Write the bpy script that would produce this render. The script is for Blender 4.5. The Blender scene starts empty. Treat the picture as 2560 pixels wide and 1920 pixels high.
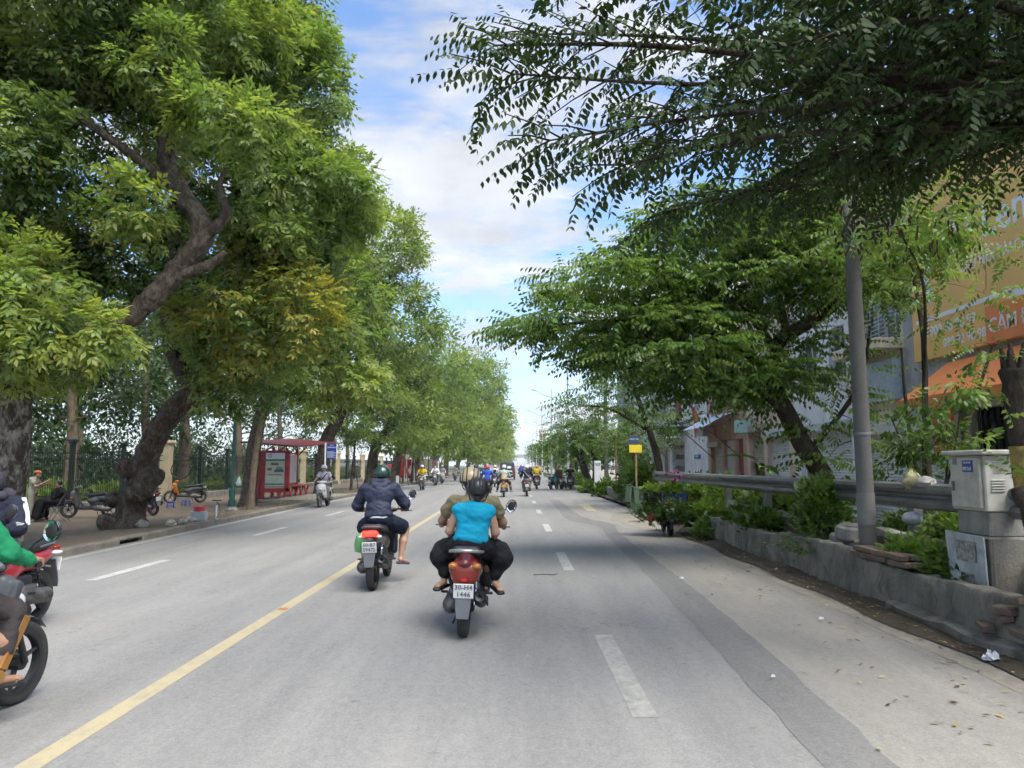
import bpy, math, random
import numpy as np
from mathutils import Vector, Matrix, Euler
R = math.radians
SC = bpy.context.scene
COL = SC.collection
random.seed(7)

# ------------------------------------------------------------ camera, sky, sun, exposure
cam_d = bpy.data.cameras.new('camera'); cam = bpy.data.objects.new('camera', cam_d); COL.objects.link(cam)
cam_d.sensor_width = 36.0; cam_d.lens = 36.0 * 1900 / 2560; cam_d.clip_start = 0.05; cam_d.clip_end = 6000
cam.location = (0, 0, 1.65)
cam.rotation_euler = (R(90) + math.atan(203 / 1900), 0, math.atan(7 / 1900))
SC.camera = cam

SUN_EL, SUN_AZ = 58.0, 140.0            # degrees; azimuth clockwise from +Y (the way the road runs)
wd = bpy.data.worlds.new('World'); SC.world = wd; wd.use_nodes = True
nt = wd.node_tree; nt.nodes.clear()
def WN(t, **k):
    n = nt.nodes.new(t)
    for a, b in k.items(): setattr(n, a, b)
    return n
def wmath(op, a, b=None, clamp=False):
    n = WN('ShaderNodeMath', operation=op, use_clamp=clamp)
    for i, x in enumerate((a, b)):
        if x is None: continue
        if isinstance(x, (int, float)): n.inputs[i].default_value = x
        else: nt.links.new(x, n.inputs[i])
    return n.outputs[0]
w_out = WN('ShaderNodeOutputWorld'); w_bg = WN('ShaderNodeBackground'); w_bg.inputs['Strength'].default_value = 0.13
sky = WN('ShaderNodeTexSky', sky_type='NISHITA', sun_disc=False)
sky.sun_elevation = R(SUN_EL); sky.sun_rotation = R(SUN_AZ); sky.air_density = 1.0; sky.dust_density = 0.6; sky.ozone_density = 2.0
tc = WN('ShaderNodeTexCoord'); sp = WN('ShaderNodeSeparateXYZ'); nt.links.new(tc.outputs['Generated'], sp.inputs[0])
zz = wmath('ADD', wmath('MAXIMUM', sp.outputs[2], 0.0), 0.16)
cb = WN('ShaderNodeCombineXYZ')
nt.links.new(wmath('DIVIDE', sp.outputs[0], zz), cb.inputs[0]); nt.links.new(wmath('DIVIDE', sp.outputs[1], zz), cb.inputs[1])
def cloud_noise(scale, detail, rough, off, dist=0.0, sx=1.0, sy=1.0, rz=0.0):
    mp = WN('ShaderNodeMapping'); mp.inputs['Location'].default_value = off; mp.inputs['Scale'].default_value = (sx, sy, 1); mp.inputs['Rotation'].default_value = (0, 0, rz)
    nt.links.new(cb.outputs[0], mp.inputs[0])
    n = WN('ShaderNodeTexNoise'); n.inputs['Scale'].default_value = scale; n.inputs['Detail'].default_value = detail
    n.inputs['Roughness'].default_value = rough; n.inputs['Distortion'].default_value = dist
    nt.links.new(mp.outputs[0], n.inputs['Vector']); return n.outputs[0]
n1 = cloud_noise(0.85, 6, 0.56, (3.1, 1.7, 0), 0.25, 1.0, 1.25, 0.5)
n2 = cloud_noise(3.6, 5, 0.62, (7.3, 2.2, 0), 0.4, 0.8, 1.6, -0.35)
dens = wmath('ADD', wmath('MULTIPLY', n1, 0.64), wmath('MULTIPLY', n2, 0.36))
mr = WN('ShaderNodeMapRange'); mr.interpolation_type = 'SMOOTHSTEP'
mr.inputs['From Min'].default_value = 0.445; mr.inputs['From Max'].default_value = 0.585; mr.inputs['To Min'].default_value = 0.06; mr.inputs['To Max'].default_value = 0.93
nt.links.new(dens, mr.inputs['Value'])
hz = WN('ShaderNodeMapRange'); hz.inputs['From Min'].default_value = 0.30; hz.inputs['From Max'].default_value = 0.0
hz.inputs['To Min'].default_value = 0.0; hz.inputs['To Max'].default_value = 0.72; nt.links.new(sp.outputs[2], hz.inputs['Value'])
cover = wmath('MAXIMUM', mr.outputs[0], hz.outputs[0])
n3 = cloud_noise(1.7, 5, 0.6, (1.0, 9.0, 0), 0.3)
cr = WN('ShaderNodeMapRange'); cr.inputs['From Min'].default_value = 0.34; cr.inputs['From Max'].default_value = 0.66
cr.inputs['To Min'].default_value = 0.68; cr.inputs['To Max'].default_value = 1.04; nt.links.new(n3, cr.inputs['Value'])
ccol = WN('ShaderNodeMix', data_type='RGBA', blend_type='MULTIPLY'); ccol.inputs['Factor'].default_value = 1.0
ccol.inputs['A'].default_value = (3.3, 3.36, 3.5, 1); nt.links.new(cr.outputs[0], ccol.inputs['B'])
skyc = WN('ShaderNodeMix', data_type='RGBA', blend_type='MULTIPLY'); skyc.inputs['Factor'].default_value = 1.0
nt.links.new(sky.outputs[0], skyc.inputs['A']); skyc.inputs['B'].default_value = (0.68, 0.83, 0.96, 1)
mx = WN('ShaderNodeMix', data_type='RGBA')
nt.links.new(cover, mx.inputs['Factor']); nt.links.new(skyc.outputs['Result'], mx.inputs['A']); nt.links.new(ccol.outputs['Result'], mx.inputs['B'])
nt.links.new(mx.outputs['Result'], w_bg.inputs['Color']); nt.links.new(w_bg.outputs[0], w_out.inputs[0])

sun_d = bpy.data.lights.new('sun', 'SUN'); sun_d.energy = 3.1; sun_d.angle = R(50.0); sun_d.color = (1.0, 0.955, 0.88)
sun = bpy.data.objects.new('sun', sun_d); COL.objects.link(sun)
_sd = Vector((math.sin(R(SUN_AZ)) * math.cos(R(SUN_EL)), math.cos(R(SUN_AZ)) * math.cos(R(SUN_EL)), math.sin(R(SUN_EL))))
sun.rotation_euler = (-_sd).to_track_quat('-Z', 'Y').to_euler()
SC.view_settings.view_transform = 'Standard'; SC.view_settings.look = 'None'
SC.view_settings.exposure = 1.3; SC.view_settings.gamma = 1.0; SC.view_settings.use_curve_mapping = False
SC.render.engine = 'CYCLES'
SC.cycles.use_denoising = True; SC.cycles.max_bounces = 4; SC.cycles.diffuse_bounces = 3; SC.cycles.glossy_bounces = 2; SC.cycles.transmission_bounces = 3; SC.cycles.transparent_max_bounces = 4
SC.cycles.use_adaptive_sampling = True; SC.cycles.adaptive_threshold = 0.04; SC.cycles.adaptive_min_samples = 12; SC.cycles.use_light_tree = False
SC.cycles.caustics_reflective = False; SC.cycles.caustics_refractive = False; SC.render.use_persistent_data = False
SC.cycles.sample_clamp_indirect = 4.0; SC.cycles.volume_bounces = 0

# ------------------------------------------------------------ materials
MATS = {}
def mat(name, col, rough=0.6, metal=0.0, var=0.12, scale=6.0, col2=None, bump=0.0, bscale=None, coat=0.0, emit=0.0, spec=0.5, rough_var=0.1, alpha=None, trans=0.0, detail=5):
    if name in MATS: return MATS[name]
    m = bpy.data.materials.new(name); m.use_nodes = True; t = m.node_tree; b = t.nodes['Principled BSDF']
    b.inputs['Roughness'].default_value = rough; b.inputs['Metallic'].default_value = metal
    b.inputs['Specular IOR Level'].default_value = spec
    if coat: b.inputs['Coat Weight'].default_value = coat; b.inputs['Coat Roughness'].default_value = 0.06
    if trans: b.inputs['Transmission Weight'].default_value = trans
    c2 = col2 or tuple(max(0, min(1, c * (1 - var * 2.2))) for c in col)
    co = t.nodes.new('ShaderNodeTexCoord'); n = t.nodes.new('ShaderNodeTexNoise')
    n.inputs['Scale'].default_value = scale; n.inputs['Detail'].default_value = detail; n.inputs['Roughness'].default_value = 0.62
    t.links.new(co.outputs['Object'], n.inputs['Vector'])
    mrn = t.nodes.new('ShaderNodeMapRange'); mrn.inputs['From Min'].default_value = 0.32; mrn.inputs['From Max'].default_value = 0.68
    t.links.new(n.outputs[0], mrn.inputs['Value'])
    mxn = t.nodes.new('ShaderNodeMix'); mxn.data_type = 'RGBA'
    mxn.inputs['A'].default_value = (*col, 1); mxn.inputs['B'].default_value = (*c2, 1)
    t.links.new(mrn.outputs[0], mxn.inputs['Factor']); t.links.new(mxn.outputs['Result'], b.inputs['Base Color'])
    if rough_var:
        rr = t.nodes.new('ShaderNodeMapRange'); rr.inputs['To Min'].default_value = max(0.02, rough - rough_var); rr.inputs['To Max'].default_value = min(1, rough + rough_var)
        t.links.new(n.outputs[0], rr.inputs['Value']); t.links.new(rr.outputs[0], b.inputs['Roughness'])
    if bump:
        nb = t.nodes.new('ShaderNodeTexNoise'); nb.inputs['Scale'].default_value = bscale or scale * 5; nb.inputs['Detail'].default_value = 6
        t.links.new(co.outputs['Object'], nb.inputs['Vector'])
        bp = t.nodes.new('ShaderNodeBump'); bp.inputs['Strength'].default_value = bump; bp.inputs['Distance'].default_value = 0.02
        t.links.new(nb.outputs[0], bp.inputs['Height']); t.links.new(bp.outputs[0], b.inputs['Normal'])
    if emit:
        b.inputs['Emission Color'].default_value = (*col, 1); b.inputs['Emission Strength'].default_value = emit
    m.diffuse_color = (*col, 1); MATS[name] = m; return m

def nodes_of(m):
    t = m.node_tree; return t, t.nodes['Principled BSDF']
def nmath(t, op, a, b=None, clamp=False):
    n = t.nodes.new('ShaderNodeMath'); n.operation = op; n.use_clamp = clamp
    for i, x in enumerate((a, b)):
        if x is None: continue
        if isinstance(x, (int, float)): n.inputs[i].default_value = x
        else: t.links.new(x, n.inputs[i])
    return n.outputs[0]
def nnoise(t, vec, scale, detail=5, rough=0.6, dist=0.0):
    n = t.nodes.new('ShaderNodeTexNoise'); n.inputs['Scale'].default_value = scale; n.inputs['Detail'].default_value = detail
    n.inputs['Roughness'].default_value = rough; n.inputs['Distortion'].default_value = dist; t.links.new(vec, n.inputs['Vector']); return n.outputs[0]
def nramp(t, v, a, b, lo=0.0, hi=1.0):
    n = t.nodes.new('ShaderNodeMapRange'); n.inputs['From Min'].default_value = a; n.inputs['From Max'].default_value = b
    n.inputs['To Min'].default_value = lo; n.inputs['To Max'].default_value = hi; t.links.new(v, n.inputs['Value']); return n.outputs[0]
def nmix(t, f, a, b, mode='MIX'):
    n = t.nodes.new('ShaderNodeMix'); n.data_type = 'RGBA'; n.blend_type = mode
    for k, x in (('Factor', f), ('A', a), ('B', b)):
        if isinstance(x, (int, float)): n.inputs[k].default_value = x
        elif isinstance(x, tuple): n.inputs[k].default_value = (*x, 1) if len(x) == 3 else x
        else: t.links.new(x, n.inputs[k])
    return n.outputs['Result']
def nmap(t, vec, scale=(1, 1, 1), loc=(0, 0, 0)):
    n = t.nodes.new('ShaderNodeMapping'); n.inputs['Scale'].default_value = scale; n.inputs['Location'].default_value = loc
    t.links.new(vec, n.inputs[0]); return n.outputs[0]
def newmat(name, rough=0.8, spec=0.4):
    m = bpy.data.materials.new(name); m.use_nodes = True; t, b = nodes_of(m)
    b.inputs['Roughness'].default_value = rough; b.inputs['Specular IOR Level'].default_value = spec
    co = t.nodes.new('ShaderNodeTexCoord'); MATS[name] = m
    return m, t, b, co.outputs['Object']
def nbump(t, b, h, strength=0.3, dist=0.01):
    bp = t.nodes.new('ShaderNodeBump'); bp.inputs['Strength'].default_value = strength; bp.inputs['Distance'].default_value = dist
    t.links.new(h, bp.inputs['Height']); t.links.new(bp.outputs[0], b.inputs['Normal'])

# ------------------------------------------------------------ mesh helpers
class MB:
    def __init__(s): s.v = []; s.f = []; s.m = []; s.cm = 0
    def add(s, vs, fs):
        o = len(s.v); s.v.extend(tuple(p) for p in vs); s.f.extend(tuple(i + o for i in f) for f in fs); s.m.extend([s.cm] * len(fs)); return s
    def box(s, c, d, rot=(0, 0, 0), bev=0.0):
        hx, hy, hz = d[0] / 2, d[1] / 2, d[2] / 2; M = Euler(rot).to_matrix(); c = Vector(c)
        if bev <= 0:
            vs = [Vector((x * hx, y * hy, z * hz)) for z in (-1, 1) for x, y in ((-1, -1), (1, -1), (1, 1), (-1, 1))]
            fs = [(3, 2, 1, 0), (4, 5, 6, 7), (0, 1, 5, 4), (1, 2, 6, 5), (2, 3, 7, 6), (3, 0, 4, 7)]
        else:
            b = min(bev, hx * .95, hy * .95, hz * .95); vs = []
            def ring(z, ins):
                x, y = hx - ins, hy - ins; q = b
                if ins > 0: q = b * 0.45
                return [Vector(p) for p in ((-x + q, -y, z), (x - q, -y, z), (x, -y + q, z), (x, y - q, z), (x - q, y, z), (-x + q, y, z), (-x, y - q, z), (-x, -y + q, z))]
            for z, ins in ((-hz, b), (-hz + b, 0), (hz - b, 0), (hz, b)): vs += ring(z, ins)
            fs = [tuple(range(7, -1, -1)), tuple(range(24, 32))]
            for k in range(3):
                for i in range(8): fs.append((k * 8 + i, k * 8 + (i + 1) % 8, k * 8 + 8 + (i + 1) % 8, k * 8 + 8 + i))
        return s.add([c + M @ v for v in vs], fs)
    def tube(s, pts, rad, n=8, cap=True, flat=(1, 1), jit=0.0, rnd=None):
        pts = [Vector(p) for p in pts]; k = len(pts)
        if isinstance(rad, (int, float)): rad = [rad] * k
        t0 = (pts[1] - pts[0]).normalized(); up = Vector((0, 0, 1)) if abs(t0.z) < 0.9 else Vector((1, 0, 0))
        u = t0.cross(up).normalized(); vs = []
        for i in range(k):
            t = (pts[min(i + 1, k - 1)] - pts[max(i - 1, 0)]).normalized()
            u = (u - t * u.dot(t))
            u = u.normalized() if u.length > 1e-6 else t.orthogonal().normalized()
            w = t.cross(u)
            for j in range(n):
                a = 2 * math.pi * j / n; r = rad[i] * (1 + (rnd.uniform(-jit, jit) if jit else 0))
                vs.append(pts[i] + u * (math.cos(a) * r * flat[0]) + w * (math.sin(a) * r * flat[1]))
        fs = []
        for i in range(k - 1):
            for j in range(n): fs.append((i * n + j, i * n + (j + 1) % n, (i + 1) * n + (j + 1) % n, (i + 1) * n + j))
        if cap: fs += [tuple(range(n - 1, -1, -1)), tuple(range((k - 1) * n, k * n))]
        return s.add(vs, fs)
    def lathe(s, prof, c=(0, 0, 0), n=20, axis='Z', rot=None, arc=None, sc=(1, 1, 1)):
        c = Vector(c); vs = []; a0, a1 = arc or (0, 2 * math.pi); closed = arc is None; m = n if closed else n + 1
        for r, z in prof:
            for j in range(m):
                a = a0 + (a1 - a0) * j / n; p = Vector((r * math.cos(a), r * math.sin(a), z))
                if axis == 'X': p = Vector((p.z, p.x, p.y))
                elif axis == 'Y': p = Vector((p.y, p.z, p.x))
                p = Vector((p.x * sc[0], p.y * sc[1], p.z * sc[2]))
                if rot: p = Euler(rot).to_matrix() @ p
                vs.append(c + p)
        fs = []
        for i in range(len(prof) - 1):
            for j in range(n):
                j2 = (j + 1) % m
                fs.append((i * m + j, i * m + j2, (i + 1) * m + j2, (i + 1) * m + j))
        return s.add(vs, fs)
    def ell(s, c, r, n=12, m=7, rot=None):
        prof = [(max(1e-4, math.sin(math.pi * i / m)), -math.cos(math.pi * i / m)) for i in range(m + 1)]
        M = Euler(rot).to_matrix() if rot else Matrix.Identity(3); c = Vector(c); vs = []
        for q, z in prof:
            for j in range(n):
                a = 2 * math.pi * j / n; vs.append(c + M @ Vector((q * math.cos(a) * r[0], q * math.sin(a) * r[1], z * r[2])))
        fs = [(i * n + j, i * n + (j + 1) % n, (i + 1) * n + (j + 1) % n, (i + 1) * n + j) for i in range(m) for j in range(n)]
        return s.add(vs, fs)
    def loft(s, rings, cap=True, closed=True):
        n = len(rings[0]); vs = [Vector(p) for r in rings for p in r]; fs = []
        for i in range(len(rings) - 1):
            for j in range(n if closed else n - 1): fs.append((i * n + j, i * n + (j + 1) % n, (i + 1) * n + (j + 1) % n, (i + 1) * n + j))
        if cap and closed: fs += [tuple(range(n - 1, -1, -1)), tuple(range((len(rings) - 1) * n, len(rings) * n))]
        return s.add(vs, fs)
    def prism(s, poly, a, b, plane='XY'):
        # poly of 2D points, extruded from a to b along the remaining axis
        def P(p, h):
            return {'XY': (p[0], p[1], h), 'XZ': (p[0], h, p[1]), 'YZ': (h, p[0], p[1])}[plane]
        n = len(poly); vs = [P(p, a) for p in poly] + [P(p, b) for p in poly]
        fs = [tuple(range(n - 1, -1, -1)), tuple(range(n, 2 * n))] + [(i, (i + 1) % n, n + (i + 1) % n, n + i) for i in range(n)]
        return s.add(vs, fs)
    def quad(s, a, b, c, d): return s.add([a, b, c, d], [(0, 1, 2, 3)])
    def torus(s, c, R0, r0, n=24, m=10, axis='X', sc=1.0):
        prof = [(R0 + r0 * math.cos(2 * math.pi * i / m), r0 * sc * math.sin(2 * math.pi * i / m)) for i in range(m + 1)]
        return s.lathe(prof, c, n, axis)
    def mesh(s, name='mesh'):
        me = bpy.data.meshes.new(name); me.from_pydata(s.v, [], s.f); me.update()
        return me
    def build(s, name, m, parent=None, smooth=35, loc=None, rot=None):
        me = s.mesh(name)
        ms = m if isinstance(m, (list, tuple)) else [m]
        for q in ms: me.materials.append(q)
        if len(ms) > 1: me.polygons.foreach_set('material_index', s.m)
        recalc(me)
        if smooth:
            me.polygons.foreach_set('use_smooth', [True] * len(me.polygons)); me.set_sharp_from_angle(angle=R(smooth))
        return link(name, me, parent, loc, rot)
import bmesh
def recalc(me):
    bm = bmesh.new(); bm.from_mesh(me); bmesh.ops.recalc_face_normals(bm, faces=bm.faces); bm.to_mesh(me); bm.free()
def link(name, me, parent=None, loc=None, rot=None):
    o = bpy.data.objects.new(name, me); COL.objects.link(o)
    if parent is not None: o.parent = parent
    if loc is not None: o.location = loc
    if rot is not None: o.rotation_euler = rot
    return o
def tag(o, label=None, cat=None, group=None, kind=None):
    if label: o['label'] = label
    if cat: o['category'] = cat
    if group: o['group'] = group
    if kind: o['kind'] = kind
    return o
def thing(name, label, cat, loc=(0, 0, 0), rz=0.0, group=None, rot=None):
    o = bpy.data.objects.new(name, None); COL.objects.link(o); o.location = loc; o.empty_display_size = 0.2
    o.rotation_euler = rot or (0, 0, rz); return tag(o, label, cat, group)
def struct(o): o['kind'] = 'structure'; return o
def arr_mesh(name, verts, nper, mats, attr=None, smooth=True):
    """verts (N,nper,3): N separate faces with nper corners; attr (N,) random value per face"""
    N = verts.shape[0]; me = bpy.data.meshes.new(name); me.vertices.add(N * nper); me.vertices.foreach_set('co', verts.astype(np.float32).ravel())
    me.loops.add(N * nper); me.loops.foreach_set('vertex_index', np.arange(N * nper, dtype=np.int32))
    me.polygons.add(N); me.polygons.foreach_set('loop_start', np.arange(0, N * nper, nper, dtype=np.int32)); 
    if smooth: me.polygons.foreach_set('use_smooth', np.ones(N, dtype=bool))
    me.update(calc_edges=True)
    for m in mats: me.materials.append(m)
    if attr is not None:
        a = me.attributes.new('tint', 'FLOAT', 'FACE'); a.data.foreach_set('value', attr.astype(np.float32))
    return me
def text_mesh(s, size=1.0, align='CENTER', bold=0.0, ext=0.002, width=1.0, shear=0.0, spacing=1.0):
    c = bpy.data.curves.new('lettering', 'FONT'); c.body = s; c.size = size; c.align_x = align; c.align_y = 'CENTER'
    c.extrude = ext; c.offset = bold; c.resolution_u = 2; c.shear = shear; c.space_character = spacing
    o = bpy.data.objects.new('lettering', c); COL.objects.link(o)
    bpy.context.view_layer.update(); dg = bpy.context.evaluated_depsgraph_get()
    me = bpy.data.meshes.new_from_object(o.evaluated_get(dg)); bpy.data.objects.remove(o); bpy.data.curves.remove(c)
    me.name = 'lettering'; return me
def text(s, m, parent, loc, rot, size, name='lettering', **k):
    me = text_mesh(s, size, **k); me.materials.clear(); me.materials.append(m)
    o = link(name, me, parent, loc, rot); o['kind'] = 'stuff'; return o

# ------------------------------------------------------------ rounded bodies from a distance field (surface nets)
def sdf_mesh(prims, h, k=0.03, name='body'):
    """prims: ('c', a, b, ra, rb) tapered limb, ('e', centre, radii, rot) ellipsoid, ('b', centre, half, rot, round) box"""
    P = []
    for q in prims:
        if q[0] == 'c':
            a, b = np.array(q[1], float), np.array(q[2], float); r = max(q[3], q[4]); P.append((np.minimum(a, b) - r, np.maximum(a, b) + r))
        else:
            c = np.array(q[1], float); r = float(np.linalg.norm(q[2])) if q[0] == 'b' else max(q[2]); P.append((c - r, c + r))
    lo = np.min([p[0] for p in P], 0) - 3 * h; hi = np.max([p[1] for p in P], 0) + 3 * h
    n = np.ceil((hi - lo) / h).astype(int) + 1
    S = np.full(n, 10.0, np.float32); ax = [lo[i] + h * np.arange(n[i]) for i in range(3)]
    for q, (pl, ph) in zip(prims, P):
        m = 2 * h + k * 1.2
        i0 = np.maximum(((pl - m - lo) / h).astype(int), 0); i1 = np.minimum(((ph + m - lo) / h).astype(int) + 2, n)
        X = ax[0][i0[0]:i1[0]][:, None, None]; Y = ax[1][i0[1]:i1[1]][None, :, None]; Z = ax[2][i0[2]:i1[2]][None, None, :]
        if q[0] == 'c':
            a = np.array(q[1], float); d = np.array(q[2], float) - a; L = max(float(d @ d), 1e-9)
            px, py, pz = X - a[0], Y - a[1], Z - a[2]; t = np.clip((px * d[0] + py * d[1] + pz * d[2]) / L, 0, 1)
            D = np.sqrt((px - t * d[0]) ** 2 + (py - t * d[1]) ** 2 + (pz - t * d[2]) ** 2) - (q[3] + (q[4] - q[3]) * t)
        else:
            c = q[1]; M = np.array(Euler(q[3] or (0, 0, 0)).to_matrix()).T; px, py, pz = X - c[0], Y - c[1], Z - c[2]
            l = [M[i][0] * px + M[i][1] * py + M[i][2] * pz for i in range(3)]; r = q[2]
            if q[0] == 'e':
                K0 = np.sqrt((l[0] / r[0]) ** 2 + (l[1] / r[1]) ** 2 + (l[2] / r[2]) ** 2) + 1e-9
                K1 = np.sqrt((l[0] / r[0] ** 2) ** 2 + (l[1] / r[1] ** 2) ** 2 + (l[2] / r[2] ** 2) ** 2) + 1e-9
                D = K0 * (K0 - 1) / K1
            else:
                rd = q[4]; g = [np.abs(l[i]) - (r[i] - rd) for i in range(3)]
                D = np.sqrt(np.maximum(g[0], 0) ** 2 + np.maximum(g[1], 0) ** 2 + np.maximum(g[2], 0) ** 2) + np.minimum(np.maximum(np.maximum(g[0], g[1]), g[2]), 0) - rd
        sl = (slice(i0[0], i1[0]), slice(i0[1], i1[1]), slice(i0[2], i1[2])); A = S[sl]
        if k > 0:
            H = np.clip(0.5 + 0.5 * (D - A) / k, 0, 1); S[sl] = D * (1 - H) + A * H - k * H * (1 - H)
        else: S[sl] = np.minimum(A, D)
    I = S < 0; C = [S[a:n[0] - 1 + a, b:n[1] - 1 + b, c:n[2] - 1 + c] for a in (0, 1) for b in (0, 1) for c in (0, 1)]
    cnt = sum((c < 0).astype(np.int8) for c in C); act = (cnt > 0) & (cnt < 8); idx = np.full(act.shape, -1, np.int32); w = np.argwhere(act); idx[act] = np.arange(len(w))
    vals = [c[act] for c in C]; off = [np.array((a, b, c), float) for a in (0, 1) for b in (0, 1) for c in (0, 1)]
    acc = np.zeros((len(w), 3)); num = np.zeros(len(w))
    for i in range(8):
        for j in range(i + 1, 8):
            if np.abs(off[i] - off[j]).sum() != 1: continue
            s = (vals[i] < 0) != (vals[j] < 0); t = np.where(s, vals[i] / (vals[i] - vals[j] + 1e-12), 0)
            acc += np.where(s[:, None], off[i] + t[:, None] * (off[j] - off[i]), 0); num += s
    V = lo + h * (w + acc / num[:, None]); F = []
    for d in range(3):
        e1, e2 = [(1, 2), (2, 0), (0, 1)][d]
        A = I.take(range(0, n[d] - 1), d); B = I.take(range(1, n[d]), d); ch = np.argwhere(A != B); fl = A[tuple(ch.T)]
        ok = (ch[:, e1] > 0) & (ch[:, e2] > 0) & (ch[:, e1] < n[e1] - 1) & (ch[:, e2] < n[e2] - 1); ch = ch[ok]; fl = fl[ok]
        u1 = np.zeros(3, int); u1[e1] = 1; u2 = np.zeros(3, int); u2[e2] = 1
        q = [idx[tuple((ch - x).T)] for x in (u1 + u2, u2, np.zeros(3, int), u1)]; q = np.stack(q, 1); q[~fl] = q[~fl][:, ::-1]; F.append(q)
    F = np.concatenate(F); me = bpy.data.meshes.new(name)
    me.vertices.add(len(V)); me.vertices.foreach_set('co', V.astype(np.float32).ravel()); me.loops.add(F.size); me.loops.foreach_set('vertex_index', F.astype(np.int32).ravel())
    me.polygons.add(len(F)); me.polygons.foreach_set('loop_start', np.arange(0, F.size, 4, dtype=np.int32)); me.polygons.foreach_set('use_smooth', np.ones(len(F), bool))
    me.update(calc_edges=True); return me
def sdf(name, prims, h, k, m, parent=None, squash=None, post=None):
    me = sdf_mesh(prims, h, k, name); me.materials.append(m)
    return link(name, me, parent)
def wrinkle(o, amp, fr, seed=0):
    me = o.data; n = len(me.vertices); co = np.empty(n * 3, np.float32); me.vertices.foreach_get('co', co); co = co.reshape(-1, 3); nr = np.empty(n * 3, np.float32); me.vertices.foreach_get('normal', nr); nr = nr.reshape(-1, 3); r = np.random.default_rng(seed); d = np.zeros(n)
    for k in range(7):
        w = r.normal(0, 1, 3) * (1, 1, 1.0 if k % 2 else 2.2); w *= fr * (1 + k * .5) / np.linalg.norm(w); d += np.sin(co @ w + r.uniform(0, 6) + 1.3 * np.sin(co @ np.roll(w, 1) * .6)) / (1 + k * .5)
    co += nr * (d * amp / 2.2)[:, None]; me.vertices.foreach_set('co', co.ravel()); me.update()
# ------------------------------------------------------------ surfaces of the setting
def m_asphalt(name, base, dark, dust, dust_amt):
    m, t, b, o = newmat(name, 0.85, 0.35)
    big = nnoise(t, nmap(t, o, (0.5, 0.12, 1)), 1.2, 5, 0.6, 0.6); mid = nnoise(t, nmap(t, o, (3.0, 0.5, 1)), 1.5, 5); fine = nnoise(t, o, 95, 2, 0.7); grit = nnoise(t, o, 260, 1, 0.5)
    c = nmix(t, nramp(t, big, 0.34, 0.68), base, dark)
    c = nmix(t, nramp(t, mid, 0.42, 0.75, 0, 0.4), c, tuple(x * 1.22 for x in base))
    c = nmix(t, nramp(t, fine, 0.3, 0.72), c, nmix(t, 1.0, c, (1.35, 1.33, 1.3), 'MULTIPLY'))
    c = nmix(t, nramp(t, grit, 0.55, 0.75, 0, 0.55), c, nmix(t, 1.0, c, (0.55, 0.55, 0.56), 'MULTIPLY'))
    mo = nnoise(t, nmap(t, o, (1, 0.6, 1)), 16, 4, 0.7); c = nmix(t, nramp(t, mo, 0.30, 0.70), nmix(t, 1.0, c, (0.86, 0.86, 0.87), 'MULTIPLY'), nmix(t, 1.0, c, (1.10, 1.10, 1.09), 'MULTIPLY'))
    cl = nnoise(t, o, 42, 3, 0.75); c = nmix(t, nramp(t, cl, 0.34, 0.70), nmix(t, 1.0, c, (0.84, 0.84, 0.84), 'MULTIPLY'), nmix(t, 1.0, c, (1.14, 1.14, 1.13), 'MULTIPLY'))
    sp_ = nnoise(t, o, 7.5, 3, 0.5)
    c = nmix(t, nramp(t, sp_, 0.66, 0.73, 0, 0.5), c, tuple(x * 0.5 for x in base))
    dn = nnoise(t, nmap(t, o, (1.0, 0.35, 1)), 2.3, 6, 0.66)
    c = nmix(t, nramp(t, dn, 0.40, 0.70, 0, dust_amt), c, dust)
    tr_ = nnoise(t, nmap(t, o, (1.1, 0.015, 1)), 1.6, 3, 0.5); c = nmix(t, nramp(t, tr_, 0.36, 0.66), nmix(t, 1.0, c, (0.90, 0.90, 0.90), 'MULTIPLY'), nmix(t, 1.0, c, (1.07, 1.065, 1.05), 'MULTIPLY'))
    vo = t.nodes.new('ShaderNodeTexVoronoi'); vo.feature = 'DISTANCE_TO_EDGE'; vo.inputs['Scale'].default_value = 0.42
    wn = nnoise(t, o, 1.3, 5, 0.65); wv = t.nodes.new('ShaderNodeVectorMath'); wv.operation = 'MULTIPLY_ADD'; cbn = t.nodes.new('ShaderNodeCombineXYZ'); t.links.new(wn, cbn.inputs[0]); t.links.new(nnoise(t, nmap(t, o, loc=(5, 3, 0)), 1.3, 5, 0.65), cbn.inputs[1])
    t.links.new(cbn.outputs[0], wv.inputs[0]); wv.inputs[1].default_value = (1.6, 1.6, 0); t.links.new(o, wv.inputs[2]); t.links.new(wv.outputs[0], vo.inputs['Vector'])
    ck = nmath(t, 'MULTIPLY', nramp(t, vo.outputs['Distance'], 0.006, 0.001), nramp(t, nnoise(t, o, 0.35, 3, 0.5), 0.52, 0.60, 0, 0.6))
    c = nmix(t, ck, c, tuple(x * 0.35 for x in base))
    t.links.new(c, b.inputs['Base Color']); nbump(t, b, fine, 0.35, 0.006); return m
M_ROAD = m_asphalt('asphalt', (0.205, 0.202, 0.198), (0.172, 0.17, 0.167), (0.265, 0.253, 0.233), 0.3)
M_PATCH = m_asphalt('asphalt_patch', (0.165, 0.162, 0.158), (0.14, 0.138, 0.135), (0.19, 0.18, 0.165), 0.25)
M_SHOULDER = m_asphalt('asphalt_shoulder', (0.235, 0.225, 0.208), (0.19, 0.18, 0.165), (0.30, 0.275, 0.235), 0.6)
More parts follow.
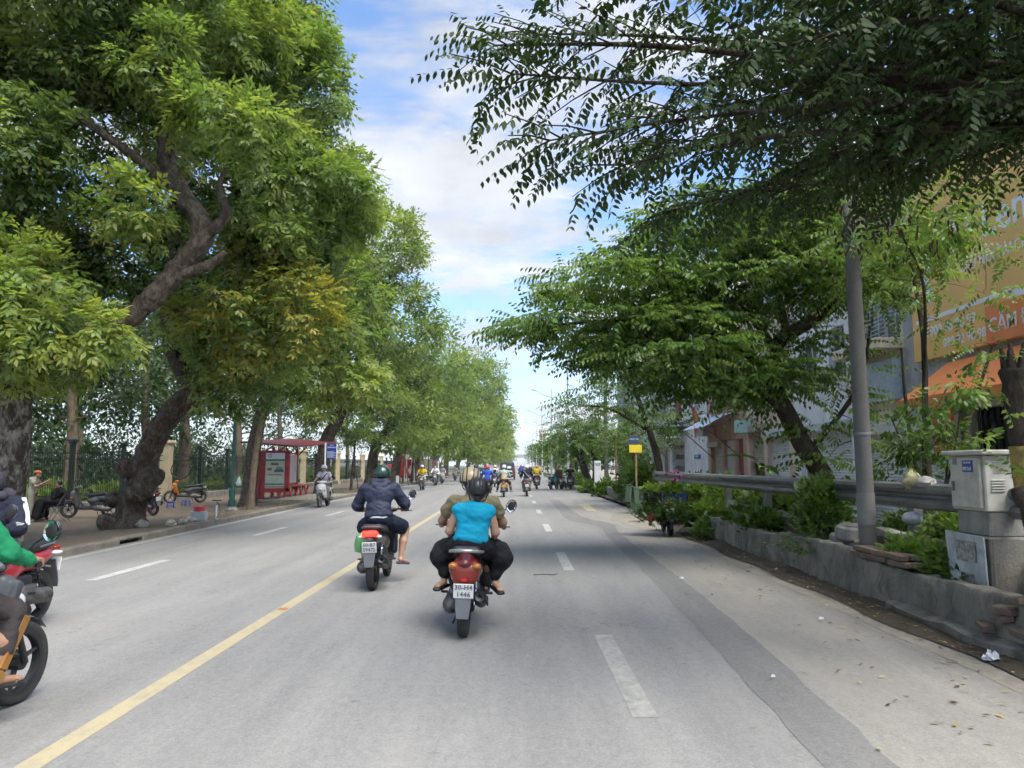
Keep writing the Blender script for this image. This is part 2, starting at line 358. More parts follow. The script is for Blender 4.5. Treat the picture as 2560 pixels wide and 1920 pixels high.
def m_paint(name, col, under, wear0, wear1):
    m, t, b, o = newmat(name, 0.7, 0.4)
    n = nnoise(t, nmap(t, o, (1, 0.5, 1)), 14, 6, 0.7); n2 = nnoise(t, o, 2.2, 4, 0.6)
    w = nmath(t, 'ADD', nmath(t, 'MULTIPLY', n, 0.6), nmath(t, 'MULTIPLY', n2, 0.4))
    c = nmix(t, nramp(t, w, wear0, wear1), col, under)
    g = nnoise(t, o, 120, 2); c = nmix(t, nramp(t, g, 0.3, 0.7, 0, 0.5), c, nmix(t, 1.0, c, (0.72, 0.72, 0.70), 'MULTIPLY'))
    t.links.new(c, b.inputs['Base Color']); return m
M_YEL = m_paint('yellow_road_paint', (0.42, 0.355, 0.225), (0.28, 0.26, 0.215), 0.47, 0.70)
M_WHT = m_paint('white_road_paint', (0.44, 0.435, 0.41), (0.24, 0.237, 0.228), 0.46, 0.66)
M_WHT2 = m_paint('worn_white_road_paint', (0.37, 0.36, 0.325), (0.225, 0.222, 0.212), 0.42, 0.60)
def m_soil(name, a, b_, c_, sc=1.5, leaf=0.0):
    m, t, b, o = newmat(name, 0.95, 0.2)
    n = nnoise(t, o, sc, 7, 0.65); n2 = nnoise(t, o, sc * 14, 5, 0.7)
    c = nmix(t, nramp(t, n, 0.32, 0.68), a, b_); c = nmix(t, nramp(t, n2, 0.45, 0.72, 0, 0.75), c, c_)
    t.links.new(c, b.inputs['Base Color']); nbump(t, b, n2, 0.6, 0.03); return m
M_GROUND = m_soil('ground_soil', (0.10, 0.11, 0.06), (0.14, 0.12, 0.08), (0.07, 0.09, 0.04), 0.3)
M_SOIL = m_soil('planting_soil', (0.085, 0.065, 0.045), (0.12, 0.095, 0.065), (0.05, 0.042, 0.03), 2.5)
M_LAWN = m_soil('park_lawn', (0.045, 0.065, 0.024), (0.06, 0.068, 0.03), (0.035, 0.045, 0.018), 0.5)
M_DEBRIS = m_soil('gutter_dirt', (0.075, 0.058, 0.042), (0.12, 0.098, 0.07), (0.045, 0.035, 0.026), 5)
def m_sidewalk():
    m, t, b, o = newmat('sidewalk_paving', 0.9, 0.25)
    br = t.nodes.new('ShaderNodeTexBrick'); br.inputs['Scale'].default_value = 3.6; br.inputs['Mortar Size'].default_value = 0.03; br.inputs['Brick Width'].default_value = 0.62; br.inputs['Row Height'].default_value = 0.32
    br.inputs['Color1'].default_value = (0.175, 0.138, 0.10, 1); br.inputs['Color2'].default_value = (0.145, 0.115, 0.085, 1); br.inputs['Mortar'].default_value = (0.085, 0.07, 0.052, 1)
    t.links.new(o, br.inputs['Vector']); n = nnoise(t, o, 0.7, 7, 0.66, 0.4); n2 = nnoise(t, o, 16, 4, 0.7)
    c = nmix(t, nramp(t, n, 0.38, 0.64), br.outputs['Color'], (0.17, 0.13, 0.088))
    c = nmix(t, nramp(t, n2, 0.48, 0.7, 0, 0.5), c, (0.10, 0.08, 0.058))
    t.links.new(c, b.inputs['Base Color']); nbump(t, b, n2, 0.4, 0.02); return m
M_WALK = m_sidewalk()
def m_concrete(name, a, b_, stain, moss=0.25, rough=0.9, vert=True):
    m, t, b, o = newmat(name, rough, 0.3)
    n = nnoise(t, o, 1.6, 7, 0.66, 0.3); st = nnoise(t, nmap(t, o, (2.0, 1.7, 0.7) if vert else (3, 3, 3)), 1.5, 6, 0.7, 0.5); f = nnoise(t, o, 38, 5, 0.7); ms = nnoise(t, o, 2.4, 6, 0.7, 0.8)
    c = nmix(t, nramp(t, n, 0.34, 0.66), a, b_); c = nmix(t, nramp(t, st, 0.44, 0.72, 0, 0.85), c, stain)
    c = nmix(t, nramp(t, ms, 0.50, 0.68, 0, moss), c, (0.06, 0.065, 0.03))
    c = nmix(t, nramp(t, f, 0.35, 0.7, 0, 0.45), c, nmix(t, 1.0, c, (0.62, 0.61, 0.58), 'MULTIPLY'))
    t.links.new(c, b.inputs['Base Color']); nbump(t, b, f, 0.5, 0.012); return m
M_KERB = m_concrete('kerb_concrete', (0.25, 0.225, 0.185), (0.19, 0.17, 0.14), (0.13, 0.11, 0.085), 0.2)
M_WALLC = m_concrete('stained_wall_concrete', (0.27, 0.25, 0.21), (0.17, 0.16, 0.135), (0.065, 0.06, 0.048), 0.8)
M_WALLC2 = m_concrete('old_grey_concrete', (0.30, 0.29, 0.265), (0.22, 0.213, 0.19), (0.10, 0.095, 0.08), 0.4)
M_POLE = m_concrete('pole_concrete', (0.145, 0.14, 0.13), (0.098, 0.096, 0.09), (0.10, 0.098, 0.09), 0.15)
M_GUTTER = m_concrete('gutter_concrete', (0.33, 0.30, 0.25), (0.26, 0.235, 0.195), (0.19, 0.17, 0.14), 0.05, vert=False)
M_BRICK = mat('old_brick', (0.17, 0.105, 0.075), 0.95, var=0.2, scale=11, col2=(0.10, 0.092, 0.07), bump=0.6)
M_CREAM = m_concrete('cream_render', (0.66, 0.55, 0.36), (0.58, 0.48, 0.31), (0.38, 0.31, 0.20), 0.2)
M_IRON = mat('dark_green_iron', (0.018, 0.035, 0.030), 0.5, 0.3, var=0.2)
M_STEEL = mat('galvanised_steel', (0.20, 0.20, 0.195), 0.5, 0.45, var=0.16, scale=3, col2=(0.13, 0.125, 0.115), bump=0.1)

def kerbx(y):
    for (y0, x0), (y1, x1) in zip(KP, KP[1:]):
        if y <= y1: return x0 + (x1 - x0) * (y - y0) / (y1 - y0)
    return KP[-1][1]
KP = [(-40, -7.6), (13, -8.15), (35, -8.6), (60, -8.8), (2000, -8.8)]
def walkz(x, y):
    t = min(1, max(0, (kerbx(y) - 0.2 - x) / 4.0)); t = t * t * (3 - 2 * t); return 0.11 - 0.19 * t
YS = [-14, -5, 2, 8, 13, 18, 24, 30, 35, 45, 60, 80, 110, 150, 220, 320, 480, 700]

mb = MB(); mb.quad((-1800, -600, -0.5), (1800, -600, -0.5), (1800, 2600, -0.5), (-1800, 2600, -0.5)); struct(mb.build('ground', M_GROUND, smooth=0))
mb = MB(); mb.loft([[(kerbx(y) - 0.05, y, 0), (-2.6, y, 0.0), (4.4, y, 0.0)] for y in YS], cap=False, closed=False); road = struct(mb.build('road', M_ROAD, smooth=0))
# right-hand shoulder, lighter and dusty, then the dark trench patch and the gutter strip
mb = MB(); sh = [(-14, 2.0), (2, 2.0), (8, 2.15), (13, 2.3), (17, 2.4), (20, 2.45), (23.4, 2.3), (25, 2.0), (40, 1.95)]
mb.loft([[(x, y, 0.0015), (3.72, y, 0.0015)] for y, x in sh], cap=False, closed=False); struct(mb.build('road_shoulder', M_SHOULDER, smooth=0))
rnd = random.Random(5)
pts = [(-14, 1.62, 2.02), (3, 1.66, 2.06), (5, 1.72, 2.14), (7.5, 1.83, 2.28), (10, 1.92, 2.38), (13, 2.02, 2.45), (16, 2.10, 2.5), (18.5, 2.18, 2.55), (20.3, 2.28, 2.66), (21.3, 2.2, 2.78), (22.2, 1.85, 2.72), (23.2, 1.62, 2.42), (24.6, 1.55, 2.14), (28, 1.6, 2.12), (32, 1.62, 2.1), (36.5, 1.62, 2.1)]
fine = []
for (y0, a0, b0), (y1, a1, b1) in zip(pts, pts[1:]):
    k = max(1, int((y1 - y0) / 0.28))
    for i in range(k): s_ = i / k; fine.append((y0 + (y1 - y0) * s_, a0 + (a1 - a0) * s_ + rnd.uniform(-.018, .018), b0 + (b1 - b0) * s_ + rnd.uniform(-.025, .025)))
mb = MB(); mb.loft([[(a, y, 0.003), (b_, y, 0.003)] for y, a, b_ in fine], cap=False, closed=False); struct(mb.build('road_patch_strip', M_PATCH, smooth=0))
mb = MB(); mb.loft([[(3.68 + rnd.uniform(-.02, .02), y * 0.6 - 14, 0.004), (3.92 + rnd.uniform(-.02, .02), y * 0.6 - 14, 0.004)] for y in range(0, 60)], cap=False, closed=False); struct(mb.build('gutter_strip', M_GUTTER, smooth=0))
mb = MB()
for i in range(0, 90):
    y = i * 0.4 - 12
    if i: mb.loft([a_, [(3.90 + 0.06 * math.sin(y * 2.1), y, 0.013), (4.08, y, 0.045 + 0.02 * math.sin(y * 3.3)), (4.32, y, 0.10 + 0.03 * math.sin(y * 1.7))]], cap=False, closed=False)
    a_ = [(3.90 + 0.06 * math.sin(y * 2.1), y, 0.013), (4.08, y, 0.045 + 0.02 * math.sin(y * 3.3)), (4.32, y, 0.10 + 0.03 * math.sin(y * 1.7))]
struct(mb.build('gutter_dirt', M_DEBRIS))
# markings
def marking(name, poly, m, z=0.002):
    b_ = MB(); b_.add([(x, y, z) for x, y in poly], [tuple(range(len(poly)))]); return struct(b_.build(name, m, smooth=0))
mb = MB(); mb.loft([[(-2.75, y, 0.002), (-2.60, y, 0.002)] for y in (-14, 5, 10, 20, 40, 120, 400)], cap=False, closed=False); struct(mb.build('yellow_centre_marking', M_YEL, smooth=0))
mb = MB(); mb.loft([[(kerbx(y) + 0.16, y, 0.003), (kerbx(y) + 0.29, y, 0.003)] for y in YS if y < 400], cap=False, closed=False); struct(mb.build('white_edge_marking', M_WHT, smooth=0))
for i in range(16):
    y = 5.2 + 7.05 * i; w = 0.085
    marking('lane_marking', [(0.86 - w, y), (0.86 + w, y), (0.86 + w, y + 2.45), (0.86 - w, y + 2.45)], M_WHT2 if i == 0 else M_WHT)
for i in range(16):
    y = 4.1 + 7.05 * i; x = -6.05 - 0.005 * y
    marking('lane_marking', [(x - w, y), (x + w, y), (x + w, y + 2.4), (x - w, y + 2.4)], M_WHT)
marking('parking_marking', [(2.62, 27.8), (2.95, 27.6), (3.12, 32.4), (2.68, 32.6)], m_paint('cream_road_paint', (0.45, 0.40, 0.24), (0.25, 0.24, 0.2), 0.5, 0.75), .0075)
# concrete apron at the gap in the wall
mb = MB(); mb.add([(3.3, 19.6, 0.006), (4.5, 19.0, 0.05), (4.9, 27.5, 0.09), (3.5, 27.0, 0.006), (2.9, 23.5, 0.006)], [(0, 1, 2, 3, 4)]); struct(mb.build('concrete_apron_path', M_GUTTER, smooth=0))

# sidewalk and its kerb stones
mb = MB(); rows = []
for y in sorted(set([-14 + 1.1 * i for i in range(70)] + [70, 90, 120, 160, 220, 320, 480, 700])):
    rows.append([(x, y, walkz(x, y) + (0.012 * math.sin(x * 3.1 + y * 1.3) * math.sin(y * 0.9 - x) if x < kerbx(y) - 0.5 else 0)) for x in [kerbx(y) - 0.17 - 0.42 * j for j in range(20)]])
mb.loft(rows, cap=False, closed=False); struct(mb.build('sidewalk', M_WALK, smooth=60))
kerb = bpy.data.objects.new('kerb', None); COL.objects.link(kerb); struct(kerb)
y = 2.0; i = 0; rnd = random.Random(11)
ks_mesh = []
for v in range(4):
    b_ = MB(); b_.box((0, 0.49, 0.06), (0.22, 0.975, 0.19), bev=0.022); me = b_.mesh('kerb_stone'); me.materials.append(M_KERB); recalc(me); ks_mesh.append(me)
while y < 130:
    a = math.atan2(kerbx(y + 1) - kerbx(y), 1)
    if not (15.35 < y < 16.2):
        o = link('kerb_stone', ks_mesh[i % 4], kerb, (kerbx(y) - 0.08 + rnd.uniform(-.008, .008), y, -0.01 + rnd.uniform(-.012, .008)), (rnd.uniform(-.01, .01), rnd.uniform(-.03, .03), -a + rnd.uniform(-.008, .008)))
    else:
        b_ = MB(); b_.box((0, 0.49, 0.115), (0.22, 0.975, 0.07), bev=0.02); b_.build('drain_lintel', M_KERB, kerb, loc=(kerbx(y) - 0.08, y, 0))
        b_ = MB(); b_.box((-0.06, 0.49, 0.035), (0.1, 0.97, 0.08)); b_.build('drain_opening', mat('drain_dark', (0.012, 0.011, 0.01), 0.9), kerb, loc=(kerbx(y) - 0.08, y, 0))
    y += 1.0; i += 1
mb = MB(); mb.loft([[(kerbx(q) - 0.19, q, -0.05), (kerbx(q) + 0.03, q, -0.05), (kerbx(q) + 0.03, q, 0.14), (kerbx(q) - 0.19, q, 0.14)] for q in (132, 200, 320, 480, 700)], cap=True)
mb.build('kerb_run', M_KERB, kerb)
# ground beyond the fence and the raised bank and side street on the right
mb = MB(); mb.quad((-16.55, -20, -0.12), (-16.55, 700, -0.12), (-160, 700, -0.2), (-160, -20, -0.2)); struct(mb.build('park_lawn', M_LAWN, smooth=0))
mb = MB(); rows = []
for i in range(80):
    y = -14 + i * 1.4; q = 0.03 * math.sin(y * 1.9)
    lo = 0.42 if y < 19 else max(0.10, 0.42 - (y - 19) * 0.2)
    hi = 0.74 if y < 27 else max(0.22, 0.74 - (y - 27) * 0.1)
    rows.append([(4.42, y, lo + q), (4.88, y, lo + 0.02 - q), (4.90, y, hi - 0.05 + q), (5.4, y, hi + q), (6.0, y, 0.3 + q), (6.5, y, 0.12)])
mb.loft(rows, cap=False, closed=False); struct(mb.build('planted_bank_ground', M_SOIL))
mb = MB(); mb.quad((6.4, -20, 0.13), (60, -20, 0.13), (60, 260, 0.13), (6.4, 260, 0.13)); struct(mb.build('side_street', M_GUTTER, smooth=0))  # pale surface chosen to bounce light up onto the shop house fronts
mb = MB(); mb.quad((4.3, 90, -0.02), (60, 90, -0.02), (60, 700, -0.02), (4.3, 700, -0.02)); struct(mb.build('verge_ground', M_LAWN, smooth=0))

# ------------------------------------------------------------ low walls on the right
def rough_wall(name, label, x, y0, y1, ztop, thick, m, seed, step=0.35, jit=0.02, z0=-0.1, holes=None):
    r = random.Random(seed); b_ = MB(); n = max(2, int((y1 - y0) / step)); rings = []
    for i in range(n + 1):
        y = y0 + (y1 - y0) * i / n; zt = ztop(y) if callable(ztop) else ztop; j = lambda s=1: r.uniform(-jit, jit) * s
        rings.append([(x + j(), y, z0), (x + j(), y, z0 + (zt - z0) * .3), (x + j() + 0.015, y, z0 + (zt - z0) * .62), (x + j() + 0.02, y, zt - 0.03), (x + 0.04, y, zt + j(.8)), (x + thick - .03, y, zt + j(.8)), (x + thick, y, zt - .04), (x + thick, y, z0)])
        if step < .2: q = rings[-1]; rings[-1] = [q[0]] + [tuple(q[k][i_] + (q[k + 1][i_] - q[k][i_]) * f_ for i_ in range(3)) for k in range(3) for f_ in (.25, .5, .75, 1)] + q[4:]
    b_.loft(rings); o = b_.build(name, m, smooth=50)
    if step < .2: wrinkle(o, .016, 10, seed)
    return tag(o, label, 'wall')
w1 = rough_wall('retaining_wall', 'low stained grey concrete wall along the gutter below the guardrail', 4.25, 4.2, 18.2, lambda y: 0.52 + 0.02 * math.sin(y * 1.3) + (0.06 if y > 9.9 and y < 12.6 else 0), 0.2, M_WALLC, 3, step=.13, jit=.012)
w2 = rough_wall('planter_wall', 'upper weathered concrete wall carrying the guardrail posts', 4.9, 4.0, 27.0, 0.80, 0.16, M_WALLC2, 4)
w3 = rough_wall('garden_wall', 'low concrete wall beyond the green bin beside the side lane', 4.72, 29.5, 43.0, 0.55, 0.2, M_WALLC2, 5)
rough_wall('verge_wall', 'far low concrete wall behind the row of parked motorbikes', 5.2, 46.0, 88.0, 0.7, 0.2, M_WALLC2, 6, step=1.5)
# base footing ledge of the wall
mb = MB(); rr = random.Random(9)
mb.loft([[(4.14 + rr.uniform(-.03, .03), 4.2 + i * .3, -0.05), (4.13 + rr.uniform(-.03, .03), 4.2 + i * .3, 0.12 + rr.uniform(-.03, .03)), (4.27, 4.2 + i * .3, 0.16)] for i in range(16)], cap=False, closed=False)
mb.build('footing', M_WALLC, w1)
# loose brick courses on the wall
bm_ = MB(); bm_.box((0, 0, 0), (0.105, 0.215, 0.062), bev=0.008); brick_me = bm_.mesh('brick'); brick_me.materials.append(M_BRICK); recalc(brick_me)
rr = random.Random(21)
def bricks(parent, x, y0, n, z, courses, rot=0.0, drop=0.15):
    for c in range(courses):
        for i in range(n):
            if rr.random() < drop * c: continue
            for row in (0, 1):
                link('brick', brick_me, parent, (x + row * 0.115 + rr.uniform(-.012, .012), y0 + i * 0.228 + (0.11 if c % 2 else 0) + rr.uniform(-.008, .008), z + c * 0.07 + rr.uniform(-.004, .004)), (rr.uniform(-.04, .04), rr.uniform(-.04, .04), rot + rr.uniform(-.07, .07)))
bricks(w1, 4.30, 8.55, 6, 0.555, 2)

for (x, y, z) in ((4.22, 6.75, .33), (4.22, 6.72, .41), (4.21, 6.5, .26), (4.22, 6.2, .45), (4.22, 6.55, .52), (4.2, 7.0, .22)):
    link('brick', brick_me, w1, (x, y, z), (rr.uniform(-.2, .2), rr.uniform(-.2, .2), rr.uniform(-.3, .3)))
for (x, y) in ((4.6, 10.7), (4.72, 10.6), (4.62, 10.95), (4.75, 10.9), (4.66, 10.75)):
    b_ = MB(); b_.box((0, 0, 0), (0.2, 0.32, 0.2), bev=0.03); b_.build('stone_block', M_WALLC2, w2, loc=(x, y, 0.55 + rr.uniform(0, .22)), rot=(rr.uniform(-.1, .1), rr.uniform(-.1, .1), rr.uniform(-.4, .4)))
# leaning concrete slab by the vendor
b_ = MB(); b_.box((0, 0, 0.24), (0.06, 0.42, 0.48), bev=0.012); tag(b_.build('concrete_slab', M_WALLC2, loc=(4.62, 16.9, 0.42), rot=(0, 0.35, 0.1)), 'tilted square concrete slab leaning in the planter under the guardrail', 'slab')

# ------------------------------------------------------------ guardrail
gr = thing('guardrail', 'grey galvanised steel guardrail on posts above the concrete wall', 'guardrail', (4.85, 0, 0))
prof = [(0.0, 1.13), (-0.055, 1.155), (-0.075, 1.20), (-0.055, 1.245), (-0.005, 1.27), (0.0, 1.285), (-0.005, 1.30), (-0.055, 1.325), (-0.075, 1.37), (-0.055, 1.415), (0.0, 1.44)]
seg = [4.0 + 2.75 * i for i in range(9)]
for i, (a, b2) in enumerate(zip(seg, seg[1:])):
    b_ = MB(); d = 0.006 * (i % 2); rr2 = random.Random(i)
    ring = lambda y, e: [(x - d + e, y, z) for x, z in prof] + [(x - d + 0.006 + e, y, z) for x, z in reversed(prof)]
    b_.loft([ring(a - 0.12, rr2.uniform(-.006, .006)), ring((a + b2) / 2, rr2.uniform(-.015, .015)), ring(b2 + 0.12, rr2.uniform(-.006, .006))]); b_.build('beam', M_STEEL, gr, smooth=24)
    b_ = MB()
    for z in (1.2, 1.37):
        for dy in (-.07, .07): b_.lathe([(0.0, -0.012), (0.013, -0.01), (0.014, 0)], (-0.078 - d, b2 + dy, z), 8, 'X')
    b_.build('bolts', M_STEEL, gr)['kind'] = 'stuff'
for y in seg[:]:
    b_ = MB(); b_.box((0.08, y, 0.9), (0.13, 0.16, 0.95), bev=0.012); b_.box((0.01, y, 1.28), (0.03, 0.1, 0.22)); b_.build('post', M_STEEL, gr)
b_ = MB(); b_.lathe([(0.0, -0.155), (0.09, -0.15), (0.10, 0), (0.09, 0.15), (0, .155)], (-0.02, 26.2, 1.285), 14, 'Z'); b_.build('end_cap', M_STEEL, gr)

# ------------------------------------------------------------ concrete power pole with its cable coils
pl = thing('power_pole', 'tall round grey concrete power pole standing on the low wall', 'pole', (4.5, 9.86, 0.4), rot=(0, R(-0.3), 0))
b_ = MB(); b_.lathe([(0.108, 0), (0.103, 1.0), (0.075, 8.6), (0.0, 8.62)], (0, 0, 0), 22); b_.build('shaft', M_POLE, pl)
b_ = MB(); b_.lathe([(0.098, 1.62), (0.108, 1.63), (0.108, 1.66), (0.098, 1.67)], (0, 0, 0), 22); b_.build('band', mat('band_metal', (0.16, 0.16, 0.155), 0.6, 0.4), pl); b_ = MB(); b_.lathe([(0.10, .5), (0.111, .5), (0.111, .9), (0.10, .9)], (0, 0, 0), 22); b_.build('wrap', mat('pole_wrap', (0.17, 0.17, 0.165), 0.8), pl)
b_ = MB(); rr = random.Random(3)
for i in range(9):
    c = Vector((0.1 + 0.05 * rr.random(), -0.18 - 0.03 * i, 4.55 + rr.uniform(-.06, .06))); R0 = 0.27 + rr.uniform(-.06, .07); tl = rr.uniform(-.25, .25)
    b_.tube([c + Vector((math.cos(a) * R0, math.sin(a) * 0.05 + tl * 0.1 * math.cos(a), math.sin(a) * R0)) for a in [k * math.pi / 12 for k in range(25)]], 0.009, 5, cap=False)
b_.build('cable_coil', mat('pale_cable', (0.17, 0.17, 0.165), 0.6), pl)
b_ = MB(); b_.box((0, -0.02, 6.6), (1.1, 0.08, 0.08), bev=.01); b_.build('crossarm', M_STEEL, pl); b_ = MB(); b_.box((0, -0.02, 7.6), (1.5, 0.09, 0.09), bev=.01)
for x in (-.65, -.25, .25, .65): b_.lathe([(0.02, 0), (0.045, .03), (0.03, .06), (0.045, .09), (0.02, .12)], (x, -.02, 7.65), 10)
b_.build('crossarm', M_STEEL, pl)
cb_ = MB(); M_CABLE = mat('black_cable', (0.014, 0.014, 0.015), 0.6)
def sag(b_, a, c, s, r=0.012, n=14):
    a, c = Vector(a), Vector(c); b_.tube([a.lerp(c, i / n) - Vector((0, 0, s * 4 * (i / n) * (1 - i / n))) for i in range(n + 1)], r, 5, cap=False)
for dx in (-.55, -.15, .3, .6): sag(cb_, (4.5 + dx, 9.86, 7.9), (4.7 + dx, 44, 7.9), 0.7)
for dx in (-.1, .1): sag(cb_, (4.5 + dx, 9.86, 7.2), (6.5 + dx, -12, 7.4), 0.5)
for k in range(4): sag(cb_, (4.5, 9.8, 5.4 - .12 * k), (9.8, 22 + k * 3, 4.6 - .1 * k), 0.35, .01)
tag(cb_.build('power_cable', M_CABLE), 'black overhead cables running from the concrete power pole', 'cable')

# ------------------------------------------------------------ grey utility cabinet on its pedestal
M_CAB = mat('cabinet_paint', (0.47, 0.46, 0.40), 0.55, var=0.14, scale=5, col2=(0.30, 0.285, 0.235), bump=0.08)
M_BLUE_SIGN = mat('blue_enamel', (0.025, 0.055, 0.26), 0.4, var=.08); M_WHITE = mat('white_paint', (0.74, 0.74, 0.72), 0.55, var=.06)
cb2 = thing('utility_cabinet', 'grey metal telecom cabinet on a concrete pedestal with blue PD 2-3 plate', 'cabinet', (4.55, 7.45, 0))
b_ = MB(); b_.box((0.33, 0.3, 1.475), (0.62, 0.58, 0.55), bev=.012); b_.build('housing', M_CAB, cb2)
b_ = MB(); b_.box((0.33, 0.3, 1.775), (0.74, 0.72, 0.05), bev=.012); b_.build('cap', M_CAB, cb2)
b_ = MB(); b_.box((0.008, 0.3, 1.475), (0.035, 0.50, 0.50), bev=.01); dr = b_.build('door', M_CAB, cb2)
b_ = MB(); b_.box((-0.02, 0.49, 1.44), (0.02, 0.03, 0.1), bev=.005); b_.build('handle', M_STEEL, dr)
b_ = MB(); b_.box((-0.016, 0.23, 1.64), (0.006, 0.17, 0.115), bev=.002); pt = b_.build('number_plate', M_BLUE_SIGN, cb2)
text('PD 2-3', M_WHITE, pt, (-0.0205, 0.23, 1.615), (R(90), 0, R(-90)), 0.048, bold=.001, ext=.001); text('TRA.01640', M_WHITE, pt, (-0.0205, 0.23, 1.675), (R(90), 0, R(-90)), 0.028, ext=.001)
b_ = MB(); b_.box((-0.014, 0.45, 1.69), (0.004, 0.07, 0.07)); b_.build('notice', mat('grey_notice', (0.22, 0.21, 0.19), .8), cb2)
for k in range(5):
    b_ = MB(); b_.box((0.14, 0.002, 1.40 + k * 0.026), (0.13, 0.018, 0.009), rot=(0.5, 0, 0)); b_.build('louvre', M_CAB, cb2)
for k in range(7):
    b_ = MB(); b_.box((0.28, 0.004, 1.58 + k * 0.02), (0.36, 0.008, 0.006), rot=(0.5, 0, 0)); b_.build('louvre', M_CAB, cb2)
b_ = MB(); b_.box((0.33, 0.3, 1.08), (0.56, 0.54, 0.25), bev=.015); b_.build('plinth', M_WALLC2, cb2)
b_ = MB(); b_.box((0.36, 0.31, 0.475), (0.68, 0.66, 0.97), bev=.02); b_.build('pedestal', M_WALLC, cb2)
b_ = MB(); b_.box((0.3, 0.32, 0.07), (0.9, 0.95, 0.17), bev=.05); b_.build('footing', M_WALLC, cb2)
b_ = MB(); b_.add([(-0.06, 0.62, 0.98), (-0.03, 0.02, 0.96), (-0.02, 0.0, 0.12), (-0.10, 0.44, 0.15), (-0.045, 0.62, 0.98), (-0.015, 0.02, 0.96), (-0.005, 0.0, 0.12), (-0.085, 0.44, 0.15)], [(0, 1, 2, 3), (7, 6, 5, 4), (0, 4, 5, 1), (1, 5, 6, 2), (2, 6, 7, 3), (3, 7, 4, 0)])
b_.build('panel', mat('pale_blue_sheet', (0.40, 0.45, 0.47), 0.6, var=.2, scale=7, col2=(0.25, 0.25, 0.23), bump=.05), cb2, smooth=0)
b_ = MB(); b_.box((-0.052, 0.27, 0.42), (0.004, 0.2, 0.33), rot=(0, -0.03, 0.04)); b_.build('torn_poster', mat('torn_paper', (0.28, 0.27, 0.25), .9, var=.3, scale=30), cb2)
b_ = MB(); b_.box((-0.055, 0.28, 0.80), (0.004, 0.3, 0.2), rot=(0, -0.03, 0.05)); b_.build('torn_poster', mat('torn_paper2', (0.36, 0.36, 0.34), .9, var=.35, scale=22), cb2)

# ------------------------------------------------------------ fence on the left
FX = -16.6; FP = [-10.5 + 11.7 * i for i in range(0, 17)]
pil = MB(); pil.box((0, 0, 1.4), (0.46, 0.46, 2.85), bev=.015); pil_me = pil.mesh('shaft'); pil_me.materials.append(M_CREAM); recalc(pil_me)
cap_ = MB(); cap_.box((0, 0, 2.83), (0.60, 0.60, 0.09), bev=.015); cap_.box((0, 0, 2.90), (0.52, 0.52, 0.07), bev=.02); cap_.box((0, 0, 0.13), (0.58, 0.58, 0.28), bev=.02); cap_me = cap_.mesh('cap'); cap_me.materials.append(M_CREAM); recalc(cap_me)
ordn = ['first', 'second', 'third', 'fourth', 'fifth', 'sixth', 'seventh', 'eighth', 'ninth', 'tenth', 'eleventh', 'twelfth', 'thirteenth', 'fourteenth', 'fifteenth', 'sixteenth', 'seventeenth']
pick = MB()
for i in range(23):
    y = -1.55 + i * 0.135; pick.tube([(0, y, 0.42), (0, y, 2.28)], 0.011, 5); pick.lathe([(0.011, 2.28), (0.02, 2.3), (0, 2.36)], (0, y, 0), 5)
pick_me = pick.mesh('pickets'); pick_me.materials.append(M_IRON); recalc(pick_me)
rl = MB()
for z in (0.46, 0.66, 1.98, 2.2): rl.box((0, 0, z), (0.035, 3.4, 0.035))
for i in range(11): rl.torus((0, -1.45 + i * .29, 2.09), .095, .008, 10, 4, 'X')
for i in range(11): rl.torus((0, -1.45 + i * .29, 0.56), .085, .008, 10, 4, 'X')
rl_me = rl.mesh('rails'); rl_me.materials.append(M_IRON); recalc(rl_me)
ps = MB(); ps.box((0, 0, 1.4), (0.15, 0.15, 2.4)); ps.box((0, 0, 2.68), (0.30, 0.30, 0.07)); ps.box((0, 0, 2.6), (0.22, 0.22, 0.08)); ps.box((0, .1, 1.4), (0.03, 0.03, 2.3)); ps.box((0, -.1, 1.4), (0.03, 0.03, 2.3))
ps_me = ps.mesh('post'); ps_me.materials.append(M_IRON); recalc(ps_me)
def fence_run(y, label):
    fc = thing('iron_fence', label, 'fence', (FX, y, -0.1), group='iron railing runs')
    b_ = MB(); b_.box((0, 5.85, 0.17), (0.34, 11.2, 0.36), bev=.02); b_.build('plinth', M_WALLC2, fc)
    for k in range(3):
        yc = 5.85 + (k - 1) * 3.75; q = link('pickets', pick_me, fc, (0, yc, 0)); q['kind'] = 'stuff'
        q = link('rails', rl_me, fc, (0, yc, 0)); q['kind'] = 'stuff'
    for k in (-1, 1): link('post', ps_me, fc, (0, 5.85 + k * 1.88, 0))
PIL_LABEL = {3: 'cream fence pillar hidden mostly behind the leftmost blotched tree trunk', 4: 'cream rendered fence pillar right behind the thick leaning trunk'}
RUN_LABEL = {3: 'dark green iron railing between the barber and the leaning trunk', 4: 'dark green iron railing behind the orange parked scooter', 5: 'dark green iron railing behind the red bus shelter'}
for i, y in enumerate(FP):
    if i < 3: continue
    p = thing('fence_pillar', PIL_LABEL.get(i, 'cream fence pillar with flat cap, %s past the one behind the leaning trunk' % ordn[i - 5]), 'pillar', (FX, y, -0.1), group='cream fence pillars')
    link('shaft', pil_me, p); link('cap', cap_me, p)
    if i + 1 < len(FP): fence_run(y, RUN_LABEL.get(i, 'dark green iron railing, %s run past the red bus shelter' % ordn[i - 6]))
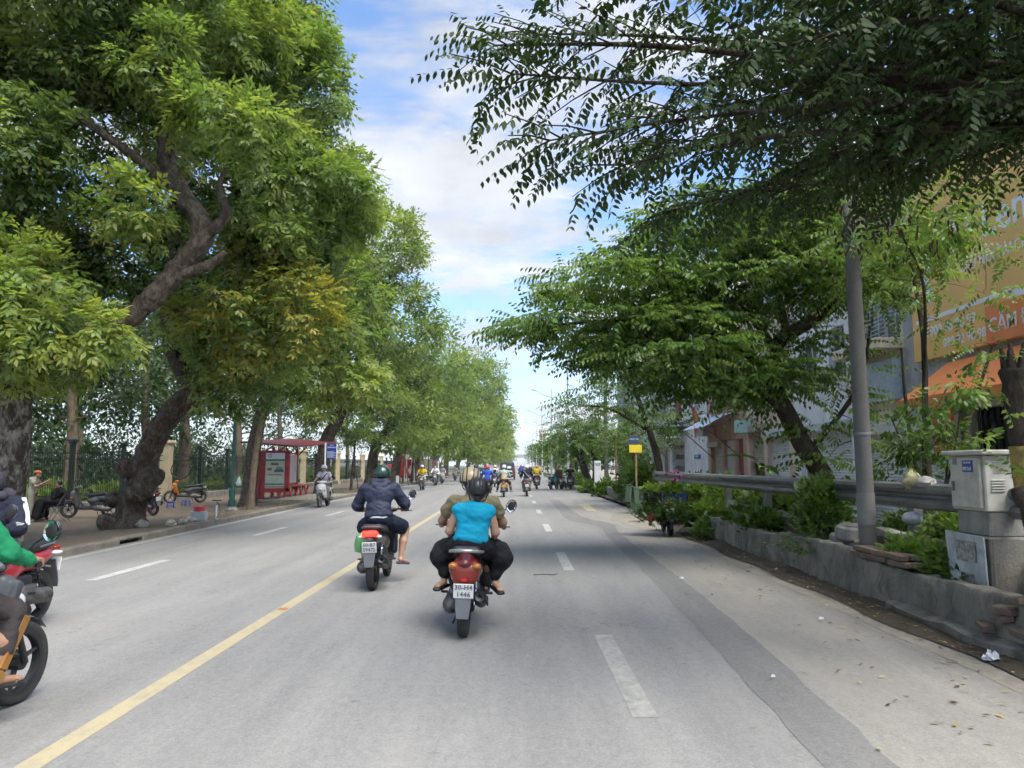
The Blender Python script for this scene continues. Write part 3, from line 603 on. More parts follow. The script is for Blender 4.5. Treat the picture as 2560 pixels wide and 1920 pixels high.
# ------------------------------------------------------------ foliage
def m_leaf(name, stops, transl=0.45, rough=0.42):
    m = bpy.data.materials.new(name); m.use_nodes = True; t, b = nodes_of(m); MATS[name] = m
    at_ = t.nodes.new('ShaderNodeAttribute'); at_.attribute_name = 'tint'
    rp = t.nodes.new('ShaderNodeValToRGB'); e = rp.color_ramp.elements
    while len(e) < len(stops): e.new(0.5)
    for q, (p, c) in zip(e, stops): q.position = p; q.color = (*c, 1)
    t.links.new(at_.outputs['Fac'], rp.inputs[0]); t.links.new(rp.outputs[0], b.inputs['Base Color'])
    b.inputs['Roughness'].default_value = rough; b.inputs['Specular IOR Level'].default_value = 0.35
    tr = t.nodes.new('ShaderNodeBsdfTranslucent'); tint = nmix(t, 1.0, rp.outputs[0], (1.3, 1.35, 0.6), 'MULTIPLY'); t.links.new(tint, tr.inputs['Color'])
    ms = t.nodes.new('ShaderNodeMixShader'); ms.inputs[0].default_value = transl
    out = t.nodes['Material Output']; t.links.new(b.outputs[0], ms.inputs[1]); t.links.new(tr.outputs[0], ms.inputs[2]); t.links.new(ms.outputs[0], out.inputs['Surface'])
    return m
M_LEAF = m_leaf('street_tree_leaf', [(0.0, (0.078, 0.128, 0.038)), (0.35, (0.125, 0.195, 0.055)), (0.7, (0.20, 0.28, 0.075)), (0.93, (0.29, 0.33, 0.085)), (1.0, (0.36, 0.31, 0.06))], 0.52)
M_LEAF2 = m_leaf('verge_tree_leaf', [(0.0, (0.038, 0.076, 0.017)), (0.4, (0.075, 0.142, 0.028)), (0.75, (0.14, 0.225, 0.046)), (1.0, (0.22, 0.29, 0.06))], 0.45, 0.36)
M_LEAFD = m_leaf('overhang_leaf_shaded', [(0.0, (0.022, 0.045, 0.010)), (0.5, (0.034, 0.066, 0.013)), (1.0, (0.075, 0.115, 0.024))], 0.22, 0.62)  # darker copy of the verge leaf, backlit shade put into its colour
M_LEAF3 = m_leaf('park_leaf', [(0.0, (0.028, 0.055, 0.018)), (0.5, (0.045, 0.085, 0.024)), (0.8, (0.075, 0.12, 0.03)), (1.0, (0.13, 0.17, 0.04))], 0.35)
M_BARK = None
def m_bark(name, a, b_, c_, sc=3.0):
    m, t, b, o = newmat(name, 0.95, 0.2)
    n = nnoise(t, nmap(t, o, (1, 1, 0.6)), sc * 2.2, 6, 0.7, 0.6); f = nnoise(t, nmap(t, o, (1, 1, 0.35)), sc * 9, 5, 0.7)
    c = nmix(t, nramp(t, n, 0.46, 0.56), a, b_); c = nmix(t, nramp(t, f, 0.40, 0.68, 0, 0.8), c, c_)
    t.links.new(c, b.inputs['Base Color']); nbump(t, b, f, 0.9, 0.04); return m
M_BARK = m_bark('blotched_bark', (0.080, 0.060, 0.044), (0.155, 0.122, 0.092), (0.035, 0.028, 0.022))
M_BARKP = m_bark('pale_patched_bark', (0.075, 0.06, 0.048), (0.34, 0.31, 0.26), (0.04, 0.033, 0.026), 2.2)
M_BARKD = m_bark('dark_bark', (0.050, 0.040, 0.030), (0.075, 0.06, 0.046), (0.022, 0.018, 0.014))
M_BARKT = m_bark('tan_bark', (0.22, 0.165, 0.115), (0.17, 0.13, 0.092), (0.09, 0.068, 0.048), 1.5)

def leaflet(base, d, nrm, L, W, curl=0.0):
    d = d / np.linalg.norm(d); s = np.cross(nrm, d); s = s / (np.linalg.norm(s) + 1e-9)
    return np.array([base, base + d * L * 0.48 + s * W / 2, base + d * L - nrm * curl * L, base + d * L * 0.48 - s * W / 2])
def leaf6(base, d, nrm, L, W, curl=0.15):
    d = d / np.linalg.norm(d); s = np.cross(nrm, d); s = s / (np.linalg.norm(s) + 1e-9); up = np.cross(d, s)
    q = lambda a, w: base + d * L * a + s * W * w - up * curl * L * a * a
    return np.array([q(0, 0), q(.28, .42), q(.62, .40), q(1, 0), q(.62, -.40), q(.28, -.42)])
def spray_pinnate(rng, nleaf=5, pairs=4, Ll=0.30, ll=0.105, lw=0.042):
    """rosette of pinnate leaves at the end of a twig that points along +X"""
    out = []
    for i in range(nleaf):
        a = 2 * math.pi * i / nleaf + rng.uniform(-.4, .4); el = rng.uniform(-.1, 0.9)
        d = np.array([math.cos(el) * 0.75 + 0.15, math.cos(el) * math.cos(a), math.sin(el) * .4 + math.sin(a) * 0.55]); d /= np.linalg.norm(d)
        base = np.array([rng.uniform(-.15, .1), 0, 0]); nrm = np.array([-d[0] * d[2], -d[1] * d[2], 1 - d[2] ** 2]); nrm /= np.linalg.norm(nrm) + 1e-9; s = np.cross(nrm, d)
        L = Ll * rng.uniform(.8, 1.2)
        for k in range(pairs):
            t = 0.3 + 0.62 * k / (pairs - 1); p = base + d * L * t - np.array([0, 0, 0.22 * L * t * t])
            for sg in (-1, 1):
                dd = d * 0.55 + s * sg * 0.8 + np.array([0, 0, -0.3]) + rng.normal(0, .12, 3); nn = nrm + rng.normal(0, .28, 3); nn /= np.linalg.norm(nn)
                out.append(leaflet(p, dd, nn, ll * rng.uniform(.8, 1.2), lw * rng.uniform(.85, 1.2), .12))
        p = base + d * L - np.array([0, 0, 0.22 * L]); out.append(leaflet(p, d + np.array([0, 0, -.3]), nrm, ll, lw, .12))
    return np.array(out)
def spray_clump(rng, n=16, size=0.34, ll=0.17, lw=0.085):
    out = []
    for i in range(n):
        p = rng.normal(0, 1, 3); p = p / np.linalg.norm(p) * size * rng.uniform(.2, 1) * np.array([1, 1, .7]); d = p + np.array([.2, 0, -.06]); nn = np.array([0, 0, 1.0]) + rng.normal(0, .5, 3); nn /= np.linalg.norm(nn)
        out.append(leaflet(p, d, nn, ll * rng.uniform(.7, 1.25), lw * rng.uniform(.8, 1.2), .1))
    return np.array(out)
def spray_frond(rng, n=9, L=0.62, ll=0.105, lw=0.042, six=False):
    """one drooping twig along +X with leaves hanging in two ranks"""
    out = []; f = leaf6 if six else leaflet
    for i in range(n):
        t = 0.08 + 0.92 * i / (n - 1); p = np.array([L * t, 0, -0.20 * L * t * t])
        for sg in (-1, 1):
            if rng.random() < .08: continue
            d = np.array([0.45, sg * 0.75, -0.42 - rng.uniform(0, .35)]) + rng.normal(0, .1, 3); nn = np.array([0.1, -sg * -0.25, 1.0]) + rng.normal(0, .22, 3); nn /= np.linalg.norm(nn)
            out.append(f(p, d, nn, ll * (1.1 - .45 * t) * rng.uniform(.8, 1.2), lw * (1.1 - .4 * t) * rng.uniform(.85, 1.15), .15))
    return np.array(out)
_rng = np.random.default_rng(12)
SPRAY = {'pin': [spray_pinnate(_rng, 5, 3, .32, .128, .058) for _ in range(6)], 'pin2': [spray_pinnate(_rng, 4, 3, .36, .19, .08) for _ in range(6)],
         'clump': [spray_clump(_rng) for _ in range(6)], 'far': [spray_clump(_rng, 12, .55, .30, .15) for _ in range(6)], 'far2': [spray_clump(_rng, 10, .8, .55, .28) for _ in range(6)],
         'frond': [spray_frond(_rng, 8, .6, .13, .06) for _ in range(6)], 'frond_near': [spray_frond(_rng, 7, .46, .105, .05, True) for _ in range(8)], 'frond_far': [spray_frond(_rng, 6, .8, .2, .08) for _ in range(6)],
         'bush': [spray_clump(_rng, 12, .14, .085, .048) for _ in range(6)], 'bush_big': [spray_clump(_rng, 11, .2, .15, .075) for _ in range(6)], 'feather': [spray_frond(_rng, 10, .42, .07, .02) for _ in range(6)]}
def place_sprays(kind, pos, dirs, scale, tint, rng, roll=0.5):
    T = SPRAY[kind]; N = len(pos); out = []; tn = []
    d = dirs / (np.linalg.norm(dirs, axis=1, keepdims=True) + 1e-9)
    up = np.array([0, 0, 1.0]) + rng.normal(0, roll * .5, (N, 3)); z = up - (up * d).sum(1, keepdims=True) * d; z /= np.linalg.norm(z, axis=1, keepdims=True) + 1e-9
    y = np.cross(z, d); M = np.stack([d, y, z], 2); which = rng.integers(0, len(T), N)
    for k in range(len(T)):
        s = which == k
        if not s.any(): continue
        V = np.einsum('nij,lpj->nlpi', M[s] * scale[s][:, None, None], T[k]) + pos[s][:, None, None, :]
        out.append(V.reshape(-1, V.shape[2], 3)); tn.append((tint[s][:, None] + rng.normal(0, .06, (s.sum(), T[k].shape[0]))).ravel())
    return np.concatenate(out), np.clip(np.concatenate(tn), 0, 1)
def sph(rng, n):
    v = rng.normal(0, 1, (n, 3)); return v / np.linalg.norm(v, axis=1, keepdims=True)
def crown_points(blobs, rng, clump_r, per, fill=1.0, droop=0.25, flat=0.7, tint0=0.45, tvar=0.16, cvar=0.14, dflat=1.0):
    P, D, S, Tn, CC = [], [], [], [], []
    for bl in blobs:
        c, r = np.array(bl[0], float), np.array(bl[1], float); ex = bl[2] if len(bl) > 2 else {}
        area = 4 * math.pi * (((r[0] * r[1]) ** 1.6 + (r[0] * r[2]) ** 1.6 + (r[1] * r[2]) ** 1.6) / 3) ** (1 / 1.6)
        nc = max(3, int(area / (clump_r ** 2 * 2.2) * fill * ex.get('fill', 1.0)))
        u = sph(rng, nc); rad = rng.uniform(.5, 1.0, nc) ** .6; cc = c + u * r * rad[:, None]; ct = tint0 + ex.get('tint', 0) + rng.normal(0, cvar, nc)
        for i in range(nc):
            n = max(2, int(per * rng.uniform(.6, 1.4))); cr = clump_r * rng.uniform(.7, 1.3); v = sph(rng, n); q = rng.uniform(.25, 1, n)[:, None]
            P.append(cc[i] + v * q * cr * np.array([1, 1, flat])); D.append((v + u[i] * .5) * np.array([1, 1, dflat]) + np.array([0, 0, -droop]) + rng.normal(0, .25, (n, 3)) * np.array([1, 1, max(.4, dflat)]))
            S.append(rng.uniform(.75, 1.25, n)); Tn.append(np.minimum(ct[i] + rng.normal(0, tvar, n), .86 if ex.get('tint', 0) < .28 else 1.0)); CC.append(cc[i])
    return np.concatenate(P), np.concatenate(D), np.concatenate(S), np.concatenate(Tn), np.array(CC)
def catmull(pts, rad, sub=5):
    P = [Vector(p) for p in pts]; out, rr = [], []
    for i in range(len(P) - 1):
        p0, p1, p2, p3 = P[max(i - 1, 0)], P[i], P[i + 1], P[min(i + 2, len(P) - 1)]
        for k in range(sub):
            t = k / sub; out.append(0.5 * ((2 * p1) + (p2 - p0) * t + (2 * p0 - 5 * p1 + 4 * p2 - p3) * t * t + (3 * p1 - p0 - 3 * p2 + p3) * t ** 3)); rr.append(rad[i] + (rad[i + 1] - rad[i]) * t)
    return out + [P[-1]], rr + [rad[-1]]
TRI = [0]
def tree(name, label, base, trunks, blobs, spray='pin', clump_r=0.6, per=13, scale=1.0, seed=1, leaf=None, bark=None, droop=0.25, flat=0.7, tint=0.45, fill=1.0, limb_r=0.045, limbs=True, group=None, nodes=None, cat='tree', bough=None, burls=None, twig=1.0, cvar=0.14, sdf_trunk=False, dflat=1.0):
    rng = np.random.default_rng(seed); rd = random.Random(seed); leaf = leaf or M_LEAF; bark = bark or M_BARK
    tr = thing(name, label, cat, base, group=group); B = Vector(base); nd = []
    for i, (pts, rad) in enumerate(trunks):
        if not isinstance(rad, (list, tuple)): rad = [rad] * len(pts)
        p, r = catmull(pts, rad, 5); b_ = MB()
        if i == 0: r = [r[0] * 1.45, r[1] * 1.2] + r[2:]
        if sdf_trunk and i == 0:
            o = sdf('trunk', [('c', tuple(p[k] - B), tuple(p[k + 1] - B), r[k], r[k + 1]) for k in range(len(p) - 1)] + [('e', tuple(Vector(c_) - B), q_, None) for c_, q_ in (burls or [])], .04, .12, bark, tr); wrinkle(o, .026, 13, 1); nd += [(q, x) for q, x in zip(p[len(p) // 3:], r[len(r) // 3:])]; continue
        if sdf_trunk and rad[0] > .2:
            o = sdf('bough', [('c', tuple(p[k] - B), tuple(p[k + 1] - B), r[k], r[k + 1]) for k in range(len(p) - 1)], .035, .06, bough or bark, tr); wrinkle(o, .022, 14, 2); nd += [(q, x) for q, x in zip(p[len(p) // 3:], r[len(r) // 3:])]; continue
        b_.tube([q - B for q in p], r, 14 if rad[0] > .15 else 8, jit=0.07, rnd=rd)
        b_.build('trunk' if i == 0 else 'bough', bark if i == 0 else (bough or bark), tr, smooth=80); nd += [(q, x) for q, x in zip(p[len(p) // 3:], r[len(r) // 3:])]
    P, D, S, T, CC = crown_points(blobs, rng, clump_r, per, fill, droop, flat, tint, cvar=cvar, dflat=dflat)
    V, tn = place_sprays(spray, P - np.array(base), D, S * scale, T, rng)
    me = arr_mesh('crown', V, V.shape[1], [leaf], tn, smooth=False); c = link('crown', me, tr); c['kind'] = 'stuff'; TRI[0] += len(V) * (V.shape[1] - 2)
    if limbs and nd:
        b_ = MB(); done = []
        order = sorted(range(len(CC)), key=lambda i: min((Vector(CC[i]) - n[0]).length for n in nd[::3]))
        pool = [(n, min(x, limb_r * 1.6)) for n, x in nd]
        for i in order[::max(1, len(order) // 160)]:
            q = Vector(CC[i]); best = min(pool, key=lambda n: (q - n[0]).length + (0.6 if n[0].z > q.z + .3 else 0)); a, ra = best; d = q - a
            if d.length < .15: continue
            mid = a + d * .5 + Vector((rd.uniform(-.15, .15), rd.uniform(-.15, .15), rd.uniform(0, .2))) * d.length * .8; r1 = max(.010 * twig, min(ra * .75, limb_r * min(1.3, .3 + d.length * .25)))
            pp, rr_ = catmull([a, mid, q], [r1, r1 * .7, r1 * .4], 2); b_.tube([x - B for x in pp], rr_, 4, cap=False)
            pool += [(mid, r1 * .7), (q, r1 * .45)]
        if b_.v: o = b_.build('branches', bark, tr, smooth=80); o['kind'] = 'stuff'
    return tr

# --- street trees on the left
tree('street_tree', 'big street tree at the left edge with pale patched trunk and crooked limb', (-9.55, 14.2, 0.0),
     [([(-9.55, 14.2, 0.0), (-9.45, 14.2, 1.5), (-9.35, 14.1, 2.7), (-9.45, 14.2, 4.4), (-9.9, 14.6, 7.0), (-10.2, 15, 9.6)], [.34, .30, .29, .24, .18, .1]),
      ([(-9.40, 14.1, 2.6), (-8.92, 14, 3.45), (-8.13, 14, 4.05), (-7.14, 14, 4.47), (-6.22, 14, 5.50), (-5.90, 14, 6.06), (-6.28, 14, 6.7), (-6.66, 14, 7.43), (-6.67, 14, 8.44), (-6.6, 14, 9.9)], [.22, .20, .195, .19, .18, .185, .165, .15, .12, .07]),
      ([(-5.95, 14, 5.9), (-5.45, 13.9, 6.35), (-5.6, 13.9, 6.9), (-5.3, 13.8, 7.6), (-5.35, 13.8, 8.6)], [.13, .10, .06, .04, .025]),
      ([(-6.3, 14, 5.2), (-5.7, 13.9, 5.4), (-5.4, 13.8, 5.6)], [.12, .09, .05]),
      ([(-6.4, 14, 6.85), (-7.4, 13.5, 7.6), (-8.6, 13, 8.4)], [.12, .08, .05])],
     [((-10.6, 13.3, 7.8), (2.4, 2.4, 2.8)), ((-8.8, 13.6, 10.6), (2.4, 2.2, 1.9)), ((-9.5, 12.8, 4.7), (1.5, 1.2, 1.1), {'tint': .12}), ((-8.1, 12.9, 3.9), (1.0, .9, .75), {'tint': .18, 'fill': .9}),
      ((-6.8, 14.6, 11.0), (2.2, 1.8, 1.6)), ((-8.0, 15.5, 8.2), (1.3, 1.2, 1.6), {'fill': .7, 'tint': -.1}), ((-5.2, 13.3, 7.9), (.7, .5, .6), {'tint': .1}), ((-6.5, 13.2, 9.2), (.8, .5, .5)), ((-11.2, 16.6, 6.2), (1.9, 1.0, 1.1)), ((-9.6, 16.8, 6.6), (1.3, .9, 1.0), {'fill': .8}), ((-6.9, 13.3, 6.3), (.5, .3, .3), {'tint': .1, 'fill': .8})], 'pin', .55, 12, 1.05, 1, bark=M_BARKP, tint=.58, bough=M_BARK, cvar=.22, sdf_trunk=True)
tree('street_tree', 'street tree with thick burled trunk leaning towards the road beside the kerb', (-9.95, 19.8, 0.0),
     [([(-9.95, 19.8, -.05), (-9.75, 19.75, 1.0), (-9.35, 19.6, 2.2), (-8.75, 19.5, 3.1), (-8.1, 19.4, 3.8), (-7.55, 19.2, 4.7), (-7.35, 19, 5.8), (-7.2, 18.8, 7.5), (-7, 18.6, 9.5)], [.33, .29, .26, .24, .22, .20, .17, .13, .08]),
      ([(-8.3, 19.4, 3.6), (-9.2, 19.9, 5.0), (-9.4, 20.2, 7.0), (-9, 20.5, 9)], [.2, .17, .13, .08]),
      ([(-8.7, 19.5, 3.1), (-7.6, 19.0, 3.6), (-6.6, 18.4, 4.0)], [.10, .07, .04])],
     [((-6.3, 17.8, 11.0), (2.2, 2.0, 2.0)), ((-5.3, 17.5, 7.9), (1.9, 2.0, 1.6), {'tint': .05}), ((-5.9, 17.8, 5.2), (1.9, 1.8, 1.2), {'tint': .3}), ((-8.2, 19.8, 12.0), (2.6, 2.2, 2.0)), ((-8.6, 21.6, 7.4), (2.2, 1.6, 2.1), {'tint': -.06}),
      ((-7.0, 17.6, 13.6), (2.2, 1.8, 1.4)), ((-6.6, 18.6, 3.7), (1.0, .8, .55), {'tint': .12, 'fill': .8}), ((-7.9, 20.5, 5.3), (1.6, 1.4, 1.0), {'fill': .7, 'tint': .1})], 'pin', .58, 12, 1.08, 2, tint=.54, cvar=.22, sdf_trunk=True,
     burls=[((-9.5, 19.4, .95), (.34, .3, .26)), ((-9.3, 19.55, 1.35), (.34, .28, .26)), ((-10.25, 19.55, .8), (.2, .2, .2)), ((-10.4, 19.6, .2), (.24, .22, .24)), ((-9.6, 19.5, .12), (.3, .3, .25)), ((-9.9, 19.35, 1.6), (.2, .2, .25))])
tree('street_tree', 'mid-size street tree with light green lower boughs behind the green lamp post', (-10.6, 30.5, 0.0),
     [([(-10.6, 30.5, -.05), (-10.4, 30.4, 2.5), (-9.8, 30.2, 5), (-9, 30, 8), (-8.6, 30, 11)], [.3, .26, .22, .16, .08])],
     [((-7.6, 29.6, 8.2), (2.3, 2.3, 2.4)), ((-8.6, 30, 12.2), (2.5, 2.4, 2.0)), ((-7.3, 29.3, 5.2), (1.9, 2.0, .8), {'tint': .22}), ((-10.5, 31, 7.5), (2.4, 2, 2.4), {'tint': -.05}), ((-7.2, 29, 6.4), (1.6, 1.8, .7), {'tint': .2})], 'pin2', .8, 9, 1.25, 3, tint=.5, cvar=.2)
tree('street_tree', 'tall rounded street tree rising past the red bus shelter', (-11.1, 44.5, 0.0),
     [([(-11.1, 44.5, -.05), (-11.1, 44.4, 2.6), (-10.3, 44.2, 4.4), (-9.2, 44, 7), (-8.4, 44, 11), (-8, 44, 14)], [.45, .40, .36, .28, .2, .1])],
     [((-7.9, 43.5, 14.2), (2.7, 2.6, 3.2)), ((-7.0, 43.3, 9.8), (2.6, 2.6, 2.6)), ((-7.6, 43.3, 6.2), (2.4, 2.4, 1.4), {'tint': .05}), ((-10.6, 44, 12), (2.8, 2.5, 3.2)), ((-10.6, 43.5, 5.2), (2.0, 1.8, 1.0))], 'clump', .95, 15, 1.25, 4, tint=.6, cvar=.18)
FAR_L = [(54, -6.9, 10.3, 2.9, 'second tall street tree past the bus shelter'), (65, -6.4, 9.8, 3.2, 'third tall street tree past the bus shelter'), (78, -5.6, 10.0, 3.5, 'fourth tall street tree past the bus shelter'),
         (93, -4.9, 12.2, 3.9, 'highest far street tree past the bus shelter, sixth crown along'), (112, -4.9, 10.2, 4.1, 'seventh far street tree past the bus shelter'), (135, -4.6, 9.4, 4.2, 'eighth far street tree past the bus shelter'), (165, -4.7, 8.6, 4.3, 'ninth far street tree past the bus shelter'), (205, -4.6, 8.4, 4.3, 'tenth far street tree past the bus shelter'), (260, -4.4, 8, 4.3, 'last hazy street tree of the row on the far left')]
for i, (d, x, z, r, lab) in enumerate(FAR_L):
    lod = 'far' if d < 100 else 'far2'
    tree('street_tree', lab, (-10.2, d, 0.0), [([(-10.2, d, -.05), (-9.9, d, 2.8), (-8.6, d, 5), (x, d, z)], [.42, .36, .28, .12])],
         [((x, d, z), (r, r, r * .95)), ((x + .1, d, z * .56), (r * .95, r, r * .6)), ((x - 3.2, d, z * .8), (r, r, r))] + ([((x - .5, d, 3.6), (r * .8, r * .8, 1.0))] if i < 5 else []),
         lod, 1.15 if lod == 'far' else 1.7, 9 if lod == 'far' else 7, 1.0 if lod == 'far' else 1.1, 20 + i, tint=.6, fill=.95, limb_r=.1, group='street trees along the left kerb')
# young staked trees on the left verge
for i, (x, d, lab) in enumerate(((-10.6, 49.5, 'thin young tree with a stake just right of the blue sign post'), (-10.2, 53.0, 'thin young tree with a stake near the dark green helmet'), (-9.1, 62, 'slim young tree in front of the red truck'), (-9.2, 68, 'slim young tree at the right end of the red truck'))):
    tree('young_tree', lab, (x, d, 0), [([(x, d, -.1), (x + .1, d, 1.5), (x + .25, d, 3.4)], [.10, .085, .05]), ([(x + .5, d, 0), (x + .15, d, 2.4)], [.035, .035])], [((x + .2, d, 3.9), (1.1, 1.0, .9))], 'clump', .6, 9, 1.1, 50 + i, tint=.5)
# a slim second trunk beside the lamp post
tree('young_tree', 'slim brown street tree trunk just right of the green lamp post', (-10.5, 30.0, 0), [([(-9.45, 27.4, 0), (-9.3, 27.4, 2.2), (-8.9, 27.3, 4.6)], [.13, .11, .07])], [((-8.6, 27.3, 5.4), (1.3, 1.2, .8), {'tint': .1})], 'pin2', .7, 9, 1.1, 60, bark=M_BARKT, tint=.48)
# park trees beyond the fence
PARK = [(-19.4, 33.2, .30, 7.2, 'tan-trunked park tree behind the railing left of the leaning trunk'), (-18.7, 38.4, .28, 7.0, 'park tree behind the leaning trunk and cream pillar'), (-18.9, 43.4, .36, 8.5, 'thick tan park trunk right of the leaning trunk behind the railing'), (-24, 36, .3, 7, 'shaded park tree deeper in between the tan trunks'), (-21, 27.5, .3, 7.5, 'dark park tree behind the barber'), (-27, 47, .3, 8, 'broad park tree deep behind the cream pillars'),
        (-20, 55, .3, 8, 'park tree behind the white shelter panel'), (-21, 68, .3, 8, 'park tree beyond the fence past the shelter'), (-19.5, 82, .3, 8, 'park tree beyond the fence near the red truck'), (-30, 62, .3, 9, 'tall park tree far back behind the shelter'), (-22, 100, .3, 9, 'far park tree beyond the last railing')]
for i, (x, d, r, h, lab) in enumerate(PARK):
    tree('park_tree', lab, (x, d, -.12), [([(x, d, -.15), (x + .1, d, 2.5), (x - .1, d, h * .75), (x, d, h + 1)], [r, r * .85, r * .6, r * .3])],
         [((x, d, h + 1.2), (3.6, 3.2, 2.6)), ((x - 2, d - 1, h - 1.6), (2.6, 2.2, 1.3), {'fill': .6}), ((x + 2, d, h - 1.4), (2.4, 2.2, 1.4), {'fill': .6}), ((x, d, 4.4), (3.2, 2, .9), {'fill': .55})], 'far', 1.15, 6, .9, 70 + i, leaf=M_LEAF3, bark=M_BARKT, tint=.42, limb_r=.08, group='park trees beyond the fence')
# --- overhanging tree at the top right
rng0 = random.Random(4)
ends = [(-.15, 5.6, 4.9), (-.02, 5.2, 4.45), (.25, 5.2, 3.95), (.8, 5.4, 3.85), (1.25, 6.0, 3.7), (.2, 6.2, 5.35), (1.3, 7.0, 4.7), (2.0, 6.6, 4.05), (2.7, 7.2, 4.5), (.35, 5.0, 5.15), (2.9, 5.6, 4.15), (.6, 4.6, 5.3), (1.7, 4.8, 4.4), (2.6, 4.6, 4.7), (1.0, 5.8, 4.4), (3.4, 6.8, 4.3)]
hub = Vector((4.9, 4.9, 3.75))
trunks = [([(5.0, 4.2, 0.4), (5.0, 4.3, 2), (4.95, 4.6, 3.3), (4.9, 4.9, 4.2), (4.6, 5.2, 6)], [.2, .18, .16, .12, .05])]
leafP, leafD, leafS, twigs = [], [], [], []
for e in ends:
    e = Vector(e); a = hub + Vector((0, 0, rng0.uniform(-.15, .7))); m1 = a.lerp(e, .4) + Vector((rng0.uniform(-.1, .1), rng0.uniform(-.2, .2), rng0.uniform(.1, .4))); m2 = a.lerp(e, .75) + Vector((0, rng0.uniform(-.1, .1), rng0.uniform(.05, .2)))
    r0 = rng0.uniform(.03, .055); trunks.append(([a, m1, m2, e], [r0, r0 * .7, r0 * .4, .006]))
    pp, _ = catmull([a, m1, m2, e], [1, 1, 1, 1], 8)
    for i in range(4, len(pp)):
        t = i / (len(pp) - 1)
        d = (pp[i] - pp[i - 1]).normalized()
        for sg in (-1, 1):
            if rng0.random() < .22: continue
            L = rng0.uniform(.45, .95) * (1.15 - .55 * t); s = Vector((0, 0, 1)).cross(d).normalized() * sg
            td = (d * rng0.uniform(.5, .9) + s * rng0.uniform(.5, 1) + Vector((0, 0, rng0.uniform(-.35, .15)))).normalized(); q = pp[i] + td * L - Vector((0, 0, .08 * L)); twigs.append((pp[i], q))
            k = max(2, int(L / .22))
            for j in range(k):
                w = (j + .6) / k; b0 = pp[i].lerp(q, w); ds = td + Vector((rng0.uniform(-.7, .7), rng0.uniform(-.7, .7), rng0.uniform(-.45, .1))); leafP.append(b0); leafD.append(ds); leafS.append(rng0.uniform(.55, .95))
        if t > .8: leafP.append(pp[i]); leafD.append(d + Vector((0, 0, -.2))); leafS.append(.7)
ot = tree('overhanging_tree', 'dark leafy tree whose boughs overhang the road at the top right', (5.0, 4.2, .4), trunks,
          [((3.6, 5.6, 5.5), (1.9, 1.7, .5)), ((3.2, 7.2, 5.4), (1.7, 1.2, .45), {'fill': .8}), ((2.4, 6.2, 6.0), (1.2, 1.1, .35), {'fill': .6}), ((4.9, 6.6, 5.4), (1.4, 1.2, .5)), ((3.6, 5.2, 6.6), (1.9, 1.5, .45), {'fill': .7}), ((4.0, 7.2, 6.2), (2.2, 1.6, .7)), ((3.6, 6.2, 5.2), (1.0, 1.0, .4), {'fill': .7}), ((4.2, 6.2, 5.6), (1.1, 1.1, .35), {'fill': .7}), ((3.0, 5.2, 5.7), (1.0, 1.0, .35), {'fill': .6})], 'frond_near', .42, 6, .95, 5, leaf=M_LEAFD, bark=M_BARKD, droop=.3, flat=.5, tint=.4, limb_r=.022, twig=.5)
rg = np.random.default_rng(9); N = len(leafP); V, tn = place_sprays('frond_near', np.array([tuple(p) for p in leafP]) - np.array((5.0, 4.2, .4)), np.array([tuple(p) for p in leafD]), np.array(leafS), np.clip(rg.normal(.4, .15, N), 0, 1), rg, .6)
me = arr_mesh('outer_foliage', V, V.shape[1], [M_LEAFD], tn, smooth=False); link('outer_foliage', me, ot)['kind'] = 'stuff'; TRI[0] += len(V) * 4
b_ = MB()
for a, q in twigs: b_.tube([a - Vector((5.0, 4.2, .4)), a.lerp(q, .5) - Vector((5.0, 4.2, .38)), q - Vector((5.0, 4.2, .4))], [.009, .006, .0035], 4, cap=False)
b_.build('twigs', M_BARKD, ot)['kind'] = 'stuff'
# hanging dead seed pods
b_ = MB(); rr = random.Random(8)
for i in range(120):
    c = Vector((3.3 + rr.uniform(-.9, .5), 6.2 + rr.uniform(-.8, .6), 3.75 + rr.uniform(-.15, .1))); z = -rr.uniform(0, .4)
    b_.ell(c - Vector((5.0, 4.2, .4)) + Vector((0, 0, z)), (.009, .009, .03), 5, 4, (rr.uniform(-.5, .5), rr.uniform(-.5, .5), 0))
b_.build('dry_pods', mat('dry_pod', (0.07, 0.035, 0.022), .9), ot)['kind'] = 'stuff'
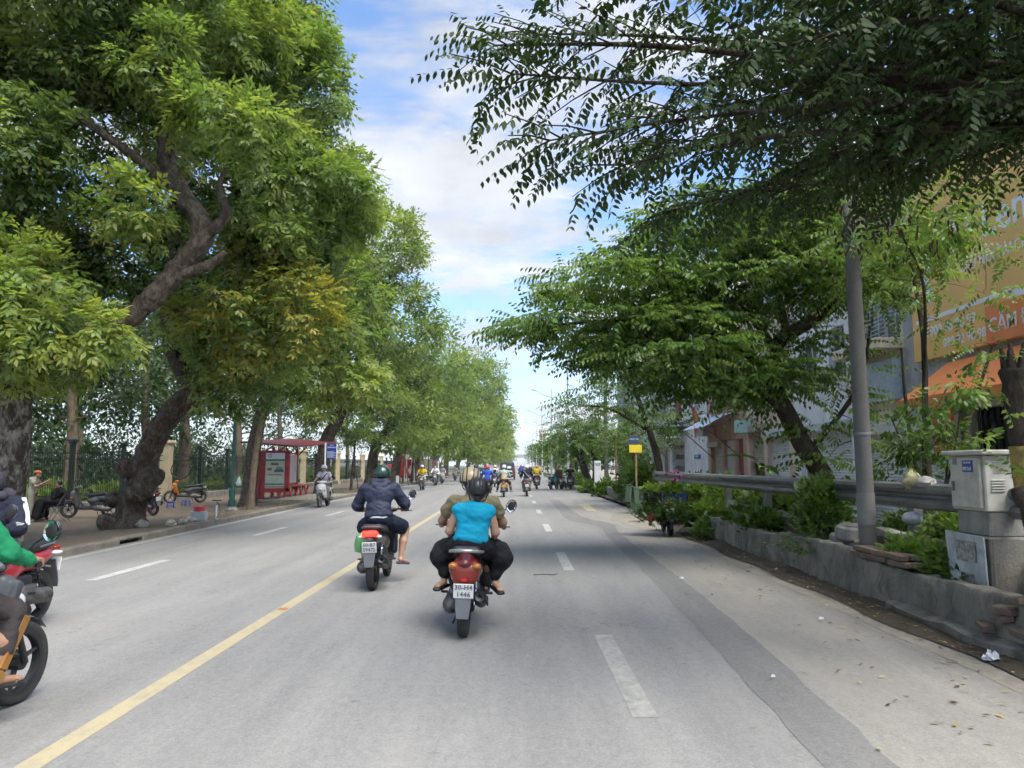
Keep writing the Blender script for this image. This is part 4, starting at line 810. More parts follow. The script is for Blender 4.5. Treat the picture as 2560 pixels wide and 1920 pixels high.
# --- layered tree behind the guardrail
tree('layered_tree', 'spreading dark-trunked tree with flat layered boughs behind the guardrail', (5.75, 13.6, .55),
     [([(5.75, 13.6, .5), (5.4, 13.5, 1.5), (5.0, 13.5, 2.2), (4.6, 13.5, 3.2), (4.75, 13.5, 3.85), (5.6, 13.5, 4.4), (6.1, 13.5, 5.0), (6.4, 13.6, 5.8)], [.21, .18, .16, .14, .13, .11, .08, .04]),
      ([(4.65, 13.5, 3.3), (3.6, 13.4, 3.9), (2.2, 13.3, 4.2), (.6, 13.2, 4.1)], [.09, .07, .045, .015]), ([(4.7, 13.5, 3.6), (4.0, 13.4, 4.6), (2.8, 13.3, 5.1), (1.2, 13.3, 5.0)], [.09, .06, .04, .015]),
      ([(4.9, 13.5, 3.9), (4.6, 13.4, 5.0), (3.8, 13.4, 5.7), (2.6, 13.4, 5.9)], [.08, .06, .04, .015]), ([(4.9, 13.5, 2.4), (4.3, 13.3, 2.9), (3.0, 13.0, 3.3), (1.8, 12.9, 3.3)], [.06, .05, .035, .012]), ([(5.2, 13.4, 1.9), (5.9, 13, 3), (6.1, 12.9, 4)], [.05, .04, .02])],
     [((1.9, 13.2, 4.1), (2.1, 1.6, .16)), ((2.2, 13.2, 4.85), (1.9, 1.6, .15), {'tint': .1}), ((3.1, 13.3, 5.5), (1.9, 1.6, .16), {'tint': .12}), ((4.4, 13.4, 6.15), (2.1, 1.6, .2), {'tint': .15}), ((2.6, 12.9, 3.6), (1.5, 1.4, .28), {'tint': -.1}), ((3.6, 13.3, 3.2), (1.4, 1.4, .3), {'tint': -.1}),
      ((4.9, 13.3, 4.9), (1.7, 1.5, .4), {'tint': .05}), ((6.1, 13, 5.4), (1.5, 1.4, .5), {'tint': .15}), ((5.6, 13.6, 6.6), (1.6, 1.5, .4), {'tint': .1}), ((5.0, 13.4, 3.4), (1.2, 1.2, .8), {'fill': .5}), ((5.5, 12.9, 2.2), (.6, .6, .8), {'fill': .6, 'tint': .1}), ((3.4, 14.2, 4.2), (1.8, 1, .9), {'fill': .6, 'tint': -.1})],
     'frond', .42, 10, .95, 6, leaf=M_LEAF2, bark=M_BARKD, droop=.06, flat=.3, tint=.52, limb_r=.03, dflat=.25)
tree('banner_tree', 'slender light green tree in front of the yellow banner', (6.3, 11.6, .3), [([(6.3, 11.6, .3), (6.25, 11.6, 2), (6.3, 11.6, 3.6), (6.2, 11.7, 5)], [.06, .05, .04, .02]), ([(6.35, 11.5, .4), (6.7, 11.4, 2), (7.1, 11.2, 3.4)], [.04, .03, .02]), ([(6.2, 11.5, .4), (5.9, 11.4, 2.2), (5.8, 11.3, 3.4)], [.035, .03, .015]), ([(6.28, 11.6, 3.0), (5.8, 10.6, 4.2), (4.9, 9.5, 4.7)], [.03, .02, .01])],
     [((6.0, 11.8, 5.2), (.9, .9, .35), {'tint': .2, 'fill': .7}), ((6.5, 11.4, 4.1), (.6, .7, .35), {'tint': .2, 'fill': .4}), ((5.8, 11.5, 4.5), (.8, .8, .45), {'tint': .15, 'fill': .7}), ((7.2, 11.2, 3.3), (.6, .6, .3), {'tint': .2, 'fill': .5}), ((7.0, 11.3, 4.9), (.7, .6, .25), {'tint': .2, 'fill': .35}), ((4.9, 9.4, 4.75), (.95, .5, .4), {'tint': .2, 'fill': .9}), ((5.5, 9.8, 5.0), (.7, .6, .35), {'tint': .2, 'fill': .8})], 'frond', .32, 5, .75, 7, leaf=M_LEAF2, bark=M_BARKD, tint=.55, limb_r=.014, twig=.5, droop=.15)
tree('shrub_clump', 'tall dark-leaved shrub with thin stems beside the power pole', (5.6, 10.6, .5), [([(5.6, 10.6, .5), (5.65, 10.6, 1.5), (5.7, 10.6, 2.6)], [.02, .017, .01]), ([(5.5, 10.6, .5), (5.4, 10.5, 1.6), (5.2, 10.5, 2.3)], [.02, .017, .01]), ([(5.7, 10.6, .5), (6.0, 10.5, 1.7), (6.2, 10.5, 2.6)], [.02, .017, .01]), ([(5.65, 10.5, .5), (5.85, 10.4, 1.5), (5.9, 10.4, 2.2)], [.018, .015, .01])],
     [((5.7, 10.5, 2.1), (.7, .5, .5), {'fill': .5}), ((6.1, 10.5, 1.9), (.45, .4, .4), {'fill': .5}), ((5.5, 10.5, 1.6), (.5, .4, .4), {'fill': .5}), ((5.9, 10.5, 2.7), (.5, .4, .4), {'fill': .7})], 'bush_big', .22, 3, .7, 8, leaf=M_LEAF2, bark=M_BARKD, tint=.4, limb_r=.01, twig=.4, cat='shrub')
# pollarded trunk at the right edge, yellow band painted round it
pt_ = thing('pollarded_tree', 'cut-off brown trunk with yellow paint band in front of the cabinet', 'tree', (4.36, 6.35, .45))
p, r = catmull([(0, 0, 0), (-.02, .05, .55), (-.10, .02, .95), (-.14, 0, 1.25), (-.17, 0, 1.75), (-.16, 0, 2.0)], [.10, .095, .088, .085, .09, .12], 5); b_ = MB(); b_.tube(p, [x * (1 + .1 * math.sin(i * 1.9)) for i, x in enumerate(r)], 14, jit=.08, rnd=random.Random(2))
rr = random.Random(6)
for k in range(5): a = k * 1.25; b_.tube([(-.16 + .05 * math.cos(a), .05 * math.sin(a), 1.95), (-.16 + .09 * math.cos(a), .09 * math.sin(a), 2.12 + rr.uniform(0, .14))], [.05, .012], 6)
b_.build('trunk', M_BARKD, pt_, smooth=80)
p2, r2 = catmull([(-.02, .0, .35), (-.12, -.12, .72), (-.30, -.2, .92), (-.34, -.2, 1.02)], [.085, .075, .06, .05], 5); b_ = MB(); b_.tube(p2, r2, 10, jit=.1, rnd=random.Random(3)); b_.build('bough', M_BARKD, pt_, smooth=80)
b_ = MB(); b_.tube([(-.107, .018, .98), (-.125, .01, 1.12), (-.14, 0, 1.27), (-.146, 0, 1.36)], [.099, .098, .097, .097], 16, cap=False, jit=.03, rnd=random.Random(4)); b_.build('paint_band', mat('yellow_paint_band', (0.42, 0.30, 0.055), .85, var=.3, scale=9, col2=(0.12, 0.09, 0.04)), pt_, smooth=80)
g_ = np.random.default_rng(31); Pn = np.array([[-.1 + g_.uniform(-.25, .35), g_.uniform(-.3, .1), 1.2 + g_.uniform(-.4, .9)] for _ in range(26)]); V, tn = place_sprays('frond', Pn, g_.normal(0, 1, (26, 3)), g_.uniform(.35, .6, 26), g_.uniform(.6, .9, 26), g_)
link('sprouts', arr_mesh('sprouts', V, 4, [M_LEAF2], tn, smooth=False), pt_)['kind'] = 'stuff'
# --- farther trees on the right
tree('verge_tree', 'loose feathery tree reaching towards the street lamps behind the layered tree', (5.6, 29, .3), [([(5.6, 29, .3), (5.4, 29, 2), (4.9, 29, 3.6), (4.4, 29, 5.2)], [.16, .13, .10, .05]), ([(5, 29, 3), (3.6, 29, 3.8), (2.4, 29, 3.9)], [.06, .045, .02])],
     [((3.5, 29, 4.2), (1.9, 1.6, .4)), ((4.2, 29, 5.2), (1.7, 1.5, .4), {'tint': .05}), ((5, 29, 6.2), (1.5, 1.4, .45)), ((6, 29, 5), (1.5, 1.4, .6)), ((5.6, 29, 3.4), (1.2, 1.2, .5))], 'frond_far', .6, 6, .85, 9, leaf=M_LEAF2, bark=M_BARKD, flat=.35, tint=.46, dflat=.3, droop=.1)
tree('verge_tree', 'bright green small tree behind the blank yellow sign', (5.6, 35, .2), [([(5.6, 35, .2), (5.5, 35, 1.6), (5.2, 35, 3.2)], [.09, .08, .04])], [((4.9, 34.8, 3.6), (1.2, 1.1, .55), {'tint': .2}), ((5.8, 35, 2.7), (1.1, 1.0, .6), {'tint': .15}), ((4.6, 34.8, 2.5), (.9, .8, .4), {'tint': .1}), ((6.1, 35, 3.8), (.9, .9, .5), {'tint': .2})], 'frond_far', .5, 7, .7, 10, leaf=M_LEAF2, bark=M_BARKD, tint=.6, flat=.5)
tree('verge_tree', 'dark flat-topped tree shading the parked motorbikes and people', (5.0, 50.5, .2), [([(5.0, 50.5, .1), (4.6, 50.5, 1.4), (4.2, 50.4, 2.6), (3.9, 50.4, 3.8)], [.26, .24, .18, .08]), ([(5.2, 50.6, .2), (5.3, 50.6, 1.8), (5.0, 50.6, 3)], [.16, .14, .08])],
     [((3.2, 50, 3.1), (1.9, 1.8, .4)), ((3.7, 50.2, 4.0), (1.8, 1.8, .45), {'tint': .05}), ((4.4, 50.3, 4.9), (1.5, 1.6, .4)), ((5.4, 50.3, 3.8), (1.5, 1.6, .7)), ((4.6, 50.2, 2.6), (1.3, 1.3, .35))], 'frond_far', .7, 7, 1.1, 11, leaf=M_LEAF2, bark=M_BARKD, tint=.42, flat=.35, dflat=.3, droop=.1)
for i, (x, d, z, r) in enumerate(((7.0, 64, 3.4, 2.6), (6.6, 82, 3.6, 2.8), (7.4, 104, 3.8, 3.2), (7.2, 135, 4.2, 3.6), (7.5, 175, 4.6, 4.2), (8.5, 230, 5, 5))):
    tree('verge_tree', ['rounded verge tree just past the parked motorbikes', 'second rounded verge tree past the parked motorbikes', 'third rounded verge tree past the parked motorbikes', 'fourth far verge tree on the right side', 'fifth far verge tree on the right side', 'last hazy verge tree on the right side'][i], (x, d, 0), [([(x, d, -.05), (x, d, 1.5), (x, d, z)], [.2, .18, .08])], [((x, d, z), (r, r, r * .6)), ((x + 1.5, d, z - .6), (r, r, r * .5))], 'far' if d < 100 else 'far2', 1.1 if d < 100 else 1.6, 8, .85, 90 + i, leaf=M_LEAF2, bark=M_BARKD, tint=.5, limbs=False, group='verge trees on the far right')

# --- bushes and bedding
def shrub(name, label, c, r, n, kind='bush', seed=1, tint=.5, leaf=None, group=None, scale=1.0, cat='shrub', stems=6):
    rng = np.random.default_rng(seed); s = thing(name, label, cat, c, group=group); v = sph(rng, n); v[:, 2] = np.abs(v[:, 2]); q = rng.uniform(.4, 1, n)[:, None]
    V, tn = place_sprays(kind, v * q * np.array(r), v + rng.normal(0, .3, (n, 3)) + np.array([0, 0, .3]), rng.uniform(.7, 1.25, n) * scale, np.clip(rng.normal(tint, .14, n), 0, 1), rng)
    link('foliage', arr_mesh('foliage', V, V.shape[1], [leaf or M_LEAF2], tn, smooth=False), s)['kind'] = 'stuff'; TRI[0] += 2 * len(V)
    b_ = MB()
    for k in range(stems):
        e = Vector(v[k]) * .7; b_.tube([(0, 0, -.08), (e.x * r[0] * .3, e.y * r[1] * .3, r[2] * .4), (e.x * r[0], e.y * r[1], max(.05, e.z * r[2]))], [.012, .009, .005], 4)
    b_.build('stems', M_BARKD, s)['kind'] = 'stuff'; return s
SH = [((4.65, 8.35, .5), (.2, .32, .28), 60, .62, 'small bright green bush on the wall beside the cabinet'), ((4.58, 9.0, .5), (.22, .34, .30), 80, .6, 'leafy green bush behind the loose bricks on the wall'), ((4.6, 7.95, .45), (.16, .2, .2), 40, .55, 'low green tuft against the cabinet pedestal'),
      ((5.25, 9.1, .72), (.35, .65, .42), 150, .68, 'pale green bush under the guardrail next to the cabinet'), ((4.62, 11.7, .75), (.28, .45, .75), 170, .3, 'dark creeper hanging over the wall below the layered tree'), ((4.36, 11.5, .35), (.2, .32, .42), 70, .3, 'dark feathery creeper drooping over the wall face'),
      ((4.62, 14.6, .45), (.22, .8, .28), 120, .5, 'spreading green plant in the planter left of the dark creeper'), ((4.62, 15.9, .45), (.2, .5, .22), 60, .45, 'low weeds in the planter by the leaning slab'), ((5.4, 16.2, .75), (.4, 1.6, .38), 220, .72, 'yellow-green bed of bushes below the middle of the guardrail'), ((5.4, 19.6, .75), (.4, 1.6, .5), 220, .7, 'yellow-green bushes behind the plant vendor motorbike'),
      ((4.5, 17.7, .35), (.3, .6, .42), 120, .75, 'lime green bush at the end of the low wall'), ((4.25, 17.0, .08), (.16, .5, .3), 60, .4, 'weeds at the foot of the wall end'), ((4.7, 20.5, .2), (.4, .7, .6), 130, .55, 'leafy bush behind the plant vendor load'), ((4.75, 22.6, .3), (.4, .9, .7), 140, .5, 'green bush beside the green wheelie bin'), ((5.5, 23.5, .7), (.5, 1.5, .6), 140, .6, 'green bushes at the far end of the guardrail'),
      ((5.2, 31.5, .4), (.6, 1.2, 1.3), 200, .4, 'dense dark green bush below the yellow sign'), ((5.4, 34.0, .4), (.7, 1.4, 1.5), 200, .38, 'dense dark bush behind the yellow sign'), ((4.75, 40.5, .0), (.35, .7, .75), 90, .5, 'green bush beside the numbered concrete post'), ((4.6, 46.5, 0), (.6, 1.5, .5), 90, .55, 'low weeds between the numbered post and the shaded tree'), ((5.6, 11.0, .6), (.3, .6, .35), 90, .5, 'low dark bush behind the power pole'),
      ((5.3, 13.2, .75), (.4, .8, .4), 120, .4, 'shady bush at the foot of the layered tree'), ((4.6, 57, 0), (.9, 2.5, 1.0), 120, .6, 'green bush on the verge past the parked motorbikes'), ((4.9, 66, 0), (1.0, 4, 1.1), 120, .62, 'second green bush on the verge past the parked motorbikes'), ((5.0, 78, 0), (1.0, 5, 1.2), 120, .6, 'long green bush on the verge below the street lamps')]
for i, (c, r, n, tn_, lab) in enumerate(SH):
    k = 'bush' if c[1] < 14 and 'feathery' not in lab else ('feather' if 'feathery' in lab else 'bush_big')
    shrub('shrub', lab, c, r, int(n * (1.25 if k == 'bush' else 1)), k, 200 + i, tn_, scale=(1.0 if c[1] < 28 else 1.7), cat='shrub')
for i, (x, d, r, n) in enumerate(((-17.8, 30, 1.0, 110), (-17.6, 33.5, .8, 80), (-18, 27, 1.1, 110), (-17.4, 40.5, .8, 70), (-17.5, 44.5, .7, 60), (-18.2, 53, 1.2, 90), (-18.2, 60, 1.3, 90), (-18.3, 67, 1.4, 90), (-18.4, 76, 1.6, 90), (-18.5, 88, 1.8, 90))):
    shrub('park_shrub', ['light green shrub behind the railing right of the grey scooter', 'small shrub behind the railing at the leaning trunk', 'leafy shrub behind the railing near the barber', 'small light shrub behind the railing above the orange scooter', 'little shrub behind the railing above the blue bag', 'shrub behind the railing past the white shelter panel', 'shrub behind the railing at the blue sign', 'shrub behind the railing past the blue sign', 'far shrub behind the railing by the young trees', 'farthest shrub behind the railing'][i], (x, d, -.1), (r * .9, r * 1.2, r * 1.05), n, 'bush_big', 300 + i, .7, leaf=M_LEAF, scale=1.7)
for i in range(9):
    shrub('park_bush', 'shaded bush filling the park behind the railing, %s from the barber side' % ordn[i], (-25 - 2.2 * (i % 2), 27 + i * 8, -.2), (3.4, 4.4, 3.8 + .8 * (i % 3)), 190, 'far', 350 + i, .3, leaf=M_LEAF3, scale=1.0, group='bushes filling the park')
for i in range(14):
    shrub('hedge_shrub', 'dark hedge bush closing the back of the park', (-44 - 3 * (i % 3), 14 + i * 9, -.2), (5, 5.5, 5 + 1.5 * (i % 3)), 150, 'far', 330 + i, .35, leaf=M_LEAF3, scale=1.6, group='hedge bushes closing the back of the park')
# banana-like plant with two big bright leaves
bn = thing('taro_plant', 'plant with two large bright green leaves above the guardrail', 'plant', (5.3, 16.6, .75))
M_BIGLEAF = mat('big_leaf', (0.16, 0.36, 0.035), .4, var=.12, scale=8, trans=0)
def big_leaf(L, W, curl, loc, rot):
    b_ = MB(); rows = []
    for i in range(9):
        t = i / 8; w = W * math.sin(math.pi * (t * .92 + .06)) ** .8; z = -curl * t * t * L
        rows.append([(s * w, L * t, z + abs(s) * w * .35) for s in (-1, -.5, 0, .5, 1)])
    b_.loft(rows, cap=False, closed=False); o = b_.build('leaf', M_BIGLEAF, bn, smooth=60, loc=loc, rot=rot); return o
big_leaf(.75, .17, .35, (-.02, -.02, 1.0), (R(25), 0, R(75))); big_leaf(.55, .14, .5, (0, -.02, .85), (R(10), 0, R(-60))); big_leaf(.4, .11, .5, (0, 0, .75), (R(20), 0, R(200)))
b_ = MB(); b_.tube([(0, 0, -.05), (0, 0, .5), (-.02, -.02, 1.0)], [.035, .025, .012], 7); b_.build('stem', M_BIGLEAF, bn)
# fallen leaves and gutter litter
rng = np.random.default_rng(44); N = 900
gx = np.concatenate([rng.uniform(3.85, 4.2, 450), 4.0 - np.abs(rng.normal(0, .8, 300)), rng.uniform(-14, -8.6, 150)]); gy = np.concatenate([rng.uniform(5, 19, 450), rng.uniform(4, 19, 300), rng.uniform(12, 40, 150)])
gz = np.array([(.03 + max(0, (x - 3.92) * .2) if x > 3.9 else .014) if x > 0 else walkz(x, y) + .015 for x, y in zip(gx, gy)]); V = []
for x, y, z in zip(gx, gy, gz):
    a = rng.uniform(0, 6.28); V.append(leaflet(np.array([x, y, z]), np.array([math.cos(a), math.sin(a), rng.uniform(-.05, .2)]), np.array([rng.normal(0, .2), rng.normal(0, .2), 1.0]), rng.uniform(.04, .09), rng.uniform(.015, .032), .0))
M_FALL = m_leaf('fallen_leaf', [(0, (.06, .04, .022)), (.45, (.14, .09, .04)), (.7, (.42, .30, .06)), (1, (.5, .42, .12))], .1)
fl = link('fallen_leaves', arr_mesh('fallen_leaves', np.array(V), 4, [M_FALL], np.clip(rng.normal(.4, .3, N), 0, 1), smooth=False)); tag(fl, 'dry fallen leaves lying along the gutter and sidewalk', 'leaves', kind='stuff')
# tufts of grass along the left verge
P = []; D = []
for _ in range(500):
    y = rng.uniform(22, 70); P.append((kerbx(y) - .25 - abs(rng.normal(0, .5)), y, .1)); D.append(rng.normal(0, .5, 3) + np.array([0, 0, 1]))
V, tn = place_sprays('feather', np.array(P), np.array(D), rng.uniform(.25, .5, 500), rng.uniform(.5, .9, 500), rng); gs = link('grass', arr_mesh('grass', V, 4, [M_LEAF], tn, smooth=False)); tag(gs, 'short green grass along the left kerb', 'grass', kind='stuff')
print('leaf triangles', TRI[0])
# ------------------------------------------------------------ shop houses along the side street
M_GLASS = mat('dark_window_glass', (0.03, 0.035, 0.04), 0.12, 0.0, var=.05, spec=.8)
M_SHUT = mat('roller_shutter', (0.56, 0.57, 0.56), 0.5, 0.1, var=.1, scale=2)
M_SHUTB = mat('beige_shutter', (0.42, 0.37, 0.28), 0.6, 0.1, var=.12, scale=2)
M_DKGRILLE = mat('dark_folding_grille', (0.045, 0.055, 0.075), 0.5, 0.4, var=.1)
M_RED = mat('red_door_paint', (0.26, 0.03, 0.025), 0.55, var=.15); M_BROWN = mat('brown_wood_door', (0.12, 0.06, 0.035), .6, var=.2)
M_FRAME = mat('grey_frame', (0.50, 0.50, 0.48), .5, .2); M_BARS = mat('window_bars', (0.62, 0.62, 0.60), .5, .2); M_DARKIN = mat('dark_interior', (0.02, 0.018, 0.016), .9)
def wallm(name, c, s=None): return MATS.get(name) or m_concrete(name, c, tuple(x * .9 for x in c), tuple(x * .55 for x in c), .05)
FXR = 10.0
def house(label, y0, y1, ztop, wm, ops, depth=11, name='shop_house', roof=None):
    h = thing(name, label, 'house', (FXR, y0, 0.13)); Z = 0.13; L = y1 - y0; H = ztop - Z; b_ = MB(); T = 0.24
    ys = sorted({0, L, *[o[0] for o in ops], *[o[1] for o in ops]}); zs = sorted({0, H, *[o[2] for o in ops], *[o[3] for o in ops]})
    for a, b2 in zip(ys, ys[1:]):
        for c, d in zip(zs, zs[1:]):
            ym, zm = (a + b2) / 2, (c + d) / 2
            if any(o[0] < ym < o[1] and o[2] < zm < o[3] for o in ops): continue
            b_.quad((0, a, c), (0, a, d), (0, b2, d), (0, b2, c))
    for o in ops:
        a, b2, c, d = o[:4]
        b_.quad((0, a, c), (T, a, c), (T, a, d), (0, a, d)); b_.quad((0, b2, c), (0, b2, d), (T, b2, d), (T, b2, c)); b_.quad((0, a, d), (T, a, d), (T, b2, d), (0, b2, d)); b_.quad((0, a, c), (0, b2, c), (T, b2, c), (T, a, c))
    b_.quad((0, 0, 0), (0, 0, H), (depth, 0, H), (depth, 0, 0)); b_.quad((0, L, 0), (depth, L, 0), (depth, L, H), (0, L, H)); b_.quad((depth, 0, 0), (depth, 0, H), (depth, L, H), (depth, L, 0))
    me = b_.mesh('wall'); me.materials.append(wm); link('wall', me, h)
    b_ = MB(); b_.box((depth / 2 - .15, L / 2, H + .06), (depth + .3, L - .02, .14)); b_.build('roof', roof or M_WALLC2, h)
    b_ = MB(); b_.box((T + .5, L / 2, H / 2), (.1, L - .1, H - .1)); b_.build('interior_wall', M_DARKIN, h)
    for o in ops:
        a, b2, c, d, k = o[:5]; w = b2 - a; hh = d - c; ym = (a + b2) / 2
        if k == 'window' or k == 'bars':
            b_ = MB()
            for q in ((ym, c + .03, w, .06), (ym, d - .03, w, .06)): b_.box((T - .05, q[0], q[1]), (.06, q[2], q[3]))
            for yy in (a + .03, ym, b2 - .03): b_.box((T - .05, yy, (c + d) / 2), (.055, .06, hh - .12))
            wn = b_.build('window', M_FRAME, h); b_ = MB(); b_.box((T - .04, ym, (c + d) / 2), (.015, w - .1, hh - .1)); b_.build('pane', M_GLASS, wn)
            b_ = MB(); b_.box((-.05, ym, c - .04), (.16, w + .16, .07)); b_.build('sill', wm, wn)
            if k == 'bars':
                b_ = MB(); n = int(hh / .11)
                for i in range(n + 1): b_.tube([(-.12, a - .05, c + hh * i / n), (-.12, b2 + .05, c + hh * i / n)], .012, 5)
                for i in range(6): b_.tube([(-.12, a - .05 + (w + .1) * i / 5, c), (-.12, a - .05 + (w + .1) * i / 5, d)], .012, 5)
                q = b_.build('bars', M_BARS, wn); q['kind'] = 'stuff'
        elif k == 'shutter':
            b_ = MB(); n = max(6, int(hh / .085)); rows = []
            for i in range(n * 2 + 1): z = c + hh * i / (n * 2); rows.append([(T - .06 + (.022 if i % 2 else 0), a, z), (T - .06 + (.022 if i % 2 else 0), b2, z)])
            b_.loft(rows, cap=False, closed=False); b_.build('roller_shutter', o[5] if len(o) > 5 else M_SHUT, h)
            b_ = MB(); b_.box((-.06, ym, d + .14), (.3, w + .1, .28), bev=.02); b_.build('shutter_box', o[5] if len(o) > 5 else M_SHUT, h)
        elif k == 'grille':
            b_ = MB(); n = int(w / .11)
            for i in range(n + 1): b_.tube([(T - .1 + (.03 if i % 2 else 0), a + w * i / n, c), (T - .1 + (.03 if i % 2 else 0), a + w * i / n, d)], .012, 4)
            for i in range(n):
                for r_ in range(4): z0 = c + hh * (r_ + .15) / 4; z1 = c + hh * (r_ + .75) / 4; b_.tube([(T - .1, a + w * i / n, z0), (T - .1, a + w * (i + 1) / n, z1)], .007, 4); b_.tube([(T - .09, a + w * i / n, z1), (T - .09, a + w * (i + 1) / n, z0)], .007, 4)
            q = b_.build('folding_grille', o[5] if len(o) > 5 else M_DKGRILLE, h); q['kind'] = 'stuff'
            b_ = MB(); b_.box((-.02, ym, d + .05), (.12, w + .2, .1)); b_.build('lintel', o[6] if len(o) > 6 else M_FRAME, h)
        elif k == 'door':
            dm = o[5] if len(o) > 5 else M_BROWN; n = 2
            for i in range(n):
                b_ = MB(); yc = a + w * (i + .5) / n; b_.box((T - .06, yc, (c + d) / 2), (.05, w / n - .02, hh - .02), bev=.01)
                for q in (.27, .73): b_.box((T - .09, yc, c + hh * q), (.03, w / n - .22, hh * .36), bev=.01)
                b_.build('door', dm, h)
    return h
W_WHITE = wallm('white_render', (0.80, 0.81, 0.82)); W_GREY = wallm('grey_render', (0.44, 0.44, 0.43)); W_CREAM = wallm('cream_house_render', (0.76, 0.68, 0.50)); W_PINK = wallm('pink_render', (0.56, 0.36, 0.28)); W_PEACH = wallm('peach_render', (0.72, 0.56, 0.46))
hG = house('shop house carrying the large yellow lender banner, nearest on the right', 9.5, 19.35, 9.2, W_GREY, [(2.4, 7.2, .0, 2.75, 'grille'), (7.95, 9.6, .35, 2.35, 'shutter'), (.3, 1.9, 0, 2.6, 'shutter')])
hF = house('narrow house with barred upper window and cream ledge beside the banner', 19.37, 22.1, 9.6, W_CREAM, [(.2, 2.5, 0, 2.35, 'shutter'), (.15, 2.35, 4.75, 6.2, 'bars'), (.3, 2.2, 7.4, 8.8, 'window')])
hE = house('tall off-white house behind the layered tree', 22.12, 27.2, 13.2, W_WHITE, [(.5, 4.6, 0, 2.6, 'shutter'), (.7, 1.9, 4.2, 5.8, 'window'), (2.9, 4.3, 4.2, 5.8, 'window'), (.7, 1.9, 7.4, 9.0, 'window'), (2.9, 4.3, 7.4, 9.0, 'window'), (1.5, 3.5, 10.4, 12, 'window')])
hD = house('pinkish shop house with half-open beige roller shutter', 27.22, 32.9, 10.4, W_PEACH, [(.6, 3.0, 0, 2.6, 'shutter', M_SHUT), (3.4, 5.3, 1.6, 2.9, 'shutter', M_SHUTB), (3.4, 5.3, 0, 1.6, 'open'), (.8, 2.2, 4.4, 5.9, 'window'), (3.3, 4.8, 4.4, 5.9, 'window'), (1.5, 4, 7.4, 8.9, 'window')])
hC = house('narrow brick shop house with the pale blue awning and red flag', 32.92, 39.55, 9.2, W_PINK, [(.5, 1.6, 0, 2.7, 'door', M_RED), (2.0, 3.6, 0, 2.7, 'door', M_FRAME), (4.0, 6.0, 0, 2.4, 'shutter', M_SHUTB), (1.0, 2.4, 4.6, 6.0, 'window'), (4.0, 5.6, 4.6, 6.0, 'window'), (2.5, 4.4, 7.2, 8.4, 'window')])
hB = house('white house with small balcony and black cable bundles', 39.57, 49.3, 12.4, W_WHITE, [(5.4, 8.9, 0, 2.75, 'grille', M_FRAME), (6.0, 8.4, 4.2, 6.3, 'door', M_RED), (1.4, 2.8, 4.8, 6.2, 'window'), (1.4, 2.8, 8.2, 9.6, 'window'), (5.9, 7.6, 8.2, 9.6, 'window')])
hA = house('grey weathered house with dark red doors left of the white house', 49.32, 56.0, 11.0, W_GREY, [(.6, 1.6, 0, 2.7, 'door', M_RED), (2.2, 4.2, 0, 2.7, 'shutter'), (4.6, 6.0, 0, 2.7, 'door'), (1, 2.4, 4.3, 5.9, 'window'), (4, 5.4, 4.3, 5.9, 'window'), (1, 2.4, 7.4, 9, 'window'), (4, 5.4, 7.4, 9, 'window')])
hA2 = house('house with red gate post behind the bright green tree', 56.02, 63.5, 9.0, W_WHITE, [(.6, 2.2, 0, 2.7, 'door', M_BROWN), (3, 5, 0, 2.7, 'shutter'), (1, 2.4, 4.3, 5.9, 'window'), (4, 5.4, 4.3, 5.9, 'window')])
hA3 = house('tall teal-roofed house seen above the layered tree', 63.6, 74, 15.6, W_GREY, [(1, 4, 0, 2.7, 'shutter'), (1, 3, 4.3, 5.9, 'window'), (5, 7, 4.3, 5.9, 'window'), (1, 3, 8, 9.6, 'window'), (5, 7, 8, 9.6, 'window')], roof=mat('teal_sheet_roof', (0.04, 0.17, 0.16), .5, var=.1))
# banner and signs of the lender
M_BAN = mat('yellow_banner', (0.82, 0.50, 0.14), .55, var=.05, scale=.6); M_ORB = mat('orange_banner', (0.80, 0.24, 0.05), .5, var=.06, scale=.7); M_SIGNW = mat('sign_white', (0.80, 0.82, 0.86), .5, var=.03); M_YELT = mat('sign_yellow', (0.85, 0.70, 0.05), .5)
bn_ = thing('shop_banner', 'large yellow banner with white F2P Lending lettering on the shop house', 'banner', (FXR - .1, 9.7, 0))
b_ = MB(); b_.box((0, 4.45, 6.25), (.1, 8.9, 4.2), bev=.01); b_.build('board', M_BAN, bn_)
RT = (R(90), 0, R(-90))
text('F2P Lending', M_SIGNW, bn_, (-.056, 7.75, 6.72), RT, 1.02, align='LEFT', bold=.012, ext=.004); text('TIỀN - CẦU NỐI TÀI CHÍNH SỐ', M_SIGNW, bn_, (-.056, 7.75, 5.95), RT, .30, align='LEFT', bold=.004, ext=.004); text('1', M_YELT, bn_, (-.056, 4.45, 6.02), RT, .62, align='LEFT', bold=.012, ext=.004)
b_ = MB(); b_.add([(-.056, 8.45, 6.15), (-.056, 8.05, 6.95), (-.056, 7.9, 6.3), (-.056, 8.2, 5.75)], [(0, 1, 2, 3)]); b_.add([(-.056, 8.35, 5.7), (-.056, 8.15, 6.0), (-.056, 7.85, 5.75), (-.056, 8.1, 5.45)], [(0, 1, 2, 3)]); b_.build('logo', M_SIGNW, bn_, smooth=0)
b_ = MB(); b_.box((-.056, 6.9, 5.10), (.01, 3.6, .09)); b_.box((-.056, 2.6, 5.02), (.01, 5.2, .16)); b_.build('rule', M_SIGNW, bn_)
text('1900 98 98 99', M_SIGNW, bn_, (-.056, 8.3, 4.78), RT, .34, align='LEFT', bold=.005, ext=.004); text('090 92 98 98', M_SIGNW, bn_, (-.056, 7.6, 4.42), RT, .30, align='LEFT', bold=.005, ext=.004)
b_ = MB(); b_.box((-.052, 3.0, 4.55), (.02, 6.0, .78), bev=.005); ob = b_.build('lower_board', M_ORB, bn_)
